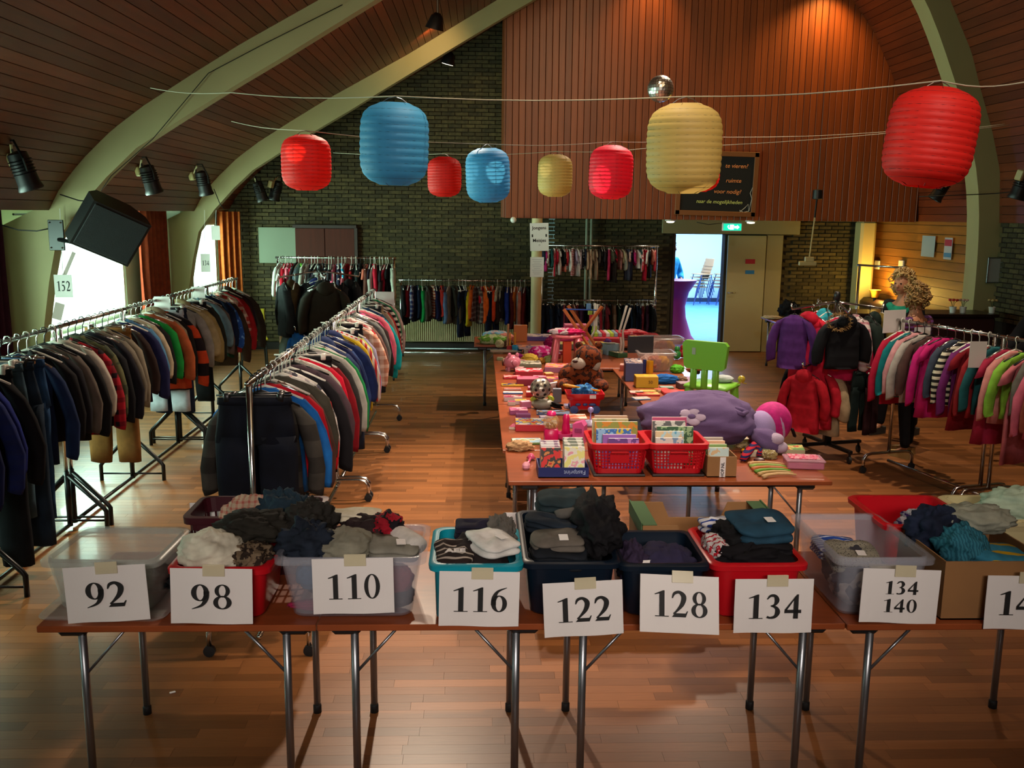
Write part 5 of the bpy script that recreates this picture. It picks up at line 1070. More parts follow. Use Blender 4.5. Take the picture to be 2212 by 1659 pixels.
m_mar = mat('maroon_bench', '#2a0e0e', .5); b = MB().rbox((5.95, 13.6, .42), (.9, 3.4, .14), .05).rbox((6.35, 13.6, .72), (.2, 3.4, .5), .06).box((6.0, 13.6, .2), (.8, 3.3, .36))
t = thing('bench', 'long dark maroon upholstered bench along the slatted wall', 'bench', (0, 0, 0)); b.build('seat_run', m_mar, t, smooth='auto')
t = thing('counter', 'dark maroon counter at the right behind the two women', 'counter', (5.3, 11.35, 0)); MB().rbox((0, 0, .54), (1.9, .5, 1.08), .02).build('body', m_mar, t); MB().rbox((0, 0, 1.10), (1.96, .56, .04), .01).build('top', mat('counter_top', '#1c0c0a', .35), t)
for px_, fc_, lb in ((2058, '#b01c24', 'small pot of red flowers on the dark counter'), (2080, '#c8a8a0', 'small pot of pale pink flowers on the dark counter'), (2143, '#b0a070', 'small pot with a cream bloom at the beam foot')):
    q = P(px_, 668, Y=11.25); t = thing('flower_pot', lb, 'flowers', (q.x, 11.25, 1.12)); MB().lathe([(.03, 0), (.042, .075), (.036, .07), (.028, .01)], 14).build('pot', M_WHITE, t, smooth='auto')
    b = MB()
    for k in range(7): a = k*.9; b.path([(0, 0, .05), (.02*math.cos(a), .02*math.sin(a), .12), (.045*math.cos(a), .045*math.sin(a), .15)], .002, 4)
    b.build('stem', mat('leaf_green', '#2c4020', .7), t)
    for k in range(6): a = k*1.05; MB().ball((.045*math.cos(a), .045*math.sin(a), .155), (.02, .02, .013), 8, 6).build('bloom', mat('bloom', fc_, .7), t)
bar_rack('clothes_rack', 'empty chrome clothes rack in front of the glowing corner', (P(1858, 560, Y=12.6).x, 12.6), (P(1958, 575, Y=12.0).x, 12.0), 1.62, .2, False)
q = Vector((6.3, 14.75, 1.0)); t = thing('corner_lamp', 'glowing yellow lamp low in the right back corner', 'lamp', q); MB().lathe([(.05, 0), (.09, .12), (.085, .12), (.045, .01)], 16).build('shade', mat('lamp_shade', '#c0902c', .6), t, smooth='auto'); MB().ball((0, 0, .07), .03, 10, 8).build('bulb', mat('yellow_bulb', '#ffc040', .4, emit=25), t)
MB().lathe([(.07, -.56), (.05, -.5), (.02, -.45), (.02, 0)], 12).build('stand', M_BLACKMETAL, t)
for k, (a, c) in enumerate(((1895, 572), (1947, 572))): q = P(a, c, X=6.54); o = MB().rbox((0, 0, 0), (.03, .16, .14), .006).build('socket', M_WHITE, loc=q); tag(o, 'white wall socket on the slatted wall, %s' % ('left one' if k == 0 else 'right one'), 'socket')
for a, c, Y, lb in ((1109, 475, 13.9, 'small round white alarm dome under the left end of the loft'), (2018, 455, 14.6, 'white egg-shaped lamp on the upper right wall')): q = P(a, c, Y=Y); o = MB().ball((0, 0, 0), .045, 12, 8).build('ceiling_dome', M_WHITE, loc=q, smooth=True); tag(o, lb, 'dome')
# bags on the side table
for k, (a, c, rr, col, lb) in enumerate(((1705, 682, (.16, .2, .13), '#0e0e10', 'black bag heaped on the small side table'), (1668, 688, (.14, .14, .025), '#b0a48c', 'flat pale papers on the small side table'), (1700, 706, (.12, .1, .03), '#8c7c6c', 'grey cloth on the corner of the small side table'))):
    q = P(a, c, z=.745); heap(lb, (q.x, q.y, .742), rr, col, 60+k, cat='bag' if k == 0 else 'papers')
# yellow chair at the far left, seen behind the long row
q = P(547, 760, z=0); t = thing('chair', 'yellow-seated chair standing beyond the left row', 'chair', (-3.25, 13.6, 0), .3)
MB().rbox((0, 0, .45), (.4, .4, .04), .015).build('seat', mat('yellow_seat', '#a08c1c', .5), t); MB().rbox((0, .2, .75), (.38, .03, .2), .012).build('backrest', mat('yellow_seat', '#a08c1c', .5), t)
for sx in (-1, 1):
    for sy in (-1, 1): MB().path([(sx*.18, sy*.18, 0), (sx*.16, sy*.16, .44)], .012, 8).build('leg', M_BLACKMETAL, t)
# ------------------------------------------------------------------ seen through the doorway
t = thing('party_table', 'magenta stretch-covered standing table just beyond the doorway', 'table', (3.55, 16.8, 0))
MB().lathe([(.40, 0), (.30, .12), (.19, .45), (.17, .65), (.23, .9), (.36, 1.1), (.36, 1.115), (.05, 1.12)], 28).build('stretch_cover', mat('magenta_cloth', '#a01c6c', .6), t, smooth='auto')
m_st = mat('blue_steel', '#2c3c6c', .4, .5)
for k, (X, n) in enumerate(((5.62, 5), (6.2, 5))):
    for i in range(n):
        t = thing('stacking_chair', 'wooden stacking chair in the %s stack beyond the doorway, %s from the bottom' % ('left' if k == 0 else 'right', ORD(i+1)), 'chair', (X+i*.015, 24.0-i*.05, i*.085), -1.2, 'stacked chairs beyond the doorway')
        MB().rbox((0, 0, .45), (.4, .4, .02), .008).build('seat', mat('ply', '#a8845c', .5), t); MB().rbox((0, .2, .74), (.38, .02, .2), .008, Matrix.Rotation(-.15, 3, 'X')).build('backrest', mat('ply', '#a8845c', .5), t)
        for sx in (-1, 1):
            for sy in (-1, 1): MB().path([(sx*.2, sy*.24, 0), (sx*.18, sy*.14, .44)], .011, 6).build('leg', m_st, t)
# ------------------------------------------------------------------ people
SKIN = mat('skin', '#b07858', .55)
def skinmesh(name, nodes, edges, m_, parent, lv=2, root=0):
    me = bpy.data.meshes.new(name); me.from_pydata([n[0] for n in nodes], edges, []); me.materials.append(m_); o = link(name, me, parent)
    o.modifiers.new('skin', 'SKIN').use_smooth_shade = True; me.skin_vertices.new() if not me.skin_vertices else None
    for i, n in enumerate(nodes): sv = me.skin_vertices[0].data[i]; sv.radius = n[1] if isinstance(n[1], tuple) else (n[1], n[1]); sv.use_root = (i == root)
    s = o.modifiers.new('sub', 'SUBSURF'); s.levels = s.render_levels = lv; return o
def person(label, loc, rz, H=1.66, lean=.0, armL=None, armR=None, top='#1c7c64', jacket=None, trousers='#101014', hair='#b08c50', shoes='#2a2a28', stride=.08, headturn=0, legs=True, kind='curly', shoulders=1):
    t = thing('person', label, 'person', loc, rz); k = H/1.70
    ly = lambda z: lean*max(0, z-.9)*1.0      # forward (+y) lean above the hip
    V = lambda x, y, z: Vector((x*k, (y+ly(z))*k, z*k))
    armL = armL or [(.19, 0, 1.38), (.23, .03, 1.10), (.22, .16, .88)]; armR = armR or [(-.19, 0, 1.38), (-.23, .03, 1.10), (-.22, .16, .88)]
    N = [(V(0, 0, .95), (.15*k, .11*k)), (V(0, 0, 1.12), (.13*k, .095*k)), (V(0, 0, 1.30), (.15*k, .10*k)), (V(0, -.01, 1.42), (.075*k, .07*k)), (V(0, .0, 1.50), .052*k), (V(0, .02, 1.57), (.07*k, .078*k)), (V(0, .02, 1.645), (.068*k, .078*k))]
    E = [(i, i+1) for i in range(6)]
    for s, ar in ((1, armL), (-1, armR)):
        b0 = len(N); rr = (.05, .04, .03)
        for p, r in zip(ar, rr): N.append((V(*p), r*k))
        hd = Vector(N[-1][0])+(Vector(N[-1][0])-Vector(N[-2][0])).normalized()*.07*k; N.append((hd, (.035*k, .016*k)))
        E += [(2, b0), (b0, b0+1), (b0+1, b0+2), (b0+2, b0+3)]
        b1 = len(N); st = stride*s
        N += [(V(s*.09, 0, .86), .085*k), (V(s*.10, st*.6+.02, .48), .052*k), (V(s*.10, st, .09), .034*k), (V(s*.10, st+.10, .035), (.035*k, .022*k))]; E += [(0, b1), (b1, b1+1), (b1+1, b1+2), (b1+2, b1+3)]
    skinmesh('body', N, E, SKIN, t)
    for s, ar in ((1, armL), (-1, armR)):  # fingers
        w = V(*ar[2]); d = (w-V(*ar[1])).normalized(); u = d.cross(Vector((0, 0, 1))).normalized(); b = MB()
        for f in range(4): p = w+d*.085*k+u*(f-1.5)*.016*k; b.path([p, p+d*(.035+.006*(1-abs(f-1.4)))*k, p+d*.055*k+Vector((0, 0, -.02))*k], [.008*k, .0075*k, .006*k], 6)
        p = w+d*.03*k+u*.03*k; b.path([p, p+(d+u*.7).normalized()*.035*k, p+(d*1.2+u*.5).normalized()*.06*k], [.01*k, .009*k, .007*k], 6); b.build('fingers', SKIN, t, smooth=True)
    hc = V(0, .02, 1.60); hd = link('head', None, t, hc, (0, 0, headturn))
    def hf(q):
        f = 1+.10*max(0, -q.z)*max(0, q.y)-.1*max(0, -q.z); return f*(1+.22*max(0, q.y-.93)*(1 if abs(q.x) < .25 and -.35 < q.z < .1 else 0)*6)
    MB().ball((0, 0, 0), (.073*k, .092*k, .112*k), 24, 18, hf).build('face', SKIN, hd, smooth=True)
    b = MB().ball((0, .098*k, -.015*k), (.013*k, .018*k, .022*k), 10, 8)
    for s in (-1, 1): b.ball((s*.076*k, 0, -.01*k), (.012*k, .02*k, .03*k), 10, 8)
    b.build('nose_and_ears', SKIN, hd, smooth=True)
    b = MB()
    for s in (-1, 1): b.ball((s*.028*k, .083*k, .014*k), (.012*k, .008*k, .007*k), 10, 6)
    b.build('eyes', mat('eye', '#1a1614', .2), hd); MB().ball((0, .086*k, -.052*k), (.022*k, .008*k, .006*k), 10, 6).build('mouth', mat('lips', '#8a3c38', .5), hd)
    m_h = mat('hair', hair, .6, var=.4, vscale=40)
    if kind:
        b = MB(); rnd = random.Random(len(label)); hv = 1.1 if kind == 'curly' else .9
        def capf(q): return (1 if (q.y < .45 or q.z > .55) else .8)
        b.ball((0, -.018*k, .022*k), (.086*k, .095*k, .112*k), 20, 14, capf)
        for i in range(170 if kind == 'curly' else 90):
            q = Vector((rnd.gauss(0, 1), rnd.gauss(0, 1), rnd.gauss(.25, 1))).normalized()
            if q.y > .35 and q.z < .55: continue
            c = Vector((q.x*.108*hv, (q.y*.115*hv-.018), q.z*.118*hv+.03))*k; r = rnd.uniform(.016, .03)*k
            ax = Vector((rnd.gauss(0, 1), rnd.gauss(0, 1), rnd.gauss(0, 1))).normalized(); e = ax.orthogonal().normalized(); g = ax.cross(e); b.path([c+(e*math.cos(a*1.3)+g*math.sin(a*1.3))*r+ax*a*.004*k for a in range(5)], [.004*k, .008*k, .008*k, .007*k, .003*k], 5)
        b.build('hair', m_h, hd, smooth=True)
    def cloth(name, ids, grow, col, extra=None):
        idm = {j: i for i, j in enumerate(ids)}; nn = []
        for j in ids:
            r = N[j][1]; r = r if isinstance(r, tuple) else (r, r); nn.append((N[j][0], (r[0]+grow, r[1]+grow)))
        skinmesh(name, nn, [(idm[a], idm[c]) for a, c in E if a in idm and c in idm], fab(*col) if isinstance(col, tuple) else fab(col), t)
    cloth('trousers', [0, 11, 12, 13, 15+4, 15+5, 15+6], .014*k, trousers)
    cloth('top', [0, 1, 2, 3, 7, 8] + [15, 16], .012*k, top)
    if jacket: cloth('jacket', [0, 1, 2, 7, 8, 9, 15, 16, 17], .026*k, jacket)
    for s in (1, -1):
        f = V(s*.10, stride*s, 0); MB().rings([[(f.x+ss*x, f.y+y, z) for x, y, z, ss in ((.03*k, -.07*k, zz, 1), (.04*k, .05*k, zz, 1), (.028*k, .17*k, zz*.7, 1), (-.028*k, .17*k, zz*.7, 1), (-.04*k, .05*k, zz, 1), (-.03*k, -.07*k, zz, 1))] for zz in (0, .03*k, .075*k)]).build('shoe', mat('shoe', shoes, .6), t, smooth='auto')
    return t
person('woman with blonde curly hair, green top and open black jacket', (4.42, 9.55, 0), 2.0, 1.68, .10, top='#1c8468', jacket='#111113', hair='#b8965c', headturn=.25, stride=.14)
person('woman seen from behind with blonde curls and purple striped cardigan', (4.12, 8.65, 0), .55, 1.60, .05, top=('#3c2040', 'stripe', '#6c2c34', 1.5), jacket=('#5c3468', 'stripe', '#3a1c24', 1.2), hair='#94703c', shoes='#a08450', stride=.05)
person('person in black at the right photo edge reaching forward', (5.33, 8.15, 0), 1.35, 1.72, .45, armL=[(.2, .1, 1.36), (.24, .3, 1.14), (.16, .5, 1.02)], armR=[(-.2, .1, 1.36), (-.2, .34, 1.14), (-.1, .52, 1.0)], top='#0e1014', jacket='#0c0e12', hair='#2a1c14', kind='short')
person('person in a light blue shirt behind the magenta table beyond the doorway', (3.55, 17.6, 0), -2.4, 1.75, .05, top='#2c9cc8', jacket='#2c9cc8', trousers='#1c2c4c', hair='#4a3020', kind='short', armR=[(-.2, 0, 1.38), (-.3, .05, 1.12), (-.12, .2, 1.05)])
# ------------------------------------------------------------------ toys and books
ZT_ = .7405
def at(px_, py_, z=ZT_): return P(px_, py_, z=z)
CAT = {'book': 'book', 'board_game': 'game box', 'puzzle_box': 'game box', 'toy_box': 'toy box'}
def fbox(name, label, px_, py_, w, d, h, cols, rz=0, z0=0, side=None, tilt=0, scale=14, group=None):
    q = at(px_, py_, ZT_+z0) if z0 < .3 else P(px_, py_, z=ZT_+z0); t = thing(name, label, CAT.get(name, 'box'), (q.x, q.y, ZT_+z0), rz, group); t.rotation_euler = (tilt, 0, rz)
    MB().rbox((0, 0, h/2), (w, d, h), .003).build('body', mat('card_side', side or cols[0], .5), t)
    MB().rbox((0, 0, h+.0008), (w-.004, d-.004, .002), .0008).build('printed_cover', print_mat(cols, scale), t); return t
for a in [
 ('board_game', 'large white, red and yellow game box at the front left of the toys', 1158, 925, .30, .22, .05, ('#c0b8a8', '#b8142c', '#d0b43c', '#3c5cac', '#d8d0c4'), -.03, 0, '#a81424'),
 ('book', 'green picture puzzle lying in front of the large game box', 1138, 956, .20, .13, .015, ('#5c7a3c', '#8c9468', '#c8c4b0', '#88a8b4'), .05),
 ('toy_box', 'clear pink box of beads at the left table edge', 1120, 893, .14, .12, .035, ('#b8788c', '#a04870', '#d8a0ac'), .02, 0, '#8c3c6c'), ('toy_box', 'small pink box in front of the bead box', 1130, 905, .11, .06, .04, ('#c07890', '#6c3064'), 0, 0, '#6c2c5c'),
 ('book', 'dark blue picture book under the perforated ball stand', 1195, 893, .26, .14, .01, ('#2c4474', '#141c38', '#a07c5c', '#7c98bc'), -.05),
 ('book', 'pink and orange picture book left of the yellow books', 1248, 905, .13, .16, .02, ('#d09088', '#c85c34', '#e0b8a8'), 0), ('book', 'silver grey magazine beside the pink mixer', 1246, 922, .12, .1, .01, ('#8c8890', '#4c4c58', '#b8b4bc'), 0),
 ('toy_box', 'small white and red box at the left edge behind the beads', 1108, 865, .15, .09, .035, ('#c8b8b8', '#8c1c44', '#b8a8a0'), 0), ('toy_box', 'clear box of coloured pegs', 1125, 872, .10, .08, .03, ('#b8a8ac', '#c89430', '#6c9850'), .1),
 ('book', 'blue and white booklet at the left table edge', 1108, 850, .17, .07, .012, ('#2c64a8', '#c8b8b8', '#d0c8c8'), 0), ('book', 'pale pink booklet behind the blue one', 1107, 842, .15, .06, .012, ('#c8a49c', '#b86c5c'), 0),
 ('book', 'yellow and dark blue book at the left table edge', 1107, 833, .20, .08, .012, ('#c8a41c', '#1c2c5c', '#c8a41c'), 0), ('toy_box', 'red toy plate box at the left table edge', 1106, 817, .16, .12, .02, ('#b81424', '#d8a8a0', '#a80c1c'), 0),
 ('board_game', 'white green game box in the left column', 1142, 790, .25, .22, .035, ('#a8a884', '#c8c4a8', '#3c4838', '#d8d0b8'), 0, 0, '#7c8468'), ('board_game', 'red and white game box in front of the white green one', 1142, 810, .26, .2, .05, ('#b8142c', '#d8c8c8', '#c81c34'), 0, 0, '#a80c24'),
 ('board_game', 'orange and pink game box in the left column', 1206, 800, .26, .26, .05, ('#c87420', '#d8a83c', '#c88ca0', '#c05c3c'), -.12, 0, '#b07090'), ('toy_box', 'magenta box behind the perforated ball', 1140, 830, .20, .16, .06, ('#a81c4c', '#c86c84'), 0, 0, '#8c143c'),
 ('board_game', 'pink and yellow triangular patterned box', 1195, 822, .14, .14, .03, ('#d08cac', '#d8b860', '#b82c5c'), .2), ('toy_box', 'small red roofed box left of the ball', 1145, 856, .07, .08, .04, ('#b81c24', '#d8b0ac'), 0),
 ('toy_box', 'silver grey box standing behind the ball stand', 1203, 868, .07, .05, .11, ('#5c6470', '#8c9098'), 0), ('board_game', 'red edged game box under the piggy bank', 1112, 785, .24, .3, .03, ('#b82434', '#a8b088', '#c8a8a0', '#c02c34'), 0),
 ('toy_box', 'clear box of small cars in the left column far end', 1160, 762, .3, .22, .05, ('#a08c7c', '#4c3c6c', '#b89c8c', '#802c34'), 0), ('board_game', 'long flat blue edged board game', 1160, 752, .42, .2, .02, ('#b89c94', '#2c3468', '#c87c54'), .05, .05), ('toy_box', 'red and blue striped box near the pink stool', 1190, 772, .2, .15, .05, ('#a0242c', '#3c4c8c', '#b88c9c'), 0),
 ('toy_box', 'tall orange box standing under the pink stool', 1224, 788, .085, .05, .24, ('#c83c14', '#b8340c'), .1, 0, '#c8400c'), ('board_game', 'pale yellow and grey game box behind the deck chair', 1235, 752, .3, .22, .06, ('#c8c08c', '#a8a484', '#d8c05c'), 0, 0, '#7c7c6c'),
 ('board_game', 'long pale yellow game box at the far tables', 1290, 750, .35, .25, .05, ('#d0c078', '#d8b858', '#c8a850'), 0), ('book', 'stack of folded purple and white picture books', 1160, 733, .28, .3, .05, ('#4c3c8c', '#b8a8a8', '#c8a88c', '#34306c'), -.1), ('book', 'white map folded open beside the purple books', 1190, 728, .2, .25, .02, ('#b8a4a0', '#a86c4c', '#c8b8b0'), .3),
 ('toy_box', 'orange and white upright box on the farthest table', 1124, 738, .16, .06, .2, ('#c06818', '#b8b0a8', '#c06818'), 0, 0, '#c06818'), ('toy_box', 'pink dollhouse box on the farthest table', 1243, 728, .28, .2, .16, ('#d0407c', '#d87c98'), 0, 0, '#c8406c'),
 ('board_game', 'red flat box under the striped folding chair', 1310, 738, .4, .2, .05, ('#b01c2c', '#c84050'), 0), ('toy_box', 'pale blue lidded box near the clear bins', 1318, 765, .16, .12, .12, ('#7c98a0', '#a8a89c', '#4c7c5c'), .4), ('book', 'green and dark books beside the pale blue box', 1335, 770, .12, .2, .05, ('#34603c', '#c8b88c', '#242830'), .4),
 ('toy_box', 'tall dark blue and white boxed game on the right column', 1367, 818, .16, .30, .17, ('#2c3458', '#a88c7c', '#1c2444', '#b0a8a0'), -.1, 0, '#3c4470'), ('toy_box', 'yellow cardboard box on the right column', 1395, 835, .20, .14, .10, ('#c8a81c', '#b8941c'), -.02, 0, '#c09c14'), ('book', 'yellow flap sheet lying before the yellow box', 1404, 845, .18, .05, .006, ('#c8a83c', '#d0b45c'), 0),
 ('book', 'red comic book at the near left of the right column', 1398, 853, .20, .12, .015, ('#b81c20', '#a01414', '#c8a058'), 0), ('book', 'second red book beside the red comic', 1455, 850, .2, .14, .02, ('#b01420', '#c0342c'), 0), ('book', 'blue and white booklet behind the purple beanbag', 1385, 862, .14, .1, .01, ('#4c7cac', '#c0a89c'), .2),
 ('toy_box', 'brown printed box by the green chair', 1480, 838, .14, .12, .05, ('#54383c', '#8c6c5c'), .1), ('book', 'white sheet behind the green chair legs', 1530, 835, .12, .1, .01, ('#c8b8a0', '#a8605c'), 0), ('book', 'green booklet between the toys of the right column', 1440, 838, .12, .08, .01, ('#3c6c4c', '#8ca898'), 0),
 ('toy_box', 'black upturned lid with yellow print on the clear bins', 1383, 762, .26, .03, .17, ('#14181c', '#b8902c', '#101418'), .1, .16), ('book', 'yellow sheet at the right of the front toys', 1612, 905, .2, .16, .01, ('#c8b04c', '#d0c07c'), -.2),
 ('board_game', 'green and yellow game box at the right of the front table', 1655, 968, .20, .12, .03, ('#b8b08c', '#8ca844', '#a8281c', '#c87c34'), -.1, 0, '#98a08c'), ('board_game', 'orange train puzzle box next to the green game box', 1705, 975, .18, .15, .03, ('#c85c2c', '#a82c1c', '#c8b86c', '#5c8c48'), -.2, 0, '#a8a07c'), ('board_game', 'white boxed toy under the green game box edge', 1640, 984, .14, .08, .04, ('#b8a890', '#8c9460'), 0)]:
    fbox(*a)
for k, (px_, py_, w, d, h, c, nm) in enumerate(((1118, 925, .10, .12, .02, ('#c8b4a0', '#b0446c'), 'cream'), (1235, 880, .12, .1, .02, ('#b0a0a4', '#6c6c8c'), 'pale grey'), (1135, 880, .08, .06, .05, ('#c06c8c', '#e0b0c0'), 'rose pink'), (1150, 848, .08, .09, .05, ('#b02850', '#d090a8'), 'dark pink'), (1192, 845, .07, .06, .05, ('#c8c0b8', '#a05060'), 'white'), (1208, 830, .1, .1, .03, ('#d0b070', '#b07030'), 'tan'), (1165, 822, .12, .08, .04, ('#c03068', '#e0a0b0'), 'hot pink'), (1240, 815, .12, .10, .03, ('#8c98b0', '#c0b8c0'), 'blue grey'), (1122, 802, .08, .08, .04, ('#b04060', '#d0b0a8'), 'red pink'), (1185, 812, .08, .08, .03, ('#c87830', '#d8c070'), 'orange'), (1145, 770, .12, .1, .03, ('#c0a890', '#a86858'), 'beige'), (1265, 800, .14, .12, .03, ('#b890a0', '#705080'), 'mauve'), (1215, 765, .14, .1, .04, ('#b03040', '#c0a0a0'), 'crimson'), (1130, 772, .1, .06, .03, ('#d0c050', '#b89030'), 'yellow'), (1285, 765, .14, .12, .05, ('#a88c60', '#d0b880'), 'sandy'), (1180, 905, .1, .08, .02, ('#404878', '#b0a0b0'), 'navy'),
    (1375, 850, .12, .1, .015, ('#b82830', '#d0b0a0'), 'scarlet'), (1430, 845, .12, .09, .02, ('#c8b880', '#b04030'), 'cream red'), (1505, 842, .1, .08, .03, ('#a89878', '#605040'), 'khaki'), (1350, 800, .1, .1, .06, ('#b06050', '#d0a090'), 'terracotta'), (1600, 952, .1, .1, .02, ('#a8b060', '#c8c0a0'), 'olive'), (1590, 925, .14, .1, .02, ('#c0a0a8', '#8c6c94'), 'lilac'), (1105, 875, .06, .05, .03, ('#c0b0a0', '#a03050'), 'ivory'), (1080, 778, .06, .05, .03, ('#90a070', '#c0b090'), 'sage'))):
    fbox('toy_box', 'small %s printed box among the toys, %s side' % (nm, 'left' if px_ < 1300 else 'right'), px_, py_, w, d, h, c, random.uniform(-.3, .3), .0, None, 0, 30)
q = at(1395, 838); s_ = txt('50', .04, M_INK, None, (q.x+.03, q.y-.073, ZT_+.055), (math.pi/2, 0, -.02), 'x'); s_.name = 'lettering'; tgt = [o for o in bpy.data.objects if o.get('label', '').startswith('yellow cardboard box')][0]; s_.parent = tgt; s_.location = (.03, -.0715, .05)
# blue tray with two rows of picture books
q0, q1 = at(1163, 1033), at(1272, 1033); w = q1.x-q0.x; cxx = (q0.x+q1.x)/2
t = carton('book_tray', 'low dark blue tray with picture books at the front table edge', cxx, q0.y+.005, w, .22, .062, mat('blue_card', '#0c1c5c', .5), z=ZT_)
txt('Fastprint', .036, mat('pale_ink', '#a0b0cc', .6), t, (w*.22, -.112, .034), (math.pi/2, math.pi, 0), 'lettering')
def upright(label, x, y, w, h, th, cols, z=ZT_+.008, lean=.12, rz=0, group=None, scale=20):
    t = thing('book', label, 'book', (x, y, z), rz, group); t.rotation_euler = (-lean, 0, rz)
    MB().rbox((0, 0, h/2), (w, th, h), .002).build('pages', M_PAPER, t); MB().rbox((0, -th/2-.001, h/2), (w, .003, h), .001).rbox((0, th/2+.001, h/2), (w, .003, h), .001).build('printed_cover', print_mat(cols, scale), t); return t
for k in range(4):
    upright('red covered picture book in the left half of the blue tray, %s from the front' % ORD(k+1), cxx-w*.25, q0.y+.03+k*.035, .115, .165+.006*k, .012, (('#b81c18', '#c87c3c', '#34302c', '#c82420') if k == 0 else ('#b8b0b4', '#8c6c84', '#c8c0c0')))
    upright('pale %s picture book in the right half of the blue tray' % ('cream and pink', 'green', 'white', 'beige')[k], cxx+w*.22, q0.y+.03+k*.035, .12, .17+.01*k, .012, (('#d0c8a8', '#d890a0', '#d8d4c4', '#d8d07c') if k == 0 else ('#a8a894', '#c8c4b4', '#788070')))
def crate_books(px0, px1, label, books, which):
    a, c = at(px0, 1029), at(px1, 1029); w = (c.x-a.x)*1.08; x = (a.x+c.x)/2; y0 = a.y+.0
    bin_('crate', label, x, y0, w, .34, .185, M_RED, z=ZT_+.012, taper=.12, holes=(15, 6), handle=True, cat='crate')
    b = tag(MB().rbox((x, y0+.17, ZT_+.007), (w*.95, .36, .012), .003).build('gap_shade', M_BLACK), 'flat black sheet for the shaded gap under the %s red book crate' % which, 'mat')  # black sheet stands in for the shade in the gap under the crate
    for k, (col, cn, dx, hh, bw) in enumerate(books):
        upright('%s children\'s book standing in the %s red crate' % (cn, which), x+dx, y0+.05+k*.038, bw, hh, .016, col, z=ZT_+.03, lean=.1, group='books in the %s red crate' % which)
crate_books(1283, 1392, 'left red slotted crate of books on the front toy table', [(('#8c5ca8', '#a878b8', '#5c3880'), 'pale purple', .03, .185, .18), (('#6c3c98', '#8c58a8'), 'purple', .01, .20, .2), (('#2c64a8', '#c8b43c', '#2c64a8', '#88b0d0'), 'blue', -.02, .225, .21), (('#b8a01c', '#c87c1c', '#8c8c3c'), 'yellow', .0, .26, .26), (('#5c7c48', '#8c9468', '#b0a878'), 'green', -.03, .27, .22), (('#c8b89c', '#b08c6c'), 'beige', -.02, .28, .2)], 'left')
crate_books(1410, 1520, 'right red slotted crate of books on the front toy table', [(('#a8b4c0', '#6c8ca8', '#c8c4bc'), 'pale blue', -.05, .19, .16), (('#5ca0c0', '#a8c8d0', '#d0b890'), 'sky blue', -.04, .22, .17), (('#4c7848', '#8ca87c', '#2c5434'), 'green', .0, .24, .22), (('#a8a49c', '#c8c4bc', '#5c5c5c'), 'grey white', -.03, .265, .2), (('#c8c4b8', '#b0446c'), 'white and pink', -.02, .28, .21)], 'right')
txt_c = mat('white_ink', '#c8a8a8', .6)
a, c = at(1527, 1031), at(1590, 1031); w = c.x-a.x; t = carton('book_box', 'small brown cardboard box of books with a white printed strip', (a.x+c.x)/2, a.y, w, .26, .125, M_CARD, z=ZT_)
MB().box((w*.02, -.132, .062), (.034, .002, .12)).build('label_strip', M_PAPER, t); txt('HOP.NL', .026, M_INK, t, (w*.02, -.1335, .045), (math.pi/2, -math.pi/2, 0), 'lettering', .0006)
for k, (cn, cols) in enumerate((('pale blue and sand', ('#88a8ac', '#c8a87c', '#b8ccc8')), ('yellow green', ('#b8b448', '#7c9c5c')), ('orange', ('#c86c3c', '#d8a888')), ('white', ('#c8c0b4', '#a89c90')))): upright('%s book standing in the small cardboard box' % cn, (a.x+c.x)/2-.015, a.y+.035+k*.045, w*.72, .16+.01*k, .014, cols, group='books in the small cardboard box')
# hammer, gumball machine, pink toys
q = at(1140, 1005); t = thing('toy_hammer', 'pink transparent toy hammer lying at the front left corner', 'toy', q, -.12); m_pk = mat('pink_plastic', '#c04c70', .25); MB().path([(.01, .13, .015), (0, -.05, .014)], .008, 8).build('handle', m_pk, t, smooth=True); MB().rbox((-.004, -.085, .02), (.045, .06, .04), .012).build('head', mat('pale_pink_plastic', '#d08c9c', .25), t); MB().lathe([(.03, 0), (.02, .015), (.008, .03)], 12, (.012, .13, .012)).build('end_cap', m_pk, t, smooth=True)
heap('cream fleece animal toy lying on its side at the front left', (at(1122, 972).x, at(1122, 972).y, ZT_), (.085, .06, .035), '#a8845c', 71, cat='soft toy'); q = at(1150, 975); MB()
q = at(1190, 957); t = thing('gumball_machine', 'toy gumball machine with clear globe and magenta base', 'toy', q, 0); m_mg = mat('magenta_plastic', '#b80c50', .3)
MB().rbox((0, 0, .05), (.095, .08, .10), .008).build('base', m_mg, t, smooth='auto'); MB().ball((0, 0, .145), (.056, .056, .055), 20, 14).build('globe', mat('globe', '#c0a070', .08, alpha=.35), t, smooth=True); MB().lathe([(.03, .19), (.034, .2), (.026, .215), (.008, .222)], 16).build('lid', mat('hot_pink', '#d82070', .3), t, smooth=True)
for k in range(9): a = k*.7; MB().ball((.026*math.cos(a), .026*math.sin(a), .112+.01*(k % 3)), .011, 8, 6).build('gumball', mat('gum', '#a07c4c', .4), t, smooth=True)
q = at(1222, 950); t = thing('toy_boat', 'pink toy boat shaped tray with a magenta figure standing in it', 'toy', q, .1); MB().lathe([(.04, 0), (.065, .02), (.075, .05), (.068, .05), (.055, .02)], 20, sy=.7).build('hull', mat('pink_hull', '#c8447c', .3), t, smooth='auto'); MB().lathe([(.03, .02), (.028, .09), (.022, .13), (.026, .15), (.018, .175), (.005, .18)], 16).build('figure', mat('magenta_plastic', '#b80c50', .3), t, smooth=True)
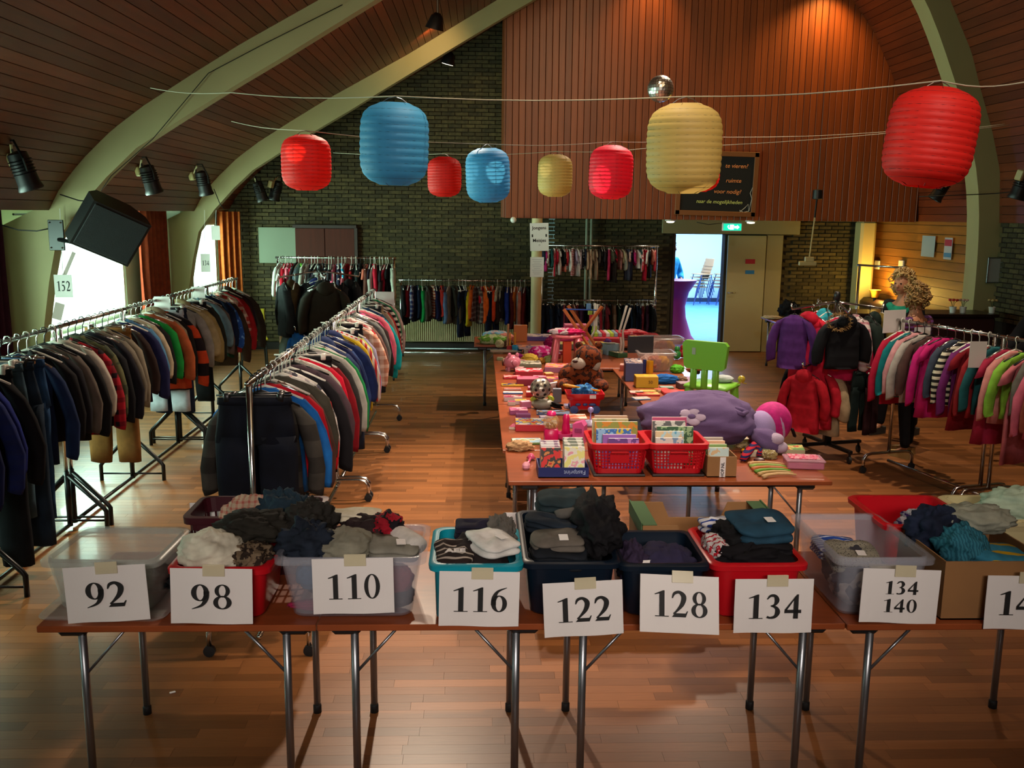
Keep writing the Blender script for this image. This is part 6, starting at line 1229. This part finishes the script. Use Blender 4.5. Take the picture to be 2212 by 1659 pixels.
q = at(1252, 955); t = thing('toy_register', 'tall pink toy mixer beside the left red crate', 'toy', q, -.35); MB().prism([(-.04, 0), (.04, 0), (.04, .12), (.02, .15), (-.04, .13)], 'y', -.045, .045).build('housing', mat('toy_pink', '#c8508c', .4), t); MB().rbox((0, -.047, .09), (.05, .006, .03), .002).build('panel', mat('toy_mauve', '#8c3468', .4), t)
q = P(1276, 884, z=.86); t = thing('toy_wand', 'lilac ball on a stick behind the left red crate', 'toy', (q.x, q.y, ZT_)); MB().path([(0, 0, 0), (0, 0, .1)], .005, 6).build('stick', mat('lilac', '#9488c0', .3), t); MB().ball((0, 0, .115), .022, 14, 10).build('ball', mat('lilac', '#9488c0', .3), t, smooth=True); MB().lathe([(.06, 0), (.062, .02), (.04, .035), (0.01, .04)], 16).build('dish', mat('pale_lilac', '#b0a8c4', .2), t, smooth=True)
# perforated ball on its grey stand
q = at(1172, 882); t = thing('toy_stand', 'grey and lime cradle shaped stand under the perforated ball', 'toy', q, .1); MB().lathe([(.06, 0), (.088, .025), (.09, .05), (.06, .07), (.03, .06), (.01, .055)], 24, sy=.8).build('cradle', mat('grey_plastic', '#8c8878', .4), t, smooth=True)
for s in (-1, 1): MB().ball((s*.07, .02, .075), (.03, .012, .02), 12, 8, R=Matrix.Rotation(s*.6, 3, 'Y')).build('lime_pad', mat('lime', '#a8b830', .4), t, smooth=True)
bq = P(1168, 839, Y=q.y); r = .084; t = thing('perforated_ball', 'shiny silver ball with round holes on the grey stand', 'ball', bq); MB().ball((0, 0, 0), r, 32, 20).build('shell', mat('silver', '#b0a898', .3, .75), t, smooth=True)
k = 0
for la in (-.9, -.45, 0, .45, .9):
    n = max(4, int(9*math.cos(la)))
    for j in range(n):
        a = 2*math.pi*(j+(k % 2)*.5)/n; d = Vector((math.cos(la)*math.cos(a), math.cos(la)*math.sin(a), math.sin(la))); e = d.orthogonal().normalized(); g = d.cross(e)
        MB().add([d*(r*1.004)+(e*math.cos(i*.5236)+g*math.sin(i*.5236))*.0125 for i in range(12)], [tuple(range(12))]).build('hole', mat('hole_dark', '#1c0e0a', .8), t)
    k += 1
fold('dark brown strap draped beside the ball stand', (at(1200, 885).x, at(1200, 885).y, ZT_+.01), (.08, .07, .05), '#140c0c', .6, (0, .3), 72, 2)
# tiger plush
q = at(1262, 855); fur = fab('#6c3010', 'camo', '#30140a', 2.2); t = thing('tiger_plush', 'large brown striped tiger soft toy with a white muzzle, sitting', 'soft toy', (q.x-.0, q.y+.3, ZT_), .0); m_wf = mat('white_fur', '#b0a494', .95, var=.15, bump=.8, bscale=200)
def pf(q): return 1+.05*noise.noise(q*6)
MB().ball((0, 0, .12), (.20, .15, .13), 28, 18, pf).build('body', fur, t, smooth=True); MB().ball((.05, -.04, .29), (.125, .11, .11), 28, 18, pf).build('head', fur, t, smooth=True)
h_ = MB().ball((-.035, -.12, .25), (.065, .05, .052), 20, 12, pf).ball((.115, -.06, .24), (.05, .06, .07), 16, 10, pf).build('muzzle', m_wf, t, smooth=True); MB().ball((-.07, -.165, .275), (.025, .015, .014), 12, 8).build('nose', mat('brown_nose', '#34140c', .5), t, smooth=True)
for s, x in ((-1, -.02), (1, .15)): MB().ball((x, -.0, .39), (.035, .02, .035), 14, 9).build('ear', fur, t, smooth=True); MB().ball((-.04+.07*(s+1)/2, -.14, .315), (.014, .01, .016), 10, 7).build('eye', mat('eye_black', '#080808', .15), t, smooth=True)
for s in (-1, 1): MB().ball((s*.15, -.14, .06), (.08, .10, .06), 18, 12, pf).build('paw', fur, t, smooth=True)
MB().box((-.24, -.13, .07), (.12, .04, .03), Matrix.Rotation(-.2, 3, 'Y')).build('care_label', M_PAPER, t)
# red wagon
q = at(1262, 890); t = thing('toy_wagon', 'red plastic toy wagon with oval windows and a white sticker', 'toy', (q.x, q.y+.03, ZT_), 0)
b = MB(); sh = lambda f, z: [(f*sx*.125+.01*(f-1), f*sy*.085, z) for sx, sy in ((-1, -1), (-.5, -1.08), (.5, -1.08), (1.0, -1), (1.0, 1), (.5, 1.08), (-.5, 1.08), (-1, 1))]
b.rings([sh(.85, .03), sh(.95, .10), sh(1.0, .105), sh(1.12, .115), sh(1.18, .155), sh(1.12, .155), sh(.98, .12), sh(.85, .05)]).build('body', M_RED, t, smooth='auto')
for x, w_ in ((-.055, .022), (.0, .02), (.055, .03)): MB().ball((x, -.088, .07), (w_, .006, .012), 14, 8).build('oval_window', mat('wagon_blue', '#24407c', .4), t, smooth=True)
for x in (-.085, .085):
    for y in (-.08, .08): MB().lathe([(.005, -.012), (.032, -.01), (.032, .01), (.005, .012)], 18, (x, y, .03), Matrix.Rotation(math.pi/2, 3, 'X')).build('wheel', mat('wagon_blue', '#24407c', .4), t, smooth='auto')
MB().rbox((.055, -.107, .135), (.05, .004, .028), .001).build('sticker', M_PAPER, t)
heap('blue cloth bundle inside the red toy wagon', (q.x, q.y+.03, ZT_+.10), (.10, .07, .065), ('#1c5c98', 'camo', '#4c8cb8', 2), 73, cat='cloth')
t = thing('toy_shovel', 'yellow toy shovel with looped handle lying on the wagon', 'toy', (q.x-.02, q.y, ZT_+.19), -.05); t.rotation_euler = (0, .16, -.05); my = mat('yellow_plastic', '#d09010', .35)
MB().path([(-.05, 0, 0), (.14, 0, -.0)], .012, 8, ry=.008).build('shaft', my, t, smooth=True); MB().path([(-.05, 0, 0), (-.07, .022, 0), (-.12, .025, 0), (-.145, 0, 0), (-.12, -.025, 0), (-.07, -.022, 0), (-.05, 0, 0)], .009, 8).build('loop_handle', my, t, smooth=True)
# piggy bank, duck, soft toys, bowls
q = at(1093, 800); t = thing('piggy_bank', 'glossy pink piggy bank wrapped in clear film at the left table edge', 'toy', (q.x+.06, q.y, ZT_), .3); mp = mat('pig_pink', '#c87888', .15)
MB().ball((0, 0, .085), (.085, .07, .07), 24, 16).build('body', mp, t, smooth=True); MB().lathe([(.03, 0), (.028, .03), (.02, .035)], 14, (0, -.07, .085), Matrix.Rotation(math.pi/2, 3, 'X')).build('snout', mp, t, smooth=True)
for s in (-1, 1): MB().ball((s*.04, -.03, .155), (.02, .01, .025), 10, 7).build('ear', mp, t, smooth=True); MB().path([(s*.045, -.03, .04), (s*.045, -.03, 0)], .016, 8).build('leg', mp, t); MB().path([(s*.045, .03, .04), (s*.045, .03, 0)], .016, 8).build('leg', mp, t)
for a in (('pink and magenta cloth bag in the left column', 1172, 775, (.16, .13, .08), ('#b81c6c', 'camo', '#d08cb0', 1.5), 74, 'bag'), ('magenta cushion behind the pink bag', 1190, 770, (.09, .08, .12), '#8c0c50', 75, 'cushion'), ('yellow duck shaped soft toy with orange beak', 1145, 782, (.085, .06, .05), '#c8a83c', 76, 'soft toy'), ('pale green soft toy beside the pink stool leg', 1187, 784, (.07, .05, .045), '#a8b46c', 77, 'soft toy'), ('purple oval purse on the red edged box', 1121, 780, (.05, .03, .045), '#7c0c5c', 78, 'purse'), ('small brown and yellow soft toy by the duck', 1170, 785, (.04, .04, .035), '#a87028', 79, 'soft toy'),
          ('turquoise patterned ball by the pink stool', 1260, 775, (.05, .05, .05), ('#0c8cb0', 'dots', '#a0d0d8', 2), 80, 'ball'), ('green and white blanket folded on the farthest table', 1066, 742, (.18, .12, .06), ('#5c8c30', 'camo', '#a8b484', 1), 81, 'blanket'), ('light blue cloth behind the green blanket', 1070, 729, (.16, .1, .05), ('#6c9cb0', 'camo', '#b0a0a0', 1), 82, 'cloth'), ('salmon soft toy next to the orange box', 1093, 735, (.10, .08, .05), '#c87c6c', 83, 'soft toy'), ('cream sheep soft toy at the table corner', 1079, 750, (.05, .05, .05), '#b0a880', 84, 'soft toy'), ('grey dog soft toy beside the cream sheep', 1098, 748, (.06, .05, .045), '#5c4438', 85, 'soft toy'),
          ('pink garment heap under the dollhouse box', 1235, 742, (.26, .14, .05), '#c83468', 86, 'clothes'), ('white cloth on the pink heap', 1222, 735, (.13, .09, .055), '#c8b8b8', 87, 'cloth'), ('red garments heaped at the right of the striped chair', 1365, 732, (.2, .15, .07), ('#a0202c', 'camo', '#c06870', 1), 88, 'clothes'), ('dark red garments at the back of the clear bins', 1405, 738, (.12, .1, .06), '#801420', 89, 'clothes'),
          ('blue soft toy in front of the clear bins', 1435, 828, (.13, .06, .05), '#1c5ca0', 90, 'soft toy'), ('purple cloth at the gap table', 1312, 748, (.05, .05, .05), '#4c2c70', 91, 'cloth'), ('pink soft heap behind the yellow box', 1420, 822, (.1, .06, .03), '#c87090', 92, 'cloth'), ('navy cloth on the right column beside the green seat', 1548, 842, (.12, .09, .03), '#1c1c3c', 93, 'cloth'), ('bright green turtle soft toy left of the green chair', 1462, 805, (.07, .06, .045), '#54a828', 94, 'soft toy'), ('brown cap behind the brown box', 1470, 826, (.06, .05, .035), '#6c5440', 95, 'cap')):
    q = at(a[1], a[2]); heap(a[0], (q.x, q.y, ZT_), a[3], a[4], a[5], name=a[6].replace(' ', '_'), amp=.18, cat=a[6])
def cup(name, label, px_, py_, r, h, c, z0=0, lip=1.1):
    q = at(px_, py_); t = link(name, MB().lathe([(r*.8, 0), (r, h*.1), (r*lip, h), (r*lip*.93, h), (r*.85, h*.12)], 20).mesh(name, mat('cup_plastic', c, .3), smooth='auto'), loc=(q.x, q.y, ZT_+z0)); return tag(t, label, 'cup')
cup('bowl', 'round blue bowl on the left column far end', 1117, 760, .055, .07, '#1c84a8'); cup('cup', 'yellow cup on the right column', 1403, 808, .035, .13, '#d09c14', lip=.95); cup('cup', 'dark blue cup beside the yellow cup', 1392, 806, .02, .13, '#1c3474', lip=1); cup('bowl', 'clear plastic bowl with blue lid beside the tiger', 1240, 802, .055, .06, '#a08890')
q = at(1098, 763); o = MB().rbox((0, 0, 0), (.34, .14, .012), .005).build('tray', mat('clear_tray', '#988878', .2, alpha=.7), loc=(q.x-.03, q.y, ZT_+.025)); tag(o, 'long clear lid sticking out over the left table edge', 'lid')
q = at(1107, 757); t = thing('pull_along_toy', 'wooden pull-along toy with a red wheel and yellow frame', 'toy', (q.x, q.y, ZT_), .2); MB().rbox((0, 0, .04), (.12, .05, .03), .006).build('base', mat('toy_red', '#a0141c', .4), t); MB().path([(-.03, 0, .05), (-.03, 0, .2), (.03, 0, .2), (.03, 0, .05)], .008, 6).build('frame', my, t); MB().path([(-.06, 0, .05), (-.05, 0, .30)], .012, 8).build('post', mat('beech', '#a87850', .5), t)
for s in (-1, 1): MB().lathe([(.004, -.012), (.03, -.01), (.03, .01), (.004, .012)], 16, (s*.045, -.03, .03), Matrix.Rotation(math.pi/2, 3, 'X')).build('wheel', mat('toy_red', '#a0141c', .4), t, smooth='auto')
# pink stool standing on the table
q = at(1226, 790); m_ps = mat('stool_pink', '#d06c74', .35); t = thing('kids_stool', 'pink plastic children\'s stool with four rounded legs on the left column', 'stool', (q.x, q.y+.16, ZT_), 0)
MB().lathe([(.10, .27), (.155, .275), (.165, .29), (.155, .305), (.02, .308)], 28).build('seat', m_ps, t, smooth='auto')
for s in (-1, 1):
    for u in (-1, 1): MB().path([(s*.135, u*.12, .0), (s*.13, u*.115, .04), (s*.10, u*.09, .27)], [.03, .036, .028], 12).build('leg', m_ps, t, smooth=True)
heap('hot pink and white cloths lying on the pink stool', (q.x, q.y+.16, ZT_+.305), (.17, .13, .035), ('#c81c5c', 'camo', '#d0b8b8', .8), 96, cat='cloth')
# deck chair and striped folding chair
q = at(1255, 770); m_dk = mat('deck_wood', '#a85c2c', .45); t = thing('deck_chair', 'folded wooden children\'s deck chair leaning upright on the tables', 'chair', (0, 0, 0)); Yd = 9.6
def bar(b, a, c, Y, r=.012, dy=0): b.path([P(*a, Y=Y), P(*c, Y=Y+dy)], r, 4, ry=r*1.4)
for nm, L_ in (('long_rail', [((1218, 668), (1282, 762), Yd), ((1227, 660), (1296, 760), Yd+.3)]), ('cross_rail', [((1300, 662), (1258, 718), Yd+.1), ((1252, 725), (1302, 662), Yd+.3)])):
    for a, c, Y in L_: b = MB(); bar(b, a, c, Y); b.build(nm, m_dk, t)
b = MB(); b.path([P(1222, 668, Y=Yd+.05), P(1290, 670, Y=Yd+.3)], .008, 6).build('blue_rod', mat('blue_rod', '#1c4c9c', .4), t)
t = thing('folding_chair', 'children\'s folding chair with white tube legs and striped sling, upside down', 'chair', (0, 0, 0)); Yc = 10.0; mw = mat('white_tube', '#c8beb0', .3)
for pts in ([(1285, 655), (1284, 715), (1275, 730), (1262, 775)], [(1290, 657), (1288, 712), (1280, 728), (1268, 775)], [(1354, 660), (1338, 715), (1342, 740), (1336, 790)], [(1362, 665), (1345, 718), (1347, 742), (1342, 790)]): MB().path([P(*p, Y=Yc+(.25 if pts[0][0] in (1290, 1362) else 0)) for p in pts], .012, 8).build('leg', mw, t, smooth=True)
m_str = fab('#c8a03c', 'vstripe', '#b01c34', .9); a, c = P(1283, 722, Y=Yc), P(1343, 725, Y=Yc); l = c.x-a.x
cols6 = ['#98b830', '#a0a4a8', '#c01c34', '#d8d0c8', '#a8c030', '#8898a8', '#c01c34']
for k in range(7): x = a.x+l*(k+.5)/7; MB().rbox((x, Yc+.12, a.z-.005), (l/7, .28, .045), .008).build('sling_stripe', mat('sling', cols6[k], .7), t)
for k in range(5): u = k/5; p = P(1272+k*3, 662+k*12, Y=Yc+.02); MB().rbox(p, (.05, .02, .065), .006).build('back_stripe', mat('sling', ['#5c88b0', '#8cac3c', '#b01c34', '#8c94a0', '#98b830'][k], .7), t)
# clear bins of soft toys
for k, (px_, py_, w_, d_, lb) in enumerate(((1415, 800, .34, .26, 'near clear bin of soft toys on the far right tables'), (1430, 765, .42, .28, 'far clear bin of toys behind the near bin'))):
    q = at(px_, py_); bin_('toy_bin', lb, q.x, q.y-.12, w_, d_, .19, mat('bin_clear', '#b8a8a0', .2, alpha=.3), z=ZT_, taper=.1)
    for j, (dx, dy, c) in enumerate(((-.08, 0, '#c8a494'), (.06, -.03, '#b07c1c'), (.0, .06, '#c8b0a0'), (-.02, -.05, '#a06048'))): heap('%s soft toy in the %s clear bin' % (('pale pink', 'mustard yellow', 'cream', 'brown')[j], 'near' if k == 0 else 'far'), (q.x+dx, q.y+dy, ZT_+.01), (.075, .06, .085), c, 100+k*5+j, amp=.2, name='soft_toy', cat='soft toy')
for k, (px_, c) in enumerate(((1463, '#2c8c3c'), (1475, '#b01c2c'), (1490, '#2c8c3c'))): q = P(px_, 752-3*(k == 1), z=.86); t = link('toy_figure', MB().ball((0, 0, .05), (.045, .04, .05), 12, 9).ball((0, 0, .11), .03, 10, 8).mesh('toy_figure', mat('figure', c, .4), smooth=True), loc=(q.x, q.y, ZT_)); tag(t, '%s toy figure behind the green chair back, %s' % ('red' if k == 1 else 'green', ('left', 'middle', 'right')[k]), 'toy')
# green children's chair on the table
m_gr = mat('chair_green', '#6aa82c', .35); t = thing('kids_chair', 'lime green plastic children\'s chair with three back slats, on the toy table', 'chair', (1.72, 6.78, ZT_), -.62)
MB().rbox((0, .02, .28), (.34, .30, .035), .02).build('seat', m_gr, t, smooth='auto')
for s in (-1, 1):
    for u in (-1, 1): MB().path([(s*.13, u*.11+.02, .27), (s*.15, u*.13+.02, 0)], [.032, .028], 14).build('leg', m_gr, t, smooth='auto')
for x in (-.085, 0, .085): MB().rbox((x, -.135, .37), (.048, .035, .2), .012).build('back_slat', m_gr, t, smooth='auto')
b = MB(); b.prism([(-.135, .42), (.135, .42), (.155, .44), (.172, .60), (.15, .625), (-.15, .625), (-.172, .60), (-.155, .44)], 'y', -.157, -.113); b.build('backrest', m_gr, t); MB().rbox((-.08, -.159, .55), (.028, .003, .05), .001).build('sticker', mat('sticker', '#8c9c84', .3), t)
q = t.location; heap('white and blue dish shaped toy on the green seat', (q.x+.10, q.y+.05, ZT_+.30), (.08, .06, .03), '#a8b0ac', 97, cat='toy', amp=.08); o = MB().ball((0, 0, .035), .028, 12, 9).path([(-.03, 0, .0), (0, 0, .01), (.04, 0, 0)], .004, 6).build('toy_bird', mat('gold_toy', '#a89428', .3), loc=(q.x+.22, q.y-.02, ZT_+.298), smooth=True); tag(o, 'small yellow wire bird on the corner of the green seat', 'toy')
# purple beanbag with flowers and lilac ball toy
def sack(q):
    f = 1+.13*noise.noise(q*2.2+Vector((4, 0, 0)))+.05*noise.noise(q*6)-.07*max(0, 1-abs(noise.noise(Vector((q.x*1.2, q.y*3, q.z*3.5))))*8); return f*(1-.28*max(0, q.x)**1.5)
m_pur = mat('purple_plush', '#5c4870', .95, var=.12, vscale=4, bump=.3, bscale=300)
cx_, cy_ = 1.52, 6.12; t = thing('beanbag', 'large purple plush sack with pale flower patches sprawled over the tables', 'beanbag', (cx_, cy_-.02, ZT_), -.12)
b = MB().ball((0, 0, .18), (.45, .26, .185), 48, 30, sack); bm_ = b.build('sack', m_pur, t, smooth=True)
m_fl = mat('pale_plush', '#a494a8', .95, bump=.3, bscale=200)
def onsack(x, z):  # front surface point
    u = x/.45; w_ = (z-.18)/.185; v = math.sqrt(max(0.02, 1-u*u-w_*w_)); q = Vector((u, -v, w_)); f = sack(q); return Vector((q.x*f*.45, q.y*f*.26, q.z*f*.185+.18)), Vector((u/.45, -v/.26, w_/.185)).normalized()
def flower(x, z, s, st=1.4):
    b = MB(); p0, n0 = onsack(x, z); R = n0.to_track_quat('Z', 'Y').to_matrix()
    for k in range(5): a = k*1.2566; b.ball(p0+R @ Vector((math.cos(a)*s*.6*st, math.sin(a)*s*.6, .003)), (s*.5*st, s*.5, .012), 14, 8, R=R)
    b.build('flower_patch', m_fl, t, smooth=True); MB().ball(p0+n0*.010, (s*.32*st, s*.32, .012), 14, 8, R=R).build('flower_centre', m_pur, t, smooth=True)
flower(-.12, .24, .055, 1.5)
MB().ball((.40, -.15, .07), (.13, .10, .075), 26, 16, sack, Matrix.Rotation(.5, 3, 'Y')).build('sack_end', m_pur, t, smooth=True)
for x, y, z in ((.43, -.20, .10), (.46, -.19, .045)): MB().ball((x, y, z), (.055, .05, .04), 14, 9).build('foot_patch', m_fl, t, smooth=True)
MB().path([(.16, -.15, .27), (.19, -.17, .26), (.22, -.16, .25), (.25, -.13, .26), (.22, -.12, .27), (.17, -.13, .28)], .016, 8).build('drawstring_knot', m_pur, t, smooth=True)
q = P(1645, 925, Y=6.2); t = thing('ball_plush', 'round lilac and pink soft toy with a dark ear tag beside the purple sack', 'soft toy', (q.x+.02, 6.15, ZT_)); R_b = .125
MB().ball((-.05, -.03, .115), (.105, .11, .115), 24, 16).build('lilac_head', mat('lilac_plush', '#9c88b4', .9, bump=.3, bscale=200), t, smooth=True); MB().ball((.045, .03, .14), (.13, .13, .14), 24, 16).build('pink_body', mat('pink_plush', '#c8147c', .8, var=.25, vscale=30), t, smooth=True); MB().lathe([(.128, -.012), (.134, 0), (.128, .012)], 26, (.075, .035, .145), Matrix.Rotation(1.3, 3, 'Y'), cap=False).build('pale_band', mat('pale_band', '#c0a0c8', .8), t, smooth=True)
MB().rbox((.175, -.03, .08), (.02, .03, .07), .008, Matrix.Rotation(-.4, 3, 'Y')).build('ear', M_BLACK, t); MB().path([(-.14, -.1, .03), (-.10, -.13, .05)], .02, 8).build('paw', mat('pink_plush', '#c8147c', .8, var=.25, vscale=30), t, smooth=True)
# scarf, wooden bows, pink case, small cars
b = MB(); q = at(1622, 990)
pts = [(-.08, -.10, .02), (-.04, -.03, .035), (.0, .04, .045), (.04, .10, .06), (.07, .06, .03), (.05, -.01, .03)]; b.path(pts, [.022, .03, .03, .035, .03, .02], 10, ry=[.014, .02, .02, .026, .02, .014]); o = b.build('scarf', fab('#a01828', 'stripe', '#141c4c', 2.4), loc=(q.x, q.y, ZT_), smooth=True); o.rotation_euler = (0, 0, 0); tag(o, 'red and navy checked scarf crumpled on the right end of the front table', 'scarf')
for k, (px_, py_, c, cn) in enumerate(((1655, 1006, '#b08450', 'topmost pale'), (1658, 1011, '#7c9c3c', 'green tipped'), (1662, 1016, '#b0602c', 'orange brown'), (1668, 1021, '#5c8c2c', 'green'), (1674, 1026, '#a88c58', 'tan'), (1682, 1031, '#b89868', 'lowest cream'))):
    q = at(px_, py_); o = MB().path([(-.11, -.015, .014), (-.07, .008, .015), (0, .02, .016), (.07, .012, .015), (.11, -.01, .012)], [.013, .011, .009, .008, .006], 8).build('wooden_bow', mat('toy_wood', c, .5), loc=(q.x, q.y, ZT_), rot=(0, 0, .06*k-.1), smooth=True); tag(o, 'curved wooden toy stick, the %s one of the bundle' % cn, 'toy', 'curved wooden sticks')
q = at(1735, 1008); t = thing('craft_case', 'clear pink craft case with hinged lid at the right end of the front table', 'case', (q.x, q.y, ZT_), -.12); MB().rbox((0, 0, .022), (.22, .15, .042), .006).build('tray', mat('case_clear', '#c87890', .2, alpha=.75), t); MB().rbox((0, 0, .052), (.235, .16, .014), .005).build('lid', mat('case_lid', '#c898a8', .15, alpha=.6), t); MB().rbox((0, .01, .0615), (.18, .12, .002), .0005).build('insert', print_mat(('#c82c5c', '#d890a0', '#c82c5c', '#d8b8b8'), 22), t)
for x, c in ((-.06, '#8c4c8c'), (.0, '#c0b450'), (.06, '#c83c5c')): MB().rbox((x, -.062, .022), (.05, .02, .03), .008).build('bead_pile', mat('beads', c, .5), t)
q = at(1607, 978); t = thing('toy_car', 'small yellow toy car beside the scarf', 'toy', (q.x+.01, q.y, ZT_), .9); MB().rbox((0, 0, .02), (.07, .035, .022), .006).build('car_body', my, t, smooth='auto'); MB().rbox((-.005, 0, .037), (.036, .03, .016), .006).build('cabin', mat('car_glass', '#3c3418', .2), t, smooth='auto')
for s in (-1, 1):
    for u in (-1, 1): MB().lathe([(.003, -.004), (.01, -.004), (.01, .004), (.003, .004)], 10, (s*.022, u*.018, .01), Matrix.Rotation(math.pi/2, 3, 'X')).build('wheel', M_RUBBER, t)
q = at(1640, 998); o = MB().lathe([(.01, 0), (.034, .002), (.036, .012), (.03, .02), (.012, .016)], 20).build('wooden_yoyo', mat('dark_wood', '#3c1810', .35), loc=(q.x, q.y, ZT_), smooth='auto'); tag(o, 'round dark brown wooden disc toy right of the scarf', 'toy')
heap('small gold and white trinkets right of the scarf', (at(1662, 990).x, at(1662, 990).y, ZT_), (.05, .04, .03), ('#8c7c4c', 'dots', '#c8c0b0', 3), 98, cat='trinkets'); heap('tiny cream soft toy behind the scarf', (at(1605, 970).x+.01, at(1605, 970).y+.04, ZT_), (.05, .03, .022), '#b0986c', 99, cat='soft toy')
# scrap of paper on the floor
q = P(373, 1497, z=0); o = MB().rbox((0, 0, .003), (.028, .012, .006), .002).build('paper_scrap', M_PAPER, loc=(q.x, q.y, .001), rot=(0, 0, .5)); tag(o, 'tiny white paper scrap lying on the floor under the left table', 'scrap')
